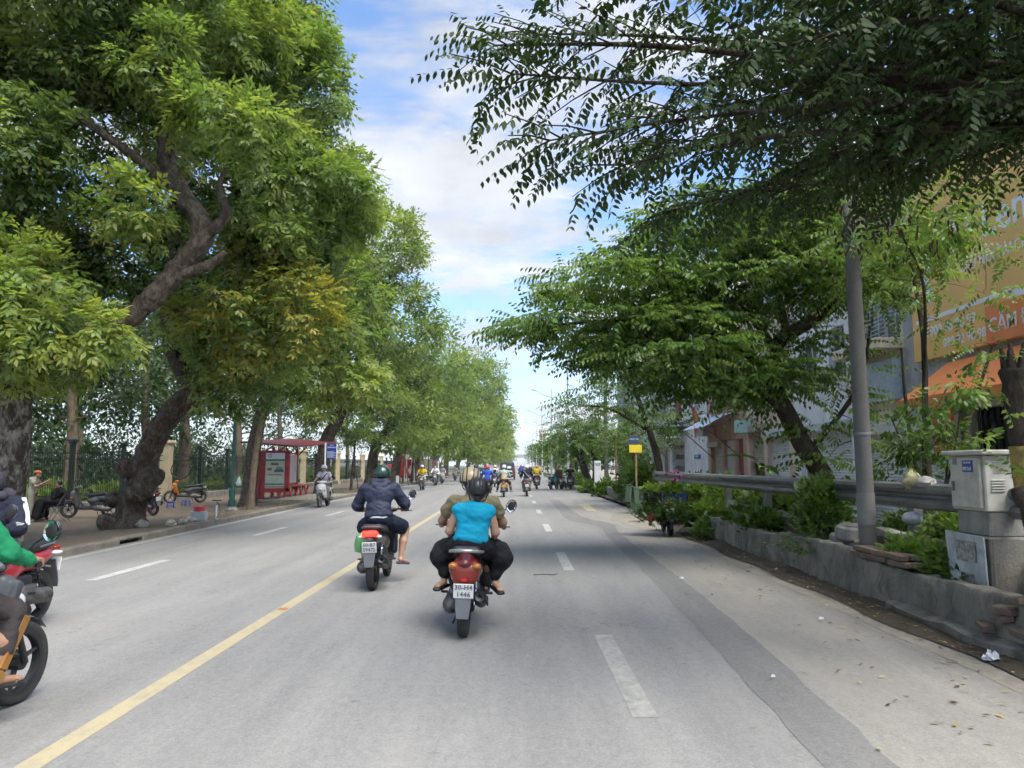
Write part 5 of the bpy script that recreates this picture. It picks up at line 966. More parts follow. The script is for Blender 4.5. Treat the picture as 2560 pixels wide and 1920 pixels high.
text('CẦM ĐỒ TIÊU DÙNG', M_SIGNW, ob, (-.068, 5.9, 4.5), RT, .42, align='LEFT', bold=.006, ext=.004)
b_ = MB(); b_.box((.0, 4.4, 8.75), (.2, 9.0, .75)); b_.build('parapet_sheet', mat('corrugated_sheet', (0.50, 0.52, 0.52), .5, .3, var=.15, scale=1.2), bn_)
aw = thing('orange_awning', 'sloping orange shop awning below the yellow banner', 'awning', (FXR, 9.7, 0))
b_ = MB(); b_.add([(-.06, 0, 4.0), (-.06, 7.6, 4.0), (-1.25, 7.6, 3.1), (-1.25, 0, 3.1), (-.06, 0, 3.94), (-.06, 7.6, 3.94), (-1.25, 7.6, 3.04), (-1.25, 0, 3.04)], [(0, 1, 2, 3), (7, 6, 5, 4), (0, 4, 5, 1), (1, 5, 6, 2), (2, 6, 7, 3), (3, 7, 4, 0)]); b_.build('sheet', M_ORB, aw, smooth=0)
b_ = MB(); b_.box((-1.25, 3.8, 3.0), (.03, 7.6, .22)); b_.build('valance', M_ORB, aw)
for yy in (.1, 3.8, 7.5):
    b_ = MB(); b_.tube([(-1.2, yy, 3.0), (-.02, yy, 2.75)], .02, 6); b_.build('bracket', M_FRAME, aw)
vs = thing('shop_sign', 'upright orange lender sign with white drop logo beside the dark grille', 'sign', (FXR - .22, 16.9, 2.0))
b_ = MB(); b_.box((0, .42, .5), (.1, .86, 1.2), bev=.01); b_.build('board', mat('orange_red_sign', (0.62, 0.11, 0.03), .5, var=.05), vs); b_ = MB(); b_.box((.02, .42, .5), (.1, .92, 1.26)); b_.build('frame', M_SIGNW, vs)
b_ = MB(); b_.add([(-.056, .44, .98), (-.056, .32, .82), (-.056, .20, .68), (-.056, .40, .5), (-.056, .62, .66)], [(0, 1, 2, 3, 4)]); b_.build('logo', M_SIGNW, vs, smooth=0)
text('F2P Lending', M_SIGNW, vs, (-.056, .42, .36), RT, .16, bold=.002, ext=.003, width=.8); text('CẦU NỐI TÀI CHÍNH SỐ 1', M_SIGNW, vs, (-.056, .42, .18), RT, .065, ext=.003)
b_ = MB(); b_.box((-.055, .42, .08), (.006, .8, .02)); b_.build('rule', M_SIGNW, vs)
lb = MB(); lb.box((-.35, 1.3, 4.65), (.8, 2.7, .28), bev=.02); lb.build('ledge', W_CREAM, hF); lb = MB(); lb.box((-.14, 1.3, 3.75), (.25, 2.4, 1.1), bev=.02); lb.build('sign_box', mat('pale_blue_sign', (0.38, 0.47, 0.50), .5), hF)
# balcony, porch and plaque of the white house
b_ = MB(); b_.box((-.55, 7.15, 3.85), (1.1, 4.6, .14), bev=.02); b_.build('balcony_slab', W_WHITE, hB)
for i in range(16):
    b_ = MB(); b_.lathe([(.03, 0), (.05, .12), (.03, .25), (.05, .4), (.03, .5)], (-1.02, 4.95 + i * .29, 3.95), 7); b_.build('baluster', W_WHITE, hB)
b_ = MB(); b_.box((-1.02, 7.15, 4.5), (.12, 4.6, .1), bev=.02); b_.build('balcony_rail', W_WHITE, hB)
b_ = MB(); b_.prism([(4.8, 3.1), (9.5, 3.1), (7.15, 3.72)], -1.2, -.02, 'YZ'); b_.build('porch_gable', W_WHITE, hB)
b_ = MB(); b_.box((-.03, 2.15, 1.98), (.05, 1.3, .22)); pq = b_.build('street_plate', mat('street_plate_blue', (0.05, 0.16, 0.45), .5), hB); text('NGÕ 333', M_SIGNW, pq, (-.06, 2.15, 2.0), RT, .14, ext=.002)
b_ = MB(); rr = random.Random(12)
for k in range(9): sag(b_, (-.15 - .02 * k, -.2, 3.9 + .05 * k), (-.2 - .03 * k, 9.9, 4.0 + .05 * k), .25 + rr.uniform(-.1, .25), .022)
for k in range(6): sag(b_, (-.2, 4.3 + .1 * k, 3.6), (-1.1, 6.5 + .2 * k, 3.9), .15, .02)
b_.build('cable_bundle', M_CABLE, hB)['kind'] = 'stuff'
# awning, signs and flag of the brick shop house
b_ = MB(); pa = [(-.05, 1.0, 3.9), (-.05, 5.6, 3.9), (-.8, 5.6, 3.62), (-.8, 1.0, 3.62), (-1.55, 1.0, 3.22), (-1.55, 5.6, 3.22)]
b_.loft([[(x, y, z) for x, z in ((-.05, 3.95), (-.8, 3.66), (-1.55, 3.24))] for y in [1.0 + .46 * i for i in range(11)]], cap=False, closed=False); b_.build('awning', mat('pale_blue_canvas', (0.42, 0.52, 0.66), .6, var=.08), hC)
for yy in (1.0, 5.6):
    b_ = MB(); b_.tube([(-1.5, yy, 3.22), (-.02, yy, 1.9)], .025, 6); b_.build('awning_strut', M_RED, hC)
b_ = MB(); b_.box((-.35, 5.95, 3.75), (.5, 1.1, .62), bev=.02); sg = b_.build('sign_box', M_SIGNW, hC); text('TẠP HÓA', mat('sign_blue', (0.06, 0.10, 0.42), .5), sg, (-.61, 5.95, 3.85), RT, .24, ext=.003)
b_ = MB(); b_.box((-.35, 5.75, 3.2), (.6, 1.6, .42), bev=.03); b_.build('shop_fascia', M_FRAME, hC)
fl_ = thing('flag', 'red flag with yellow star on a short pole by the blue awning', 'flag', (FXR - .5, 39.3, 4.0))
b_ = MB(); b_.tube([(.45, .1, -.5), (-.3, .35, .75)], .02, 6); b_.build('pole', M_FRAME, fl_)
b_ = MB(); rows = []
for i in range(9):
    t = i / 8; rows.append([(-.28 + .1 * t + .06 * math.sin(3 * t + 2 * s), .33 - .95 * t * (1 - .35 * s), .7 - 1.15 * s * (.6 + .4 * t) - .55 * t) for s in [q / 6 for q in range(7)]])
b_.loft(rows, cap=False, closed=False); b_.build('cloth', mat('flag_red', (0.62, 0.02, 0.015), .7, var=.06), fl_)
st = []
for i in range(10):
    a = math.pi / 2 + i * math.pi / 5; r0 = .17 if i % 2 == 0 else .07; st.append((-.02 + r0 * math.cos(a), -.1 + r0 * math.sin(a)))
b_ = MB(); b_.add([(-.285, y, z) for y, z in st], [tuple(range(10))]); b_.build('star', M_YELT, fl_, smooth=0)
b_ = MB(); b_.box((-.3, 5.2, 3.15), (.5, .75, .55), bev=.02); b_.build('sign_box', mat('turquoise_sign', (0.40, 0.60, 0.60), .5), hD)
# ------------------------------------------------------------ bus shelter
M_SHEL = mat('shelter_red', (0.38, 0.018, 0.022), .45, var=.12, scale=3); M_SHELD = mat('shelter_roof_red', (0.13, 0.010, 0.013), .5, var=.12)
bs = thing('bus_shelter', 'red bus shelter with poster panel and sloping red roof', 'bus shelter', (-11.7, 34.6, .02))
b_ = MB(); b_.box((1.35, 3.2, .04), (3.3, 7.4, .13), bev=.02); b_.build('platform', M_GUTTER, bs)
b_ = MB(); b_.box((.06, 0, 1.15), (.26, .2, 2.3), bev=.01); b_.box((.3, .02, 1.15), (.14, .14, 2.3)); b_.build('post', M_SHEL, bs)
b_ = MB(); b_.box((.85, 0, .50), (1.3, .16, .18)); b_.box((.85, 0, 2.24), (1.3, .16, .12)); b_.box((.31, 0, 1.38), (.22, .16, 1.60)); b_.box((1.40, 0, 1.35), (.2, .16, 1.75)); b_.build('panel_frame', M_SHEL, bs)
b_ = MB(); b_.box((.86, -.045, 1.4), (.90, .03, 1.6)); po = b_.build('poster', mat('pale_green_poster', (0.55, 0.62, 0.50), .5, var=.1, scale=3), bs)
b_ = MB(); b_.box((.86, -.064, 2.05), (.86, .006, .28)); b_.build('white_header', M_SIGNW, po)
def pprint(x, z, w, h, c, nm): b_ = MB(); b_.box((.86 + x, -.066, z), (w, .006, h)); b_.build('print', mat(nm, c, .5, var=.25, scale=12), po)
pprint(0, 1.86, .86, .07, (.07, .25, .16), 'print_green'); pprint(0, .78, .86, .06, (.07, .25, .16), 'print_green'); pprint(0, .66, .86, .04, (.6, .16, .05), 'print_orange'); pprint(.18, 1.38, .42, .12, (.08, .14, .13), 'print_dark'); pprint(-.25, 1.45, .2, .12, (.5, .14, .08), 'print_red'); pprint(-.02, 1.68, .36, .1, (.25, .16, .09), 'print_brown'); pprint(0, 1.2, .6, .05, (.45, .17, .08), 'print_rust'); pprint(.2, 1.5, .3, .12, (.25, .38, .32), 'print_teal')
b_ = MB(); b_.torus((.62, -.07, 2.05), .07, .014, 14, 5, 'Y'); b_.build('badge', mat('print_green', (.07, .25, .16), .5), po)
b_ = MB()
for yy in (2.2, 4.4, 6.2): b_.box((.05, yy, 1.25), (.12, .12, 2.5))
b_.build('back_post', M_SHEL, bs)['kind'] = 'stuff'
b_ = MB(); b_.box((.05, 3.2, 1.45), (.04, 6.1, 1.45)); b_.build('back_panel', M_SIGNW, bs); b_ = MB(); b_.box((.05, 3.2, .62), (.08, 6.2, .10)); b_.box((.05, 3.2, 2.24), (.08, 6.2, .08)); b_.build('back_rail', M_SHEL, bs)['kind'] = 'stuff'
b_ = MB(); rf = [(-.55, -.6), (-.55, 7.2), (2.0, 7.2), (2.0, -.6)]; zz_ = [2.62, 3.02, 2.80, 2.42]
b_.add([(x, y, z) for (x, y), z in zip(rf, zz_)] + [(x, y, z + .07) for (x, y), z in zip(rf, zz_)], [(3, 2, 1, 0), (4, 5, 6, 7), (0, 1, 5, 4), (1, 2, 6, 5), (2, 3, 7, 6), (3, 0, 4, 7)]); b_.build('roof', M_SHELD, bs, smooth=0)
for yy in (.1, 2.2, 4.4, 6.3):
    b_ = MB(); b_.tube([(.05, yy, 2.1), (.7, yy, 2.50 + .05 * yy)], .04, 6); b_.build('brace', M_SHEL, bs)
b_ = MB(); b_.box((.75, 3.3, .62), (.45, 5.6, .05), bev=.01); b_.build('bench_seat', M_SHEL, bs)
for i in range(6):
    for sg in (-1, 1):
        b_ = MB(); b_.tube([(.75, 1.0 + i * .92 + sg * .02, .1), (.75, 1.0 + i * .92 + sg * .36, .6)], .045, 4); b_.build('bench_leg', M_SHEL, bs)
# blue stop sign
ss = thing('bus_stop_sign', 'blue bus stop sign with white lines on a white post', 'sign', (-8.95, 36, .05)); b_ = MB(); b_.tube([(0, 0, 0), (0, 0, 2.65)], .04, 8); b_.build('post', M_SIGNW, ss)
b_ = MB(); b_.box((.30, 0, 2.25), (.46, .05, .70), bev=.012); bd = b_.build('board', mat('stop_blue', (0.018, 0.06, 0.36), .45), ss); b_ = MB(); b_.box((.545, -.005, 2.25), (.03, .07, .72)); b_.build('edge', M_SIGNW, ss)
text('BUS', M_SIGNW, bd, (.30, -.028, 2.53), (R(90), 0, 0), .085, ext=.002)
for k, z in enumerate((2.45, 2.42, 2.24, 2.20, 2.16, 2.12, 2.08, 2.04, 2.00, 1.97)):
    b_ = MB(); b_.box((.30 - (.06 if k % 3 == 2 else 0), -.028, z), (.40 - (.1 if k % 3 == 2 else 0), .004, .014)); b_.build('text_line', M_SIGNW, bd)
# ------------------------------------------------------------ green ornamental lamp posts
M_GRN = mat('lamp_green', (0.012, 0.07, 0.05), .4, .2, var=.15); M_GLOBE = mat('opal_globe', (0.80, 0.80, 0.78), .3, var=.02)
def lamp_post(label, loc, arms):
    t = thing('lamp_post', label, 'lamp post', loc, group='green globe lamp posts')
    b_ = MB(); b_.lathe([(.20, 0), (.20, .06), (.16, .10), (.15, .16)], (0, 0, 0), 16); b_.build('base', M_WALLC2, t)
    b_ = MB(); b_.lathe([(.13, .16), (.13, .35), (.10, .42), (.115, .75), (.085, .82), (.10, .86), (.065, .95), (.055, 2.2), (.045, 3.55), (.07, 3.58), (.04, 3.66), (0, 3.7)], (0, 0, 0), 14); b_.build('shaft', M_GRN, t)
    for x, y, z in arms:
        b_ = MB(); p, r = catmull([(0, 0, 3.1), (x * .5, y * .5, z - .35), (x, y, z - .28), (x, y, z - .15)], [.02] * 4, 4); b_.tube(p, r, 6); b_.build('arm', M_GRN, t)
        b_ = MB(); b_.ell((x, y, z), (.17, .17, .17), 14, 9); g_ = b_.build('globe', M_GLOBE, t); b_ = MB(); b_.lathe([(.06, -.18), (.075, -.15), (.06, -.13)], (x, y, z), 10); b_.build('collar', M_GRN, g_)
AR = [(-.42, 0, 3.55), (.42, 0, 3.55), (0, -.42, 3.55), (0, .42, 3.55), (0, 0, 3.9)]
lamp_post('dark green globe lamp post beside the red bus shelter', (-9.85, 26.7, .06), AR); lamp_post('dark green globe lamp post in front of the red truck', (-8.15, 72, .1), [(-.1, 0, 3.75), (.45, 0, 3.2)])
# ------------------------------------------------------------ tall street lights on the right
M_GALV = mat('galvanised_pole', (0.50, 0.52, 0.53), .45, .4, var=.05); M_LIGHTGRN = mat('pale_green_lamp_arm', (0.28, 0.48, 0.34), .4)
for i, (y, h) in enumerate(((58, 10.6), (84, 10.6), (113, 10.4), (143, 10.4), (174, 10.4), (206, 10.4), (240, 10.4), (280, 10.4), (325, 10.4))):
    t = thing('street_light', 'tall grey street light with two curved arms, %s in the row on the right' % ordn[i], 'street light', (4.05, y, 0), group='tall street lights')
    b_ = MB(); b_.lathe([(.14, 0), (.12, .5), (.10, 1), (.05, h - .5), (0, h - .45)], (0, 0, 0), 8); b_.build('pole', M_GALV, t)
    for s, dz in ((-1, 0), (1, .0)):
        b_ = MB(); p, r = catmull([(0, 0, h - 1.5), (s * .6, 0, h - 1.3), (s * 1.7, 0, h - .75)], [.04, .035, .03], 4); b_.tube(p, r, 5); b_.build('arm', M_LIGHTGRN, t)
        b_ = MB(); b_.ell((s * 1.95, 0, h - .66), (.36, .12, .07), 8, 5, (0, -s * .3, 0)); b_.build('lamp_head', M_LIGHTGRN, t)
# ------------------------------------------------------------ signs, bin, numbered post on the right verge
t = thing('lane_sign', 'dark blue lane name sign above a blank yellow board on a rusty post', 'sign', (4.22, 26.6, .05)); b_ = MB(); b_.tube([(0, 0, 0), (0, 0, 2.7)], .035, 8); b_.build('post', mat('rusty_post', (0.42, 0.24, 0.16), .8, .1, var=.25, scale=8), t)
b_ = MB(); b_.box((-.02, -.05, 2.17), (.44, .02, .27), bev=.005); b_.build('yellow_board', mat('yellow_board', (0.78, 0.60, 0.03), .5, var=.06), t)
b_ = MB(); b_.box((-.07, -.05, 2.48), (.35, .03, .28), bev=.005); q = b_.build('name_board', mat('slate_blue_sign', (0.035, 0.07, 0.16), .5), t); text('NGÕ 128', M_SIGNW, q, (-.07, -.068, 2.5), (R(90), 0, 0), .075, ext=.002)
bi = thing('wheelie_bin', 'dull green wheelie bin standing by the gap in the wall', 'bin', (4.15, 26.0, .06), rz=.25); M_BIN = mat('bin_green', (0.10, 0.16, 0.10), .55, var=.12)
b_ = MB(); b_.loft([[(-.22 * s, -.24 * s, z), (.22 * s, -.24 * s, z), (.22 * s, .24 * s, z), (-.22 * s, .24 * s, z)] for s, z in ((.82, .1), (1.0, .78), (1.06, .80), (1.06, .86))]); b_.build('body', M_BIN, bi, smooth=30)
b_ = MB(); b_.box((-.33, 0, .62), (.035, .46, .52), rot=(0, .12, 0), bev=.01); b_.build('lid', M_BIN, bi)
for s in (-1, 1): b_ = MB(); b_.lathe([(0, -.03), (.1, -.03), (.1, .03), (0, .03)], (.2, s * .22, .1), 14, 'Y'); b_.build('wheel', M_CABLE, bi)
b_ = MB(); b_.tube([(-.25, -.2, .88), (-.3, -.2, .93), (-.3, .2, .93), (-.25, .2, .88)], .015, 6); b_.build('handle', M_BIN, bi)
np_ = thing('numbered_post', 'white concrete gatepost painted with 333 beside the side lane', 'post', (4.75, 44.0, 0)); b_ = MB(); b_.box((0, 0, .95), (.36, .36, 1.9), bev=.02); b_.build('shaft', W_WHITE, np_); text('333', mat('black_paint', (.02, .02, .02), .7), np_, (0, -.184, 1.68), (R(90), 0, 0), .2, bold=.004, ext=.002)
b_ = MB(); b_.lathe([(.13, 0), (.10, 8), (0, 8.02)], (.55, .3, 0), 12); tag(b_.build('utility_pole', M_POLE, loc=(4.75, 44, 0)), 'round concrete utility pole right behind the 333 gatepost', 'pole')
b_ = MB(); b_.tube([(0, 0, 0), (.02, 0, 1.6), (0, 0, 3.2)], .045, 7); tag(b_.build('rusty_pipe', mat('rusty_post', (0.42, 0.24, 0.16), .8), loc=(4.95, 37.5, .05)), 'thin rusty pipe standing at the corner of the garden wall', 'pipe')
for i in range(4):
    b_ = MB(); b_.box((0, 0, .12), (.3, .95, .26), bev=.05); tag(b_.build('kerb_block', W_WHITE, loc=(4.15 + .12 * i, 53.5 - 1.05 * i, 0), rot=(0, 0, .1)), ['whitewashed kerb block nearest the parked motorbikes', 'second whitewashed kerb block from the parked motorbikes', 'third whitewashed kerb block from the parked motorbikes', 'last whitewashed kerb block, nearest the 333 gatepost'][i], 'kerb block', 'whitewashed kerb blocks')
# ------------------------------------------------------------ far end: flyover, tower block, truck and boards
fo = thing('flyover', 'pale flyover bridge crossing the far end of the road', 'bridge', (0, 430, 0)); M_PALE = mat('pale_concrete', (0.45, 0.46, 0.46), .8, var=.06, scale=.1)
b_ = MB(); b_.box((0, 0, 6.2), (120, 9, 1.3)); b_.build('deck', M_PALE, fo); b_ = MB(); b_.box((0, -4.6, 7.3), (120, .3, 1.0)); b_.build('parapet', M_PALE, fo)
for x in (-40, -14, 12, 38): b_ = MB(); b_.box((x, 0, 2.7), (2, 3, 5.8)); b_.build('pier', M_PALE, fo)
tb = thing('tower_block', 'slender pinkish tower block under construction at the far right end', 'building', (12.0, 330, 0)); M_TWR = mat('pinkish_tower', (0.55, 0.40, 0.34), .8, var=.1, scale=.2)
b_ = MB(); b_.box((0, 0, 8.5), (3, 3, 17)); b_.build('wall', M_TWR, tb)
for k in range(5): b_ = MB(); b_.box((0, -1.52, 2 + k * 3.1), (2.5, .06, 1.3)); b_.build('window_band', M_GLASS, tb)
for x in (-1.1, 0, 1.1): b_ = MB(); b_.tube([(x, 0, 17), (x, 0, 19.5)], .1, 5); b_.build('column', M_TWR, tb)
tk = thing('box_truck', 'parked red box truck with cream swoosh panel behind slim trees', 'truck', (-11.75, 78, -.05))
b_ = MB(); b_.box((1.7, 1.0, 1.45), (3.3, 2.0, 1.75), bev=.03); b_.build('box', mat('truck_red', (0.42, 0.015, 0.02), .4, var=.08), tk)
b_ = MB(); b_.add([(3.34, -.012, .62), (1.5, -.012, .62), (1.0, -.012, .85), (.85, -.012, 1.2), (1.1, -.012, 1.65), (1.8, -.012, 2.05), (2.8, -.012, 2.3), (3.34, -.012, 2.3)], [tuple(range(8))]); b_.build('cream_panel', mat('truck_cream', (0.60, 0.53, 0.40), .5), tk, smooth=0)
text('J&T', mat('truck_print_red', (0.45, 0.05, 0.03), .5), tk, (2.3, -.03, 1.45), (R(90), 0, 0), .55, ext=.003, shear=.25)
b_ = MB(); b_.box((1.7, 1.0, .48), (3.2, 1.6, .22)); b_.build('chassis', M_CABLE, tk); b_ = MB(); b_.box((-.75, 1.0, 1.1), (1.5, 1.8, 1.4), bev=.15); b_.build('cab', mat('truck_red', (0.42, 0.015, 0.02), .4), tk)
for x in (-.6, 2.6):
    for yy in (.15, 1.85): b_ = MB(); b_.torus((x, yy, .35), .25, .11, 18, 8, 'Y'); b_.build('tyre', M_CABLE, tk)
def board(name, label, x, y, z0, z1, w, c, extra=()):
    t = thing(name, label, 'signboard', (x, y, 0)); b_ = MB(); b_.box((w / 2, 0, (z0 + z1) / 2), (w, .1, z1 - z0), bev=.01); b_.build('board', mat(name + '_face', c, .5, var=.2, scale=4), t)
    for px_ in (.06, w - .06): b_ = MB(); b_.tube([(px_, .08, -.05), (px_, .08, z1)], .04, 6); b_.build('post', M_FRAME, t)
    for (cx, cz, cw, ch, cc) in extra: b_ = MB(); b_.box((cx, -.056, cz), (cw, .01, ch)); b_.build('print', mat('board_print_%d' % int(cc[0] * 997 + cc[1] * 89 + cc[2] * 7), cc, .5), t)
board('dark_signboard', 'tall dark brown and orange signboard at the left end of the red truck', -11.6, 76.5, 1.9, 3.55, .62, (0.06, 0.035, 0.03), ((.3, 2.7, .5, .25, (.6, .25, .03)), (.3, 2.1, .56, .25, (.35, .03, .03))))
board('purple_signboard', 'lilac signboard above the red truck', -10.2, 77, 2.45, 3.45, 1.25, (0.34, 0.26, 0.62), ((.4, 3.1, .5, .1, (.7, .65, .8)), (.4, 2.85, .5, .1, (.7, .65, .8)), (.95, 2.9, .35, .4, (.65, .4, .5))))
board('cream_signboard', 'cream and light blue signboard left of the lilac one', -11.0, 77.2, 2.35, 3.25, .65, (0.62, 0.55, 0.32), ((.1, 2.8, .16, .7, (.1, .42, .6)),))
t = thing('direction_sign', 'round dark blue traffic sign with a white bar on the left verge', 'sign', (-8.6, 84, 0)); b_ = MB(); b_.tube([(0, 0, 0), (0, 0, 2.7)], .035, 7); b_.build('post', M_GALV, t); b_ = MB(); b_.lathe([(0, -.02), (.30, -.02), (.30, .02), (0, .02)], (0, -.06, 2.35), 20, 'Y'); b_.build('disc', mat('stop_blue', (.02, .06, .36), .5), t); b_ = MB(); b_.box((0, -.085, 2.25), (.07, .005, .25)); b_.build('arrow_bar', M_SIGNW, t)
b_ = MB(); b_.box((0, 0, .4), (.22, .2, .8), bev=.02); tag(b_.build('concrete_marker', W_WHITE, loc=(-9.2, 60, .02)), 'short white concrete marker post on the left verge', 'post')
# small things on the left sidewalk
M_BLUEP = mat('blue_plastic', (0.02, 0.09, 0.45), .4, var=.05)
def stool(label, x, y, rz):
    t = thing('plastic_stool', label, 'stool', (x, y, walkz(x, y)), rz=rz, group='blue plastic stools'); b_ = MB(); b_.box((0, 0, .25), (.26, .26, .03), bev=.01); b_.build('seat', M_BLUEP, t)
    for sx in (-1, 1):
        for sy in (-1, 1): b_ = MB(); b_.tube([(sx * .10, sy * .10, .24), (sx * .13, sy * .13, 0)], .022, 5); b_.build('leg', M_BLUEP, t)
    b_ = MB(); b_.box((0, 0, .1), (.25, .25, .02)); b_.build('stretcher', M_BLUEP, t)
stool('blue plastic stool nearest the leaning trunk, apart from the pair', -13.9, 29.6, .2); stool('blue plastic stool, left of the pair by the orange scooter', -14.0, 31.2, .5); stool('blue plastic stool, right of the pair by the orange scooter', -13.85, 32.3, -.2)
t = thing('tool_box', 'pale grey box with a red basin on top at the kerb', 'box', (-8.75, 21.3, walkz(-8.75, 21.3)), rz=.15); b_ = MB(); b_.box((0, 0, .14), (.42, .3, .27), bev=.015); b_.build('case', mat('pale_box', (0.40, 0.45, 0.46), .6, var=.1), t); b_ = MB(); b_.box((.0, -.153, .18), (.08, .01, .05)); b_.build('clasp', M_FRAME, t)
b_ = MB(); b_.lathe([(0, .12), (.13, .12), (.15, .0), (.16, .0), (.14, .135), (0, .135)], (0, 0, 0), 18); b2_ = b_.build('red_basin', mat('red_plastic', (0.55, 0.02, 0.03), .4), loc=(-8.75, 21.3, walkz(-8.75, 21.3) + .275)); tag(b2_, 'upturned red plastic basin lying on the grey box', 'basin')
t = thing('bicycle_pump', 'upright bicycle foot pump beside the grey box', 'pump', (-8.45, 21.75, walkz(-8.45, 21.75))); b_ = MB(); b_.tube([(0, 0, 0), (0, 0, .42)], .025, 8); b_.build('barrel', M_SIGNW, t); b_ = MB(); b_.tube([(0, 0, .42), (0, 0, .55)], .008, 6); b_.build('rod', M_STEEL, t); b_ = MB(); b_.tube([(-.13, 0, .55), (.13, 0, .55)], .014, 6); b_.build('handle', M_CABLE, t); b_ = MB(); b_.box((0, 0, .015), (.24, .08, .03)); b_.build('foot_plate', M_STEEL, t); p, r = catmull([(0, -.02, .05), (.12, -.06, .2), (.1, -.08, .4), (.03, -.03, .5)], [.008] * 4, 4); b_ = MB(); b_.tube(p, r, 5); b_.build('hose', M_CABLE, t)
def rock(label, loc, r, seed, m=None):
    rr_ = random.Random(seed); b_ = MB(); b_.ell((0, 0, r[2] * .7), r, 9, 6); b_.v = [(x * rr_.uniform(.85, 1.15), y * rr_.uniform(.85, 1.15), z * rr_.uniform(.85, 1.12)) for x, y, z in b_.v]; return tag(b_.build('rock', m or M_WALLC2, loc=loc), label, 'rock')
rock('grey rock at the right foot of the leaning trunk', (-9.35, 19.3, .08), (.17, .15, .13), 1)
for i, (x, y) in enumerate(((-8.55, 21.0), (-8.5, 21.6), (-8.6, 22.3))):
    rr_ = random.Random(i); b_ = MB(); b_.ell((0, 0, .06), (.13, .12, .08), 12, 8); b_.v = [(x2 * rr_.uniform(.6, 1.3), y2 * rr_.uniform(.6, 1.3), max(0, z2 * rr_.uniform(.6, 1.3))) for x2, y2, z2 in b_.v]; tag(b_.build('litter_bag', mat('dirty_white_plastic', (.55, .50, .40), .6, var=.15), loc=(x - .3, y - 1.2, .1), smooth=0), ['crumpled pale litter on the kerb nearest the trunk', 'crumpled pale litter on the kerb, middle one', 'crumpled pale litter on the kerb nearest the grey box'][i], 'litter', 'kerb litter')
# inner tube hung on the pillar, blue bag on the railing
b_ = MB(); b_.torus((0, 0, 0), .42, .025, 26, 7, 'Y'); tag(b_.build('inner_tube', M_CABLE, loc=(-15.75, 36.0, 1.42), rot=(0, 0, .3)), 'black bicycle tube hanging by the cream pillar', 'tube')
rr_ = random.Random(4); b_ = MB(); b_.lathe([(.01, .55), (.05, .45), (.14, .25), (.17, .1), (.12, 0), (0, -.02)], (0, 0, 0), 12); b_.v = [(x * rr_.uniform(.8, 1.2), y * rr_.uniform(.8, 1.2), z) for x, y, z in b_.v]; tag(b_.build('blue_bag', mat('pale_blue_bag', (.35, .48, .58), .3), loc=(-16.3, 45.2, .45)), 'pale blue plastic bag hanging on the railing', 'bag')
# litter on the right
for i, (x, y, s) in enumerate(((4.0, 6.6, .075), (3.25, 8.3, .03), (4.05, 12.0, .05), (2.0, 6.1, .018), (2.4, 11.2, .03))):
    rr_ = random.Random(30 + i); b_ = MB(); b_.ell((0, 0, s * .4), (s, s * .8, s * .5), 12, 7); b_.v = [(x2 * rr_.uniform(.5, 1.3), y2 * rr_.uniform(.5, 1.3), max(0, z2 * rr_.uniform(.4, 1.4))) for x2, y2, z2 in b_.v]; tag(b_.build('plastic_litter', mat('white_film', (.68, .70, .74), .35, var=.1), loc=(x, y, .02), smooth=0), ['large crumpled clear plastic bag in the gutter near the cabinet', 'white scrap on the dusty shoulder', 'white scrap at the foot of the wall below the creeper', 'tiny white ball on the dark patch strip', 'white fleck on the dark patch strip farther away'][i], 'litter')
# rag and sack on the guardrail, helmet-like lamp shade under it
for nm, lab, c, r, col, sd in (('rag', 'yellowish white rag draped on the guardrail beside the pole', (4.82, 9.3, 1.46), (.10, .12, .11), (.36, .33, .17), 3), ('sack', 'grey white sack lying on the guardrail right of the pole', (4.84, 9.05, 1.44), (.09, .16, .07), (.36, .34, .31), 4), ('broken_bowl', 'upturned grey bowl hanging under the guardrail', (4.74, 9.2, 1.02), (.11, .14, .08), (.36, .38, .40), 5)):
    rr_ = random.Random(sd); b_ = MB(); b_.ell((0, 0, 0), r, 14, 9); k_ = .1 if nm == 'broken_bowl' else .3; b_.v = [(x2 * rr_.uniform(1 - k_, 1 + k_), y2 * rr_.uniform(1 - k_, 1 + k_), z2 * rr_.uniform(1 - k_, 1 + k_)) for x2, y2, z2 in b_.v]; tag(b_.build(nm, mat(nm + '_cloth', col, .8, var=.2, scale=14), loc=c, smooth=60), lab, nm.replace('_', ' '))
# ------------------------------------------------------------ motorbikes
M_TYRE = mat('tyre_rubber', (0.018, 0.018, 0.018), .85, var=.2, scale=20, col2=(0.04, 0.038, 0.035)); M_RIM = mat('alloy_rim', (0.22, 0.22, 0.22), .45, .6); M_RIMB = mat('black_rim', (0.03, 0.03, 0.032), .45, .3)
M_BLK = mat('black_plastic', (0.02, 0.02, 0.021), .5, var=.15); M_GRYP = mat('grey_plastic', (0.10, 0.105, 0.115), .55, var=.12); M_SEATV = mat('seat_vinyl', (0.016, 0.016, 0.017), .55, var=.1)
M_CHROME = mat('chrome', (0.62, 0.62, 0.62), .18, .95, var=.03); M_ENG = mat('engine_metal', (0.16, 0.155, 0.15), .5, .6, var=.25, scale=15, col2=(0.05, 0.048, 0.045)); M_MUF = mat('muffler_black', (0.028, 0.028, 0.03), .42, .4, var=.15)
M_MIRROR = mat('mirror_glass', (0.75, 0.78, 0.8), .04, 1.0, var=.0, rough_var=0); M_PLATE = mat('plate_white', (0.74, 0.74, 0.72), .5, var=.05, scale=12); M_PLATEY = mat('plate_yellow', (0.72, 0.52, 0.12), .5); M_PLTX = mat('plate_print', (0.16, 0.16, 0.17), .6)
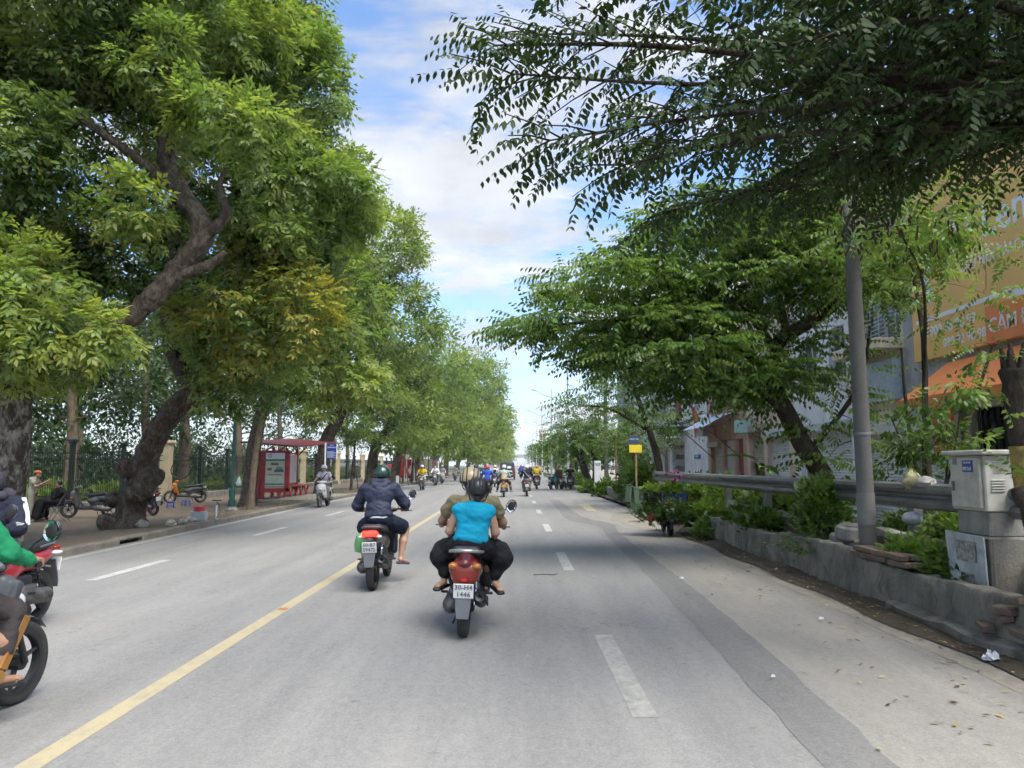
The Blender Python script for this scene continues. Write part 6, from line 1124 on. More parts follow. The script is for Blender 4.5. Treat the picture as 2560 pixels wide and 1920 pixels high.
M_LENSR = mat('red_lens', (0.24, 0.022, 0.012), .22, var=.12, coat=.5); M_LENSA = mat('amber_lens', (0.42, 0.14, 0.02), .2, coat=.5); M_LENSW = mat('clear_lens', (0.62, 0.64, 0.66), .15, coat=.6); M_LIT = mat('lit_tail_lamp', (1.0, 0.03, 0.015), .3, emit=1.6, var=.25, scale=60); M_REFL = mat('red_reflector', (0.55, 0.02, 0.02), .25)
def paint(name, c, metal=0.0): return mat('paint_' + name, c, .32, metal, var=.04, scale=3, coat=.6)
def wheel(parent, y, R0, w, rimm, disc=False, steer=None, spokes=5, n=36):
    k = R0 / .28; b_ = MB(); b_.lathe([(R0 - .068, -w * .40), (R0 - .03, -w * .5), (R0 - .009, -w * .36), (R0, 0), (R0 - .009, w * .36), (R0 - .03, w * .5), (R0 - .068, w * .40)], (0, 0, 0), n, 'X'); t_ = thing_part('wheel', parent, (0, y, R0), (0, 0, steer or 0)); b_.build('tyre', M_TYRE, t_, smooth=50)
    b_ = MB(); b_.lathe([(R0 - .066, -w * .42), (R0 - .095, -w * .36), (R0 - .085, 0), (R0 - .095, w * .36), (R0 - .066, w * .42)], (0, 0, 0), n, 'X'); b_.lathe([(.0, -.055), (.05, -.05), (.055, 0), (.05, .05), (0, .055)], (0, 0, 0), 14, 'X')
    for i in range(spokes):
        a = 2 * math.pi * i / spokes + .3; c, s = math.cos(a), math.sin(a); b_.tube([(0, c * .045, s * .045), (0, c * (R0 - .085), s * (R0 - .085))], [.026, .018], 6, flat=(1.0, .6))
    b_.build('rim', rimm, t_)
    if disc: b_ = MB(); b_.lathe([(.06, .062), (.11, .062), (.11, .068), (.06, .068)], (-.13, 0, 0), 24, 'X'); b_.build('brake_disc', M_CHROME, t_)
    return t_
def thing_part(name, parent, loc, rot=(0, 0, 0)):
    o = bpy.data.objects.new(name, None); COL.objects.link(o); o.parent = parent; o.location = loc; o.rotation_euler = rot; o.empty_display_size = .05; return o
def bike(label, loc, rz, col, plate=None, tail='std', lean=0.0, h=.014, name='motorbike', front=None, group=None, R0=.28, platem=None, seatm=None, lit=False, side=None, mirrors=(1, 1), steer=0.0, detail=2, tall=0.0, moped=False):
    B = thing(name, label, 'motorbike', loc, group=group, rot=(0, lean, rz)); front = front or col; side = side or col
    rimm = M_RIMB if detail > 1 else M_RIM; nn = 36 if detail > 1 else 18
    wheel(B, -.62, R0, .105, rimm, n=nn); wheel(B, .66, R0, .085, rimm, n=nn, disc=detail > 1, steer=steer, spokes=3 if moped else 5)
    # bodywork
    sdf('tail_body', [('e', (0, -.52, .665), (.135, .36, .105), (-.18, 0, 0)), ('e', (0, -.12, .58), (.15, .22, .13), None), ('c', (0, -.70, .73), (0, -.2, .66), .075, .12)], h, .05, side, B)
    sdf('under_body', [('b', (0, .10, .34), (.15, .30, .055), (0, 0, 0), .04), ('b', (0, -.25, .42), (.12, .22, .12), (0, 0, 0), .05), ('c', (0, .3, .38), (0, .45, .55), .1, .1)], h * 1.5, .04, M_BLK, B)
    if moped: sdf('front_shield', [('b', (0, .34, .66), (.17, .04, .24), (-.42, 0, 0), .035), ('b', (0, .40, .80), (.10, .08, .12), (-.3, 0, 0), .05)], h, .04, front, B)
    else: sdf('front_shield', [('b', (0, .40, .62), (.20, .045, .26), (-.28, 0, 0), .045), ('b', (0, .50, .66), (.14, .07, .20), (-.25, 0, 0), .06), ('e', (0, .47, .86), (.16, .10, .07), None)], h, .05, front, B)
    sdf('handlebar_cowl', [('e', (0, .37, .97), (.09, .06, .05), None)] if moped else [('e', (0, .40, .985), (.135, .10, .062), None), ('b', (0, .36, 1.0), (.20, .035, .03), None, .028)], h, .04, front if tail != 'std2' else M_GRYP, B)
    sdf('seat', [('b', (0, -.33, .785), (.135, .40, .05), (-.10, 0, 0), .045), ('b', (0, -.02, .755), (.115, .16, .045), (.08, 0, 0), .04)], h * 1.25, .04, seatm or M_SEATV, B)
    b_ = MB(); b_.lathe([(R0 + .018, -.05), (R0 + .035, 0), (R0 + .018, .05)], (0, .66, R0), 16, 'X', arc=(R(38), R(175)) if moped else (R(15), R(160))); b_.build('front_fender', front if detail > 1 else M_BLK, B)
    b_ = MB()
    for s in (-1, 1): b_.tube([(s * .065, .66, R0), (s * .06, .53, .62)] + ([(s * .06, .42, .90)] if moped else []), [.022, .024] + ([.024] if moped else []), 8)
    b_.build('fork', M_BLK, B)['kind'] = 'stuff'
    b_ = MB(); b_.tube([(-.36, .30, 1.0), (-.24, .35, 1.01), (0, .38, 1.0), (.24, .35, 1.01), (.36, .30, 1.0)], .013, 8); b_.build('handlebar', M_BLK, B)
    for s in (-1, 1):
        b_ = MB(); b_.tube([(s * .25, .346, 1.01), (s * .365, .298, 1.0)], .021, 10); b_.build('grip', M_BLK, B)
        b_ = MB(); b_.tube([(s * .22, .42, .995), (s * .34, .37, .985), (s * .41, .335, .985)], [.009, .008, .009], 6); b_.build('brake_lever', M_CHROME, B)
        if mirrors[0 if s < 0 else 1]:
            b_ = MB(); b_.tube([(s * .20, .37, 1.02), (s * .27, .36, 1.12), (s * .38, .33, 1.19)], .007, 6); b_.ell((s * .42, .33, 1.215), (.058, .022, .075), 16, 9, (0, s * .35, 0)); mi = b_.build('mirror', M_BLK, B)
            b_ = MB(); b_.lathe([(0, 0), (.92, 0), (1, -.1)], (s * .42, .314, 1.215), 20, 'Y', rot=(0, s * .35, 0), sc=(.052, .03, .068)); b_.build('glass', M_MIRROR, mi)
    b_ = MB(); b_.ell((0, .57, .72), (.095, .06, .065), 14, 8, (-.3, 0, 0)); b_.build('headlight', M_LENSW, B)
    for s in (-1, 1): b_ = MB(); b_.ell((s * .14, .52, .66), (.03, .045, .05), 8, 6); b_.build('turn_signal', M_BLK if moped else M_LENSA, B)
    # rear
    if tail == 'big':      # one broad red lens with amber corners
        sdf('tail_lens', [('e', (0, -.755, .655), (.155, .10, .115), (-.25, 0, 0)), ('e', (0, -.77, .57), (.12, .08, .08), None)], h * .8, .04, M_LENSR, B)
        for s in (-1, 1): sdf('turn_signal', [('e', (s * .105, -.80, .69), (.05, .06, .038), (-.2, 0, s * .5))], .008, .01, M_LENSA, B)
        b_ = MB(); b_.box((0, -.868, .57), (.055, .012, .03), bev=.004); b_.build('reflector', M_REFL, B); pz, py = .475, -.895
        b_ = MB(); p, r = catmull([(-.15, -.50, .80), (-.155, -.68, .815), (-.10, -.80, .835), (0, -.84, .84), (.10, -.80, .835), (.155, -.68, .815), (.15, -.50, .80)], [.017] * 7, 4); b_.tube(p, r, 8); b_.build('grab_rail', mat('silver_rail', (.42, .42, .40), .35, .6), B)
    else:
        sdf('tail_lamp', [('b', (0, -.845, .755), (.105, .05, .038), (-.15, 0, 0), .03)], h * .7, .01, M_LIT if lit else M_LENSR, B)
        for s in (-1, 1): sdf('turn_signal', [('e', (s * .105, -.80, .715), (.045, .07, .026), (0, 0, s * .5))], .009, .01, M_LENSW, B)
        b_ = MB(); b_.box((0, -.87, .675), (.05, .012, .03), bev=.004); b_.build('reflector', M_REFL, B); pz, py = .585, -.905
        b_ = MB(); p, r = catmull([(-.13, -.50, .80), (-.12, -.75, .83), (0, -.83, .845), (.12, -.75, .83), (.13, -.50, .80)], [.013] * 5, 4); b_.tube(p, r, 8); b_.build('grab_rail', M_GRYP if detail > 1 else M_BLK, B)
        sdf('tail_under', [('c', (0, -.84, .68), (0, -.55, .58), .045, .08)], h, .02, M_GRYP, B)
    b_ = MB(); b_.box((0, py, pz), (.19, .008, .14), rot=(.2, 0, 0), bev=.003); pl_ = b_.build('number_plate', platem or M_PLATE, B)
    if plate:
        for k, s in enumerate(plate): dz = .034 if k == 0 else -.032; text(s, M_PLTX, pl_, (0, py - .0085 - .1987 * dz, pz + dz * .98), (R(90) + .2, 0, 0), .064, bold=.0012, ext=.0015, spacing=1.05)
    b_ = MB(); b_.loft([[(-.075 + e, py + .03 - q, z), (.075 - e, py + .03 - q, z), (.075 - e, py + .045 - q, z), (-.075 + e, py + .045 - q, z)] for z, q, e in ((pz + .05, -.02, 0), (pz - .08, .015, 0), (pz - .18, .05, .008), (pz - .25, .065, .02))]); b_.build('mud_flap', M_GRYP, B, smooth=50)
    b_ = MB(); b_.lathe([(R0 + .02, -.07), (R0 + .035, 0), (R0 + .02, .07)], (0, -.62, R0), 14, 'X', arc=(R(60), R(122))); b_.build('rear_fender', M_BLK, B)
    # muffler on the right, drive case on the left, springs
    b_ = MB(); b_.lathe([(0, 0), (.045, 0), (.062, .05), (.066, .30), (.062, .44), (.05, .47), (.048, .465), (.02, .455), (.018, .40), (0, .40)], (.155, -.42, .30), 16, 'Y', rot=(-.28, 0, 0), sc=(1, -1, 1)); mu = b_.build('muffler', M_MUF, B); b_ = MB(); b_.box((.222, -.62, .345), (.012, .28, .075), rot=(-.28, 0, 0), bev=.005); b_.build('heat_shield', M_BLK, mu)
    b_ = MB(); p, r = catmull([(.15, -.42, .30), (.12, -.25, .27), (.05, -.1, .3)], [.02] * 3, 4); b_.tube(p, r, 7); b_.build('exhaust_pipe', M_ENG, mu)
    sdf('drive_case', [('c', (-.13, -.62, .30), (-.13, -.2, .33), .085, .075), ('b', (-.11, -.36, .38), (.06, .12, .06), None, .03), ('c', (-.12, -.62, .30), (-.02, -.62, .30), .05, .05)], h * 1.25, .03, M_ENG, B)
    sdf('engine', [('b', (.02, -.28, .34), (.10, .12, .09), None, .04), ('c', (.05, -.45, .36), (.08, -.2, .36), .06, .05)], h * 1.3, .02, M_ENG, B)
    if detail > 1:
        for s in (-1, 1):
            b_ = MB(); n = 66; b_.tube([(s * .10 + .026 * math.cos(i * .72), -.62 + .13 * i / n + .026 * math.sin(i * .72), .34 + .31 * i / n) for i in range(n)], .0055, 5); b_.tube([(s * .10, -.62, .30), (s * .10, -.48, .68)], .012, 6); b_.build('rear_shock', M_CHROME if s > 0 else M_BLK, B)
        for s in (-1, 1): b_ = MB(); b_.tube([(s * .10, -.28, .36), (s * .26, -.30, .37)], .014, 6); b_.build('footpeg', M_BLK, B)
    b_ = MB(); b_.tube([(-.06, -.25, .22), (-.13, -.32, .06)], .011, 6); b_.build('stand', M_BLK, B)
    return B
# ------------------------------------------------------------ riders and other people
SKIN = mat('skin', (0.42, 0.24, 0.16), .55, var=.08, scale=12); SKIN2 = mat('skin_tan', (0.34, 0.185, 0.115), .55, var=.08, scale=12); M_HAIR = mat('black_hair', (0.012, 0.010, 0.009), .45, var=.2, scale=40)
def cloth(name, c, rough=.85, wr=.5): return mat('cloth_' + name, c, rough, var=.10, scale=7, bump=wr, bscale=24, spec=.25)
def jn(over=None):
    J = dict(pelvis=(0, -.12, .88), waist=(0, -.10, 1.03), chest=(0, -.04, 1.22), neck=(0, .0, 1.385), head=(0, .055, 1.52), shL=(-.185, -.02, 1.33), shR=(.185, -.02, 1.33), elL=(-.30, .08, 1.10), elR=(.30, .08, 1.10), wrL=(-.325, .27, 1.03), wrR=(.325, .27, 1.03), hipL=(-.10, -.10, .87), hipR=(.10, -.10, .87), knL=(-.21, .28, .74), knR=(.21, .28, .74), anL=(-.17, .20, .36), anR=(.17, .20, .36), toL=(-.19, .36, .33), toR=(.19, .36, .33))
    J.update(over or {}); return {k: np.array(v, float) for k, v in J.items()}
def hand(w, e, grip, s, near):
    """palm and five fingers closed round a bar that runs along X at GRIP, or relaxed when GRIP is None"""
    if grip is None:
        d = (w - e) / np.linalg.norm(w - e); side = np.array([0, 1., 0]) - d * d[1]; side /= np.linalg.norm(side) + 1e-9; o = [('c', w, w + d * .08, .028, .034)]
        if not near: return o + [('c', w + d * .08, w + d * .15, .03, .018)]
        for i in range(4): q = w + d * .085 + side * (.03 - .02 * i); m_ = q + d * (.045 - .004 * abs(i - 1)) + np.array([0, 0, -.004]); o += [('c', q, m_, .0095, .009), ('c', m_, m_ + d * .03 - np.array([s * .012, 0, 0]), .009, .007)]
        return o + [('c', w + d * .03 + side * .028, w + d * .075 + side * .055, .012, .009)]
    g = np.array(grip, float); up = np.array([0, -.012, .026]); o = [('c', w, g + np.array([0, -.045, .012]), .027, .03), ('e', g + np.array([0, -.028, .016]), (.042, .034, .02), None)]
    if not near: return o + [('e', g + np.array([0, .012, 0]), (.042, .03, .03), None)]
    for i in range(4):
        x = s * (-.032 + .021 * i); L = (1, 1.08, 1.02, .85)[i]; a = g + np.array([x, -.004, .033]); b = g + np.array([x, .034 * L, .018]); c = g + np.array([x, .030 * L, -.014]); d = g + np.array([x, .002, -.027]); o += [('c', a, b, .0105, .0098), ('c', b, c, .0098, .009), ('c', c, d, .009, .0078)]
    t0 = g + np.array([-s * .03, -.045, .0]); t1 = g + np.array([-s * .052, -.012, -.018]); t2 = g + np.array([-s * .045, .018, -.026]); return o + [('c', t0, t1, .0125, .011), ('c', t1, t2, .011, .009)]
def person(label, loc, rz=0, J=None, h=.014, skin=None, shirt=None, sleeve='short', pants=None, legs='long', shoe='sandal', shoem=None, helmet=None, hstyle='half', mask=None, hair=True, lean=0.0, grips=True, wide=0.0, build=1.0, hood=None, group=None, vest=None, bag=None, hem=None, gripL=(-.315, .322, 1.005), gripR=(.315, .322, 1.005), head_yaw=0.0, puff=.0, cape=None):
    P = thing('person', label, 'person', loc, group=group, rot=(0, lean, rz)); j = jn(J); s_ = skin or SKIN; near = h < .016; q = build
    hd = j['head']; up = hd - j['neck']; up /= np.linalg.norm(up)
    body = [('e', hd, (.072, .092, .108), None), ('e', hd + (0, .03, -.06), (.05, .062, .055), None), ('c', j['neck'] - up * .03, hd - up * .06, .056, .052), ('c', j['neck'] - up * .075, j['shL'], .055 * q, .048 * q), ('c', j['neck'] - up * .075, j['shR'], .055 * q, .048 * q), ('e', j['chest'], (.155 * q, .10 * q, .15), None), ('e', j['waist'], (.13 * q, .095 * q, .13), None), ('e', j['pelvis'], (.15 * q, .115 * q, .11), None)]
    if near or h < .024: body += [('c', hd + (0, .088, -.0), hd + (0, .105, -.025), .010, .014), ('e', hd + (.074, .0, -.01), (.012, .02, .03), None), ('e', hd + (-.074, .0, -.01), (.012, .02, .03), None)]
    for S, s in (('L', -1), ('R', 1)):
        body += [('c', j['sh' + S], j['el' + S], .048 * q, .039 * q), ('c', j['el' + S], j['wr' + S], .040 * q, .027), ('c', j['hip' + S], j['kn' + S], .082 * q, .056 * q), ('c', j['kn' + S], j['kn' + S] * .55 + j['an' + S] * .45 + (0, -.015, 0), .054 * q, .053 * q), ('c', j['kn' + S] * .55 + j['an' + S] * .45 + (0, -.015, 0), j['an' + S], .053 * q, .034), ('c', j['an' + S] + (0, -.035, -.03), j['to' + S], .033, .024)]
        body += hand(j['wr' + S], j['el' + S], (gripL if s < 0 else gripR) if grips else None, s, near)
    if near and shoe != 'shoe':
        for S in 'LR':
            t_ = j['to' + S]; a_ = j['an' + S]; d = (t_ - a_) * (1, 1, 0); d /= np.linalg.norm(d); sd = np.array([-d[1], d[0], 0])
            for i in range(5): body.append(('c', t_ + sd * (.026 - .013 * i), t_ + sd * (.03 - .0145 * i) + d * (.035 - .004 * abs(i - 1)) + (0, 0, -.006), .0095, .0075))
    sdf('body', body, h, .022, s_, P)
    if shirt:
        a = .016 + puff; pr = [('e', j['chest'], (.155 * q + a, .105 * q + a, .16 + a), None), ('e', j['waist'], (.135 * q + a, .10 * q + a, .135), None), ('c', j['neck'] - up * .085, j['shL'] + (0, 0, -.01), .055 * q + a, .047 * q + a), ('c', j['neck'] - up * .085, j['shR'] + (0, 0, -.01), .055 * q + a, .047 * q + a)]
        pr.append(('e', j['waist'] * .45 + j['pelvis'] * .55, (.15 * q + a + (.01 if hem else 0), .115 * q + a, .085), None))
        for S in 'LR':
            if sleeve == 'none': continue
            if sleeve == 'short': pr.append(('c', j['sh' + S], j['sh' + S] * .5 + j['el' + S] * .5, .05 * q + a * .8, .056 * q + a))
            else: pr += [('c', j['sh' + S], j['el' + S], .048 * q + a, .045 * q + a), ('c', j['el' + S], j['wr' + S] * .94 + j['el' + S] * .06, .046 * q + a * .9, .034 + a * .6)]
        if sleeve != 'none': pr.append(('c', j['neck'] - up * .05, j['neck'] + up * .012, .068 + puff * .5, .062 + puff * .5))
        else: pr += [('c', j['shL'] * .75 + j['neck'] * .25, j['shR'] * .75 + j['neck'] * .25, .055, .055)]
        o = sdf('jacket' if sleeve == 'long' else 'shirt', pr, h, .035, shirt, P); wrinkle(o, .0085 if near else .005, 30, 3)
        if hem: sdf('shirt_hem', [('e', j['pelvis'] + (0, -.01, .03), (.155 * q, .125 * q, .055), None)], h, .01, hem, P)
        if hood: sdf('hood', [('c', j['neck'] + (-.085, -.05, .045), j['neck'] + (.085, -.05, .045), .05, .05), ('c', j['neck'] + (-.10, -.05, .02), j['neck'] + (-.02, -.125, -.06), .052, .05), ('c', j['neck'] + (.10, -.05, .02), j['neck'] + (.02, -.125, -.06), .052, .05), ('c', j['neck'] + (-.06, -.11, -.02), j['neck'] + (.06, -.11, -.02), .045, .045), ('c', j['neck'] + (-.08, .04, .02), j['neck'] + (.08, .04, .02), .05, .05)], h * .8, .012, hood, P)
    if vest: sdf('vest', [('e', j['chest'], (.175 * q, .13 * q, .175), None), ('e', j['waist'], (.16 * q, .125 * q, .14), None), ('e', j['pelvis'] + (0, -.01, .06), (.17 * q, .13 * q, .08), None)], h, .03, vest, P)
    if pants:
        a = .014; pr = [('e', j['pelvis'], (.155 * q + a, .12 * q + a, .11), None)]
        for S, s in (('L', -1), ('R', 1)):
            hp, kn, an = j['hip' + S], j['kn' + S], j['an' + S]
            if legs == 'shorts': pr.append(('c', hp, hp * .25 + kn * .75, .088 * q + a, .090 * q + a))
            elif legs == 'wide': pr += [('c', hp, kn, .10, .125), ('e', kn + (s * .02, -.06, -.05), (.135, .16, .125), None), ('c', kn + (0, -.04, -.04), an + (0, 0, .06), .12, .06)]
            else:
                e_ = kn * .1 + an * .9 if legs == 'long' else kn * .4 + an * .6
                pr += [('c', hp, kn, .085 * q + a, .062 * q + a), ('c', kn, e_, .062 * q + a, .048 + a)]
        o = sdf('shorts' if legs == 'shorts' else 'trousers', pr, h, .03, pants, P); wrinkle(o, .008 if near else .004, 28, 5)
    fm = shoem or M_BLK
    for S in 'LR':
        t_, a_ = j['to' + S], j['an' + S]; d = (t_ - a_) * np.array([1, 1, 0]); d /= np.linalg.norm(d)
        if shoe == 'shoe': sdf('shoe', [('c', a_ + (0, 0, -.02), a_ + d * .0 + (0, 0, -.045), .044, .042), ('c', a_ - d * .04 + (0, 0, -.045), t_ + d * .01 + (0, 0, -.004), .04, .034)], h, .02, fm, P)
        else: sdf('sandal', [('c', a_ - d * .06 + (0, 0, -.068), t_ + d * .045 + (0, 0, -.034), .020, .020), ('c', a_ - d * .06 + np.array([-d[1], d[0], 0]) * .022 + (0, 0, -.068), t_ + d * .035 + np.array([-d[1], d[0], 0]) * .026 + (0, 0, -.034), .016, .016), ('c', a_ - d * .06 - np.array([-d[1], d[0], 0]) * .022 + (0, 0, -.068), t_ + d * .035 - np.array([-d[1], d[0], 0]) * .026 + (0, 0, -.034), .016, .016), ('c', t_ + np.array([-d[1], d[0], 0]) * .036 - d * .02 + (0, 0, -.01), t_ - d * .01 + (0, 0, .018), .009, .009), ('c', t_ - np.array([-d[1], d[0], 0]) * .036 - d * .02 + (0, 0, -.01), t_ - d * .01 + (0, 0, .018), .009, .009)], max(.007, h * .7), .012, fm, P)
    if helmet:
        c = hd + (0, -.008, .03); b_ = MB(); n = 24 if near else 14
        prof = [(.002, .132)] + [(math.sin(a_) * .128, math.cos(a_) * .132) for a_ in [R(15) + R(90) * i / 8 for i in range(9)]] + [(.120, -.042), (.108, -.03)]
        if hstyle == 'full': prof = prof[:-2] + [(.124, -.06), (.112, -.095), (.1, -.09)]
        b_.lathe(prof, c, n, 'Z', sc=(.95, 1.14, 1)); he = b_.build('helmet', helmet, P, smooth=60)
        b_ = MB(); b_.lathe([(.118, -.01), (.118, -.02), (.165, -.035), (.17, -.03)], c + np.array([0, .02, 0]), 12, 'Z', arc=(R(35), R(145)), sc=(1, 1.1, 1)); b_.build('visor', M_BLK, he)
        if near:
            b_ = MB(); b_.tube([c + np.array(v) for v in ((-.098, .0, -.035), (-.078, .03, -.10), (0, .06, -.15), (.078, .03, -.10), (.098, .0, -.035))], .004, 5, flat=(1, 1.8)); b_.build('chin_strap', M_BLK, he)
        if hstyle == 'stripes':
            for x, m_, w in ((0, mat('helmet_tan', (.42, .32, .17), .35, coat=.3), .030), (-.058, mat('helmet_tan', (0, 0, 0)), .016), (.058, mat('helmet_tan', (0, 0, 0)), .016), (-.092, mat('helmet_cream', (.50, .45, .34), .35), .006), (.092, mat('helmet_cream', (0, 0, 0)), .006)):
                b_ = MB(); rows = []
                for i in range(21):
                    a_ = R(-100) + R(200) * i / 20; z = math.cos(a_) * .134; rx = math.sqrt(max(0, 1 - (x / .122) ** 2)); rows.append([(c[0] + x + sx * w, c[1] - math.sin(a_) * .1485 * math.sqrt(max(.0, 1 - ((x + sx * w) / .1235) ** 2)), c[2] + math.cos(a_) * .1345 * math.sqrt(max(.0, 1 - ((x + sx * w) / .1235) ** 2))) for sx in (-1, -.33, .33, 1)])
                b_.loft(rows, cap=False, closed=False); b_.build('stripe', m_, he)
        if hstyle == 'ribs':
            for x in (-.088, -.053, -.018, .018, .053, .088):
                k = math.sqrt(1 - (x / .124) ** 2); p_ = [(c[0] + x * (1 + .12 * math.sin(a_ + 1.0)), c[1] - math.sin(a_) * .143 * k, c[2] + math.cos(a_) * .129 * k) for a_ in [R(-80) + R(165) * i / 14 for i in range(15)]]; b_ = MB(); b_.tube(p_, [.004] + [.0105] * 13 + [.004], 8, flat=(1.25, .9)); b_.build('rib', mat('black_rib', (.028, .028, .03), .5), he)
    if hair: sdf('hair', [('e', hd + (0, -.028, .015 if helmet else .035), (.08, .085, .095), None)] + ([('c', hd + (0, -.085, -.05), hd + (0, -.09, -.13), .045, .018)] if hair == 'long' else []), h, .02, M_HAIR, P)
    if mask: sdf('mask', [('e', hd + (0, .058, -.045), (.062, .052, .05), None)], h, .01, mask, P)
    if near or h < .024:
        for s in (-1, 1): b_ = MB(); b_.ell(hd + np.array((s * .03, .083, .012)), (.013, .008, .008), 8, 6); b_.build('eye', M_BLK, P)
    if bag: bag(P, j, h)
    return P
# ------------------------------------------------------------ traffic: the two near bikes
RB1 = bike('red-tailed scooter with plate 30-H4 1446 carrying two riders', (-.5, 8.19, 0), 0, paint('dark_red', (.13, .012, .014)), ('30-H4', '1446'), 'big', R(2.0), .013, front=paint('dark_red', (.13, .012, .014)), mirrors=(0, 1))
C_KHAKI = cloth('khaki', (.215, .185, .105)); C_TURQ = cloth('turquoise', (.005, .30, .46), wr=.35); C_BLACK = cloth('black', (.013, .013, .015)); C_NAVY = cloth('navy', (.028, .034, .062), .6); C_DNAVY = cloth('dark_navy', (.012, .016, .035)); C_WHITE = cloth('white', (.66, .66, .68))
person('driver in khaki T-shirt and striped tan helmet on the red-tailed scooter', (-.5, 8.19, 0), 0, dict(pelvis=(.01, -.10, .87), waist=(.01, -.10, 1.0), chest=(.02, -.04, 1.15), neck=(-.01, 0, 1.33), head=(-.025, .03, 1.468), shL=(-.19, -.02, 1.265), shR=(.22, -.02, 1.265), elL=(-.315, .06, 1.05), elR=(.335, .06, 1.05), wrL=(-.335, .26, .99), wrR=(.345, .26, .99), knL=(-.2, .28, .70), knR=(.2, .28, .70)), .012, SKIN2, C_KHAKI, 'short', cloth('dark_trousers', (.03, .03, .032)), 'long', 'shoe', M_BLK, mat('helmet_black', (.02, .02, .02), .3), 'stripes', lean=R(2.0), build=1.12)
person('pillion passenger in sleeveless turquoise top, wide black trousers and ribbed black helmet', (-.5, 8.19, 0), 0, dict(pelvis=(.02, -.46, .87), waist=(.035, -.45, .98), chest=(.045, -.42, 1.12), neck=(.055, -.385, 1.255), head=(.075, -.345, 1.372), shL=(-.115, -.42, 1.20), shR=(.205, -.42, 1.20), elL=(-.195, -.40, .985), elR=(.27, -.40, .985), wrL=(-.185, -.20, .90), wrR=(.25, -.20, .90), hipL=(-.09, -.42, .85), hipR=(.13, -.42, .85), knL=(-.25, -.14, .76), knR=(.30, -.14, .76), anL=(-.235, -.28, .49), anR=(.285, -.28, .49), toL=(-.285, -.40, .44), toR=(.335, -.42, .43)), .012, SKIN, C_TURQ, 'none', C_BLACK, 'wide', 'sandal', M_BLK, mat('helmet_black', (.02, .02, .02), .3), 'ribs', hair='long', lean=R(2.0), grips=False, build=1.06)
RB2 = bike('black scooter with lit red tail lamp and plate 60-B7 59472', (-1.9, 10.95, 0), R(1), paint('black', (.014, .014, .015)), ('60-B7', '59472'), 'std', R(-1), .014, lit=True, mirrors=(0, 1))
person('rider in navy hooded jacket, shorts and dark green helmet on the black scooter', (-1.9, 10.95, 0), R(1), dict(pelvis=(0, -.14, .90), waist=(0, -.13, 1.04), chest=(0, -.08, 1.22), neck=(.01, -.03, 1.375), head=(.03, .02, 1.50), shL=(-.20, -.05, 1.315), shR=(.20, -.05, 1.315), elL=(-.33, .04, 1.08), elR=(.34, .06, 1.10), knL=(-.29, .22, .74), knR=(.33, .22, .74), anL=(-.25, .10, .36), anR=(.28, .08, .34), toL=(-.29, .23, .29), toR=(.34, .20, .27)), .012, SKIN, C_NAVY, 'long', C_DNAVY, 'shorts', 'sandal', mat('sandal_mauve', (.10, .06, .09), .7), mat('helmet_dark_green', (.014, .042, .032), .3, coat=.4), 'half', hood=C_NAVY, hem=C_WHITE, build=1.12, puff=.014, lean=R(-1))
rr_ = random.Random(2); b_ = MB(); b_.lathe([(.01, .2), (.06, .16), (.09, .05), (.075, -.06), (0, -.08)], (0, 0, 0), 12); b_.v = [(x * rr_.uniform(.8, 1.2), y * rr_.uniform(.8, 1.2), z) for x, y, z in b_.v]; tag(b_.build('green_bag', mat('green_film', (.12, .35, .13), .3), loc=(-2.13, 10.7, .52)), 'green plastic bag hanging at the side of the black scooter', 'bag')
# ------------------------------------------------------------ oncoming bikes at the left edge
RB3 = bike('dark grey motorbike with spoked front wheel at the left edge', (-3.5, 4.80, 0), R(-2), paint('charcoal', (.03, .032, .036)), None, 'std', 0, .012, front=M_GRYP, R0=.285, mirrors=(0, 1), steer=R(-4), moped=True)
C_GREEN = cloth('green_uniform', (.012, .20, .085))
person('rider with green sleeves and dark trousers on the dark grey motorbike', (-3.5, 4.80, 0), R(-2), dict(knR=(.22, .26, .70), anR=(.21, .18, .33), toR=(.24, .32, .27)), .012, SKIN2, C_GREEN, 'long', cloth('grey_trousers', (.055, .045, .045)), 'capri', 'sandal', M_BLK, mat('helmet_green', (.02, .22, .09), .35), 'half', mask=cloth('mask_blue', (.3, .5, .65)), build=1.08)
wb = thing('wooden_board', 'ochre wooden strip leaning along the dark grey motorbike at the left edge', 'board', (-3.28, 4.86, .14), rot=(R(-25), R(7), R(-4))); M_OCH = mat('ochre_wood', (.36, .17, .035), .6, var=.2, scale=6)
b_ = MB(); b_.box((0, 0, .42), (.02, .07, .34), bev=.004); b_.build('upper_piece', M_OCH, wb); b_ = MB(); b_.box((0, 0, .10), (.02, .065, .28), bev=.004); b_.build('lower_piece', M_OCH, wb)
bike('red motorbike partly hidden behind the dark grey one at the left edge', (-5.12, 7.55, 0), R(176), paint('red', (.36, .02, .03)), None, 'std', 0, .014, mirrors=(1, 1))
J2 = dict(head=(.02, .03, 1.46), neck=(0, -.02, 1.33), shL=(-.19, -.04, 1.27), shR=(.19, -.04, 1.27), chest=(0, -.06, 1.17), elL=(-.30, .05, 1.04), elR=(.3, .05, 1.04))
p_ = person('rider in dark hooded jacket with white striped sleeves at the left edge', (-5.12, 7.55, 0), R(176), J2, .013, SKIN2, cloth('dark_tracksuit', (.02, .022, .04)), 'long', cloth('grey_slacks', (.16, .15, .15)), 'long', 'shoe', M_BLK, None, hood=cloth('charcoal_hood', (.045, .042, .055)), mask=cloth('black_mask', (.015, .015, .02)), puff=.012)
sdf('hood_cap', [('e', (.02, .02, 1.49), (.10, .115, .125), None)], .014, .01, cloth('charcoal_hood', (.045, .042, .055)), p_)
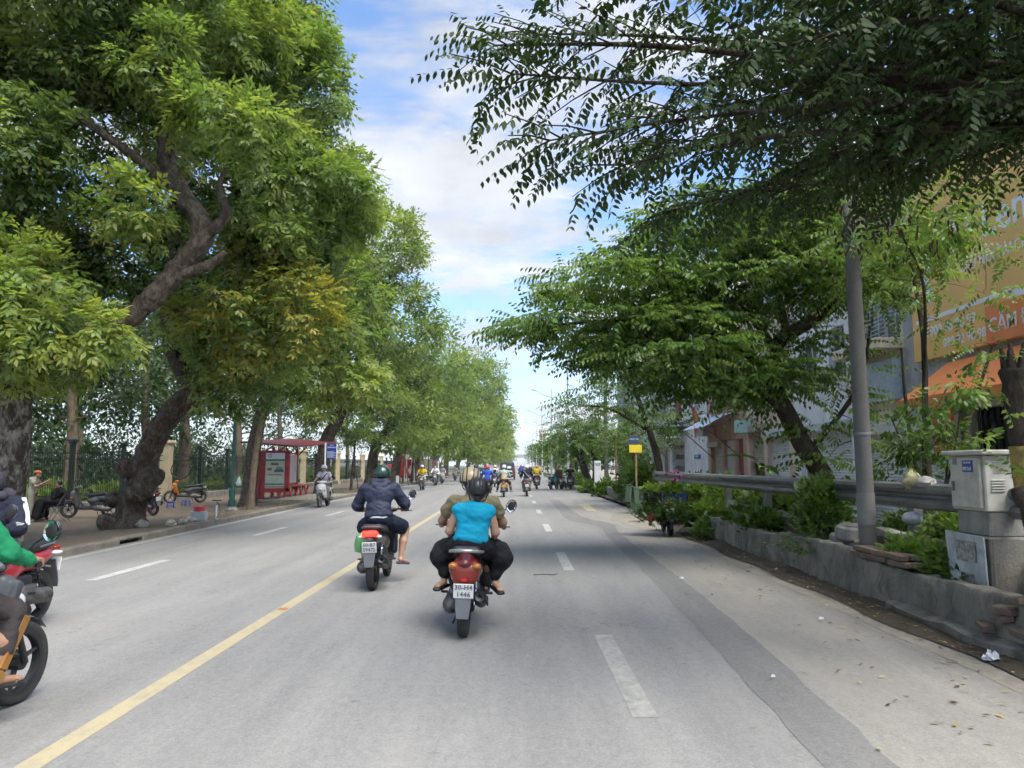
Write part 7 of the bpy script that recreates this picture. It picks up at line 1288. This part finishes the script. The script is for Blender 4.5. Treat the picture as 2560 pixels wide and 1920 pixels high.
for S in (-1, 1):
    for k in (-.022, 0, .022):
        b_ = MB(); a_ = Vector((S * .19, -.04, 1.27)); e_ = Vector((S * .30, .05, 1.04)); w_ = Vector((S * .325, .27, 1.03)); o_ = Vector((S * .052, -.028, .03)); b_.tube([a_ + o_ + Vector((0, k, .03)), a_.lerp(e_, .5) + o_ * 1.3 + Vector((0, k, .0)), e_ + o_ * 1.15 + Vector((0, k - .01, 0)), e_.lerp(w_, .6) + o_ * .8 + Vector((0, 0, k + .02))], .0085, 5); b_.build('sleeve_stripe', C_WHITE, p_)
# ------------------------------------------------------------ farther riders going away
def duo(i, lab, blab, x, y, rz, col, shirt, pants, helmet, plate=None, h=.024, sleeve='long', tail='std', platem=None, J=None, legs='long', shoe='shoe', hst='half', front=None, mask=None, vest=None, bag=None, lit=False, build=1.02, skin=None, hair=True):
    h = h * (1.25 if y > 36 else 1.1)
    B = bike(blab, (x, y, 0), rz, col, plate, tail, 0, min(.045, h * 1.15), platem=platem, detail=1, lit=lit, front=front, group='motorbikes in traffic')
    return B, person(lab, (x, y, 0), rz, J, h, skin or SKIN, shirt, sleeve, pants, legs, shoe, None, helmet, hst, mask, hair, build=build, vest=vest, bag=bag, group='riders in traffic')
H_WHITE = mat('helmet_white', (.68, .69, .70), .3, coat=.4); H_PINK = mat('helmet_pink', (.50, .03, .12), .3, coat=.4); H_YEL = mat('helmet_yellow', (.62, .36, .02), .35); H_BLK = mat('helmet_black', (.02, .02, .02), .3); H_CREAM = mat('helmet_cream_full', (.55, .50, .33), .35)
C_ROYAL = cloth('royal_blue', (.025, .07, .36)); C_BEIGE = cloth('beige', (.44, .36, .25)); C_PALEB = cloth('pale_blue', (.30, .45, .52)); C_YEL = cloth('yellow', (.66, .44, .015)); C_GREY = cloth('mid_grey', (.20, .20, .20)); C_LILAC = cloth('pale_lilac', (.50, .48, .58)); C_BRN = cloth('brown', (.09, .055, .045)); C_DK = cloth('dark_cloth', (.03, .03, .035))
duo(0, 'rider in royal blue jacket and pink helmet just past the turquoise passenger', 'dark red motorbike ridden by the person in royal blue', -1.4, 38.9, 0, paint('maroon', (.14, .015, .02)), C_ROYAL, C_DK, H_PINK, ('29-F1', '2204'))
OSB, _ = duo(1, 'rider in beige vest and white helmet on the orange and yellow scooter', 'orange and yellow scooter with yellow plate', -.57, 40.4, 0, paint('saffron', (.62, .33, .03)), C_PALEB, cloth('dark_brown', (.04, .025, .02)), H_WHITE, None, platem=M_PLATEY, J=dict(knL=(-.3, .2, .72), knR=(.3, .2, .72), anL=(-.36, .1, .34), anR=(.36, .1, .34), toL=(-.42, .2, .3), toR=(.42, .2, .3)), vest=C_BEIGE, shoe='sandal')
duo(2, 'rider in navy jacket with a diagonal strap on the slim black motorbike', 'slim black motorbike with white plate in the middle of the road', .64, 41.4, 0, M_BLK, C_DNAVY, C_GREY, H_WHITE, None, bag=lambda P, j, h: sdf('strap', [('c', (-.17, -.17, 1.34), (.16, -.19, 1.0), .015, .015)], .02, .01, C_WHITE, P))
duo(3, 'rider in bright yellow striped jacket and yellow helmet on a dark scooter', 'dark scooter under the rider in yellow', 1.53, 53.6, 0, paint('dark_grey', (.03, .03, .035)), C_YEL, C_DK, H_YEL, None, h=.028, build=1.2, bag=lambda P, j, h: [sdf('reflective_band', [('e', (0, -.11, z), (.205, .16, .018), None)], .02, .005, m_, P) for z, m_ in ((1.02, C_WHITE), (1.08, C_BRN))])
duo(4, 'rider in white shirt with a black backpack on a red scooter', 'red scooter with a round red top box', -1.52, 58.4, 0, paint('bright_red', (.42, .015, .02)), C_WHITE, C_DK, H_CREAM, None, h=.028, bag=lambda P, j, h: sdf('backpack', [('b', (0, -.26, 1.16), (.12, .07, .17), None, .05)], .025, .02, C_BLACK, P))
duo(5, 'rider with dark helmet and blue jacket behind the rider in royal blue', 'dark motorbike behind the rider in royal blue', -2.4, 47, 0, M_BLK, C_ROYAL, C_DK, H_BLK, None, h=.028, vest=C_GREY)
duo(6, 'rider in dark jacket half hidden behind the rider in yellow', 'grey motorbike half hidden behind the rider in yellow', 1.25, 64, 0, paint('dark_grey', (0, 0, 0)), C_DNAVY, C_GREY, H_WHITE, None, h=.032)
duo(7, 'far rider in blue on a red motorbike right of the black van', 'small red motorbike right of the black van', .75, 92, 0, paint('bright_red', (0, 0, 0)), C_ROYAL, C_DK, H_PINK, None, h=.04)
duo(8, 'far rider in pale clothes beyond the blue one', 'far motorbike beyond the blue rider', 1.9, 108, 0, M_BLK, C_BEIGE, C_DK, H_WHITE, None, h=.045)
duo(9, 'far rider in lilac left of the black van', 'far dark motorbike left of the black van', -2.6, 112, 0, M_BLK, C_LILAC, C_DK, H_WHITE, None, h=.045)
# oncoming on the far lanes
M_MASKB = cloth('mask_blue', (.3, .5, .65)); M_MASKW = cloth('mask_white', (.62, .62, .60))
duo(10, 'oncoming rider in pale T-shirt with blue mask near the bus shelter', 'white and black oncoming scooter near the bus shelter', -7.62, 30.6, R(180), paint('white', (.60, .60, .62)), C_LILAC, C_GREY, H_WHITE, None, h=.018, sleeve='short', mask=M_MASKB, front=paint('white', (.60, .60, .62)), bag=lambda P, j, h: sdf('strap', [('c', (-.13, .11, 1.34), (.13, .12, 1.02), .018, .018)], .018, .01, C_BLACK, P))
duo(11, 'oncoming rider in yellow shirt in front of the red truck', 'dark green oncoming motorbike under the yellow shirt', -6.17, 51, R(180), paint('bottle_green', (.03, .07, .055)), C_YEL, cloth('cream_shorts', (.5, .45, .35)), H_WHITE, None, h=.026, sleeve='short', mask=M_MASKW, legs='shorts')
duo(12, 'oncoming rider in white top on a slim motorbike, left of the white pair', 'slim oncoming motorbike left of the cream scooter', -6.4, 61.6, R(180), paint('grey_blue', (.12, .13, .16)), C_WHITE, C_DK, None, None, h=.03, mask=M_MASKW)
duo(13, 'oncoming rider in grey shirt and pale helmet on the cream scooter', 'cream oncoming scooter on the far lane', -6.62, 69.6, R(180), paint('cream', (.58, .55, .46)), C_LILAC, C_WHITE, H_WHITE, None, h=.032)
duo(14, 'last oncoming rider in pale clothes near the left verge', 'last small oncoming scooter near the left verge', -6.4, 82, R(180), paint('cream', (0, 0, 0)), C_WHITE, C_BEIGE, H_BLK, None, h=.036, mask=M_MASKW)
# ------------------------------------------------------------ van and cars
def car(label, loc, rz, prof, W, col, name='car', cat='car', glass_rear=None, lamp=True):
    C_ = thing(name, label, cat, loc, rz=rz); b_ = MB(); rings = []
    for (y, z0, z1, w0, w1) in prof: rings.append([(-w0, y, z0), (-w0 * 1.02, y, z0 + (z1 - z0) * .45), (-w1, y, z1 - .06), (-w1 + .12, y, z1), (w1 - .12, y, z1), (w1, y, z1 - .06), (w0 * 1.02, y, z0 + (z1 - z0) * .45), (w0, y, z0)])
    b_.loft(rings); b_.build('body', col, C_, smooth=40); return C_
VB = mat('paint_black_van', (.018, .018, .02), .25, coat=.7); Lv = 5.0
van = car('black minivan with red tail lights in the middle of the road', (-.85, 86, 0), 0, [(0, .42, 1.15, .86, .84), (.05, .32, 1.75, .88, .80), (.35, .30, 1.98, .90, .76), (2.5, .30, 2.02, .90, .76), (3.6, .30, 1.95, .90, .74), (4.3, .32, 1.25, .88, .82), (5.0, .36, 1.05, .84, .78)], .9, VB, 'minivan', 'van')
b_ = MB(); b_.add([(-.70, -.012, 1.22), (.70, -.012, 1.22), (.62, .14, 1.80), (-.62, .14, 1.80)], [(0, 1, 2, 3)]); b_.build('rear_window', M_GLASS, van, smooth=0); b_ = MB(); b_.box((.22, -.02, 1.42), (.42, .03, .26)); b_.build('window_sticker', M_SIGNW, van); b_ = MB(); b_.box((0, -.08, .52), (1.72, .14, .22), bev=.04); b_.build('bumper', mat('bumper_dark_red', (.10, .02, .02), .4), van); b_ = MB(); b_.box((0, -.03, .98), (1.1, .03, .12)); b_.build('chrome_strip', M_SIGNW, van); b_ = MB(); b_.box((0, -.165, .55), (.34, .015, .14)); b_.build('number_plate', M_PLATE, van)
for s in (-1, 1):
    b_ = MB(); b_.box((s * .80, -.01, 1.15), (.13, .08, .62), bev=.03); b_.build('tail_light', mat('van_tail_red', (.42, .02, .015), .3), van)
    for y in (.9, 4.0): b_ = MB(); b_.torus((s * .80, y, .33), .23, .10, 18, 8, 'X'); b_.build('tyre', M_TYRE, van)
def sedan(label, loc, rz, colm):
    c_ = car(label, loc, rz, [(0, .35, .85, .80, .78), (.1, .28, .98, .84, .78), (.8, .25, 1.02, .86, .78), (1.35, .25, 1.42, .86, .62), (2.5, .25, 1.45, .86, .62), (3.2, .25, 1.0, .86, .78), (4.3, .28, .82, .82, .76), (4.45, .35, .7, .78, .72)], .86, colm)
    b_ = MB(); b_.add([(-.62, .82, 1.03), (.62, .82, 1.03), (.56, 1.32, 1.40), (-.56, 1.32, 1.40)], [(0, 1, 2, 3)]); b_.v = [(x, y - .02, z + .015) for x, y, z in b_.v]; b_.build('rear_window', M_GLASS, c_, smooth=0); b_ = MB(); b_.add([(-.62, 3.18, 1.03), (.62, 3.18, 1.03), (.56, 2.55, 1.42), (-.56, 2.55, 1.42)], [(0, 1, 2, 3)]); b_.v = [(x, y + .02, z + .015) for x, y, z in b_.v]; b_.build('windscreen', M_GLASS, c_, smooth=0)
    for s in (-1, 1):
        b_ = MB(); b_.box((s * .66, -.0, .78), (.26, .06, .13), bev=.02); b_.build('tail_light', mat('van_tail_red', (.42, .02, .015), .3), c_); b_ = MB(); b_.box((s * .62, 4.42, .66), (.28, .06, .13), bev=.02); b_.build('headlight', M_LENSW, c_)
        for y in (.85, 3.5): b_ = MB(); b_.torus((s * .76, y, .31), .22, .09, 18, 8, 'X'); b_.build('tyre', M_TYRE, c_)
    return c_
sedan('silver car beyond the riders, left of the black van', (-3.05, 74, 0), 0, paint('silver', (.42, .43, .45), .4)); sedan('far white car ahead of the black van', (-.9, 125, 0), 0, paint('white', (0, 0, 0))); sedan('far dark car right of the white one', (1.6, 150, 0), 0, paint('dark_grey', (0, 0, 0)))
# ------------------------------------------------------------ parked bikes and people on the left sidewalk
def wz(x, y): return walkz(x, y)
bike('grey parked scooter beside the railing left of the leaning trunk', (-14.0, 25.3, wz(-14, 25.3)), R(97), paint('warm_grey', (.10, .10, .095), .3), None, 'std', R(-3), .022, platem=M_PLATEY, side=paint('warm_grey', (0, 0, 0)), name='parked_scooter')
bike('dark parked motorbike between the grey scooter and the leaning trunk', (-13.0, 26.8, wz(-13, 26.8)), R(60), M_BLK, None, 'std', R(-3), .026, name='parked_motorbike', detail=1)
bike('orange parked scooter in front of the cream pillar', (-15.2, 35.4, wz(-15.2, 35.4)), R(118), paint('orange', (.60, .17, .02)), None, 'std', R(-3), .026, name='parked_scooter', side=M_GRYP, front=paint('orange', (0, 0, 0)), detail=1)
STAND = dict(pelvis=(0, 0, .90), waist=(0, .01, 1.03), chest=(0, .02, 1.20), neck=(0, .02, 1.37), head=(0, .06, 1.50), shL=(-.18, .02, 1.31), shR=(.18, .02, 1.31), elL=(-.23, -.02, 1.06), elR=(.23, -.02, 1.06), wrL=(-.22, .08, .83), wrR=(.22, .08, .83), hipL=(-.09, 0, .88), hipR=(.09, 0, .88), knL=(-.10, .02, .48), knR=(.10, .02, .48), anL=(-.11, -.02, .09), anR=(.11, -.02, .09), toL=(-.13, .12, .04), toR=(.13, .12, .04))
bx_, by_ = -14.75, 23.4
bar = person('barber standing in beige clothes and orange cap, cutting hair by the railing', (bx_, by_, wz(bx_, by_)), R(-75), dict(STAND, head=(0, .12, 1.44), neck=(0, .06, 1.34), elL=(-.26, .16, 1.08), elR=(.26, .16, 1.08), wrL=(-.12, .36, 1.16), wrR=(.10, .38, 1.22)), .02, SKIN2, cloth('stone', (.36, .33, .26)), 'short', cloth('stone', (0, 0, 0)), 'capri', 'sandal', M_BLK, grips=False)
sdf('cap', [('e', (0, .11, 1.52), (.09, .105, .055), None), ('e', (0, .2, 1.50), (.06, .06, .012), None)], .018, .01, mat('orange_cap', (.62, .16, .02), .7), bar)
SIT = dict(pelvis=(0, -.05, .50), waist=(0, -.06, .64), chest=(0, -.04, .82), neck=(0, -.02, .98), head=(0, .02, 1.10), shL=(-.18, -.03, .93), shR=(.18, -.03, .93), elL=(-.24, .04, .70), elR=(.24, .04, .70), wrL=(-.14, .24, .62), wrR=(.14, .24, .62), hipL=(-.09, -.03, .50), hipR=(.09, -.03, .50), knL=(-.14, .38, .50), knR=(.14, .38, .50), anL=(-.14, .36, .1), anR=(.14, .36, .1), toL=(-.15, .5, .05), toR=(.15, .5, .05))
cx_, cy_ = -14.15, 23.75
cu = person('seated customer under a black barber cape beside the grey scooter', (cx_, cy_, wz(cx_, cy_)), R(100), {k: (v[0], v[1], v[2] + .04) for k, v in SIT.items()}, .02, SKIN2, C_BLACK, 'long', C_DK, 'long', 'sandal', M_BLK, grips=False)
o = sdf('barber_cape', [('e', (0, 0, .88), (.24, .2, .16), None), ('e', (0, .16, .62), (.30, .34, .16), None), ('c', (-.18, .42, .58), (-.2, .5, .22), .14, .16), ('c', (.18, .42, .58), (.2, .5, .22), .14, .16), ('c', (0, .45, .58), (0, .52, .2), .14, .16)], .02, .06, C_BLACK, cu); wrinkle(o, .012, 20, 7)
ch = thing('barber_chair', 'folding metal chair under the seated customer', 'chair', (cx_, cy_, wz(cx_, cy_)), rz=R(100))
b_ = MB(); b_.box((0, -.03, .46), (.40, .40, .03), bev=.01); b_.build('seat', M_BLK, ch); b_ = MB(); b_.box((0, -.24, .78), (.38, .03, .2), rot=(.15, 0, 0), bev=.01); b_.build('backrest', M_BLK, ch)
for s in (-1, 1):
    b_ = MB(); b_.tube([(s * .19, .22, 0), (s * .19, -.05, .46), (s * .19, -.25, .86)], .012, 6); b_.build('front_leg', M_CHROME, ch); b_ = MB(); b_.tube([(s * .17, -.32, 0), (s * .17, .1, .45)], .012, 6); b_.build('rear_leg', M_CHROME, ch)
sx_, sy_ = -13.55, 28.3
st2 = person('seated person in white shirt with bowed head behind the parked bikes', (sx_, sy_, wz(sx_, sy_)), R(150), {k: (v[0], v[1] + (.22 if k == 'head' else .12 if k == 'neck' else 0), v[2] - .1 - (.06 if k == 'head' else 0)) for k, v in SIT.items()}, .024, SKIN2, C_WHITE, 'short', C_DK, 'long', 'sandal', M_BLK, grips=False)
t = thing('plastic_stool', 'low red plastic stool under the seated person in white', 'stool', (sx_, sy_, wz(sx_, sy_)), rz=R(150)); b_ = MB(); b_.box((0, -.05, .3), (.28, .28, .03), bev=.01); b_.build('seat', mat('red_plastic', (.5, .02, .02), .5), t)
for a in (-1, 1):
    for c in (-1, 1): b_ = MB(); b_.tube([(a * .11, -.05 + c * .11, .3), (a * .14, -.05 + c * .14, 0)], .02, 5); b_.build('leg', mat('red_plastic', (.5, .02, .02), .5), t)
# mirror board and shelf of the barber hung on the railing
t = thing('barber_mirror', 'small white-framed mirror hung on the railing behind the barber', 'mirror', (-16.35, 24.4, 1.0), rz=R(60)); b_ = MB(); b_.box((0, 0, .3), (.45, .03, .55), bev=.005); b_.build('frame', M_SIGNW, t); b_ = MB(); b_.box((0, -.02, .3), (.36, .01, .45)); b_.build('glass', M_MIRROR, t)
# ------------------------------------------------------------ parked motorbikes and people under the tree on the right
for i, (x, y, rz, c, lab) in enumerate(((2.7, 53.4, R(-20), paint('teal', (.02, .22, .32)), 'teal parked motorbike, leftmost in the shade of the flat-topped tree'), (3.45, 53.6, R(-15), paint('white', (0, 0, 0)), 'white parked motorbike in the shade of the flat-topped tree'), (3.95, 53.2, R(-10), paint('royal', (.02, .05, .30)), 'blue parked motorbike, rightmost in the shade of the flat-topped tree'))):
    bike(lab, (x, y, 0), rz, c, None, 'std', R(-4), .036, name='parked_motorbike', detail=1)
person('person standing in brown clothes among the shaded motorbikes', (3.05, 52.9, 0), R(30), STAND, .026, SKIN2, C_BRN, 'long', C_BRN, 'long', 'shoe', M_BLK, grips=False)
person('person leaning on the blue parked motorbike in the shade', (3.85, 53.2, 0), R(-10), None, .028, SKIN2, C_DK, 'short', C_DK, 'long', 'shoe', M_BLK)
bike('dark motorbike parked against the white house behind the guardrail', (9.0, 39.0, .13), R(-60), paint('dark_grey', (0, 0, 0)), None, 'std', R(-4), .034, name='parked_motorbike', detail=1); bike('black motorbike parked beyond the end of the guardrail', (7.4, 40.5, .13), R(60), M_BLK, None, 'std', R(-4), .034, name='parked_motorbike', detail=1)
# ------------------------------------------------------------ plant vendor's loaded motorbike
vx, vy = 3.70, 18.75
bike('dark motorbike loaded with crates of potted plants at the roadside', (vx, vy, 0), R(-4), M_BLK, None, 'std', R(-3), .016, name='vendor_motorbike', R0=.285, mirrors=(0, 0))
t = thing('load_rack', 'dark metal rack across the vendor motorbike carrying the crates', 'rack', (vx, vy, 0))
for z in (.72, .80): b_ = MB(); b_.box((0, -.45, z), (1.15, .06, .03)); b_.build('rail', M_BLK, t); b_ = MB(); b_.box((0, -.1, z), (1.15, .06, .03)); b_.build('rail', M_BLK, t)
def crate(label, c, d, m_, name='plastic_crate'):
    t = thing(name, label, 'crate', c); x, y, z = d; n = 4
    b_ = MB(); b_.box((0, 0, .015), (x, y, .03)); b_.build('base', m_, t)
    for k in range(n):
        zz_ = .05 + (z - .05) * k / (n - 1)
        for q in ((0, -y / 2, x, .015), (0, y / 2, x, .015)): b_ = MB(); b_.box((q[0], q[1], zz_), (q[2], .015, .035)); b_.build('slat', m_, t)
        for q in (-x / 2, x / 2): b_ = MB(); b_.box((q, 0, zz_), (.015, y, .035)); b_.build('slat', m_, t)
    for sx in (-1, 1):
        for sy in (-1, 1): b_ = MB(); b_.box((sx * x / 2, sy * y / 2, z / 2), (.03, .03, z)); b_.build('corner_post', m_, t)
    return t
crate('black plastic crate of seedlings on the left of the vendor motorbike', (vx - .45, vy - .35, .80), (.42, .5, .24), M_BLK); crate('blue plastic crate of plants on the right of the vendor motorbike', (vx + .08, vy - .38, .79), (.52, .45, .18), mat('cobalt_plastic', (.012, .03, .40), .4)); crate('brown tray of pots at the right end of the vendor load', (vx + .62, vy - .3, .78), (.4, .4, .14), mat('brown_tray', (.10, .05, .03), .7))
for i, (dx, dy, z, r, n, tn_, lab) in enumerate(((-.45, -.35, .98, (.22, .26, .16), 80, .8, 'leafy seedlings filling the black crate'), (.08, -.38, .95, (.28, .26, .24), 120, .5, 'tall leafy plants filling the blue crate'), (.62, -.3, .9, (.22, .22, .28), 80, .6, 'leafy pots in the brown tray of the vendor'), (-.48, -.5, .30, (.28, .2, .44), 130, .22, 'dark drooping orchids hanging left below the black crate'), (.02, -.86, .36, (.30, .12, .40), 150, .25, 'dark ferns hanging behind the vendor wheel'), (.52, -.5, .28, (.28, .2, .4), 110, .35, 'drooping ferns hanging right of the vendor wheel'))):
    shrub('potted_plants', lab, (vx + dx, vy + dy, z), r, n, 'bush_big' if z > .5 else 'frond', 400 + i, tn_, scale=.6 if z > .5 else .55, cat='plants', stems=8)
def pot(label, c, m_, r=.085, hgt=.15):
    b_ = MB(); b_.lathe([(0, 0), (r * .7, 0), (r, hgt), (r * 1.1, hgt), (r * 1.1, hgt + .02), (r * .95, hgt + .02), (r * .9, hgt - .02), (0, hgt - .02)], (0, 0, 0), 16); return tag(b_.build('flower_pot', m_, loc=c), label, 'pot')
pot('red plastic flower pot hanging under the black crate', (vx - .52, vy - .72, .34), mat('terracotta_red', (.40, .05, .02), .6)); pot('dark flower pot hanging at the right of the vendor load', (vx + .52, vy - .66, .2), M_BLK, .12, .2)
b_ = MB(); rr_ = random.Random(5)
for i in range(14): b_.ell((rr_.uniform(-.2, .2), rr_.uniform(-.1, .1), rr_.uniform(0, .25)), (.035, .035, .02), 7, 5, (rr_.uniform(-1, 1), rr_.uniform(-1, 1), 0))
o = b_.build('orchid_blossom', mat('magenta_petal', (.36, .01, .20), .5, var=.2), loc=(vx + .1, vy - .35, 1.28)); tag(o, 'magenta orchid blossoms above the blue crate', 'flowers'); o['kind'] = 'stuff'
rr_ = random.Random(9); b_ = MB(); b_.ell((0, 0, 0), (.07, .06, .11), 10, 8); b_.v = [(x * rr_.uniform(.7, 1.3), y * rr_.uniform(.7, 1.3), z * rr_.uniform(.8, 1.2)) for x, y, z in b_.v]; tag(b_.build('blue_bag', mat('sky_blue_film', (.02, .12, .45), .35), loc=(vx + .3, vy - .78, .45), smooth=0), 'crumpled blue plastic bag tied to the vendor load', 'bag')
# ------------------------------------------------------------ small marks on the road
b_ = MB(); b_.tube([(0, 0, 0), (.14, .03, .004), (.30, 0, .0), (.36, .05, .01)], .006, 5); tag(b_.build('wire_scrap', M_CABLE, loc=(.28, 11.7, .008)), 'thin bent wire lying on the road ahead of the lane dash', 'wire')
b_ = MB(); b_.add([(-2.73, 8.9, .004), (-2.61, 8.9, .004), (-2.62, 9.05, .004), (-2.73, 9.05, .004)], [(0, 1, 2, 3)]); tag(b_.build('orange_paint_mark', mat('orange_mark', (.5, .24, .12), .8, var=.3, scale=40), smooth=0), 'small orange stencil mark on the yellow line', 'mark', kind='structure')
# ------------------------------------------------------------ thin haze in the air down the road
hb = MB(); hb.box((0, 340, 21.0), (700, 900, 45.0)); hzo = hb.build('haze', [], smooth=0); tag(hzo, 'thin pale haze hanging over the whole street', 'haze', kind='stuff')
hm = bpy.data.materials.new('haze_air'); hm.use_nodes = True; ht = hm.node_tree; ht.nodes.clear(); ho = ht.nodes.new('ShaderNodeOutputMaterial'); hv = ht.nodes.new('ShaderNodeVolumePrincipled')
hv.inputs['Color'].default_value = (.93, .96, 1.0, 1); hv.inputs['Density'].default_value = 0.0004; ht.links.new(hv.outputs[0], ho.inputs['Volume']); hzo.data.materials.append(hm)
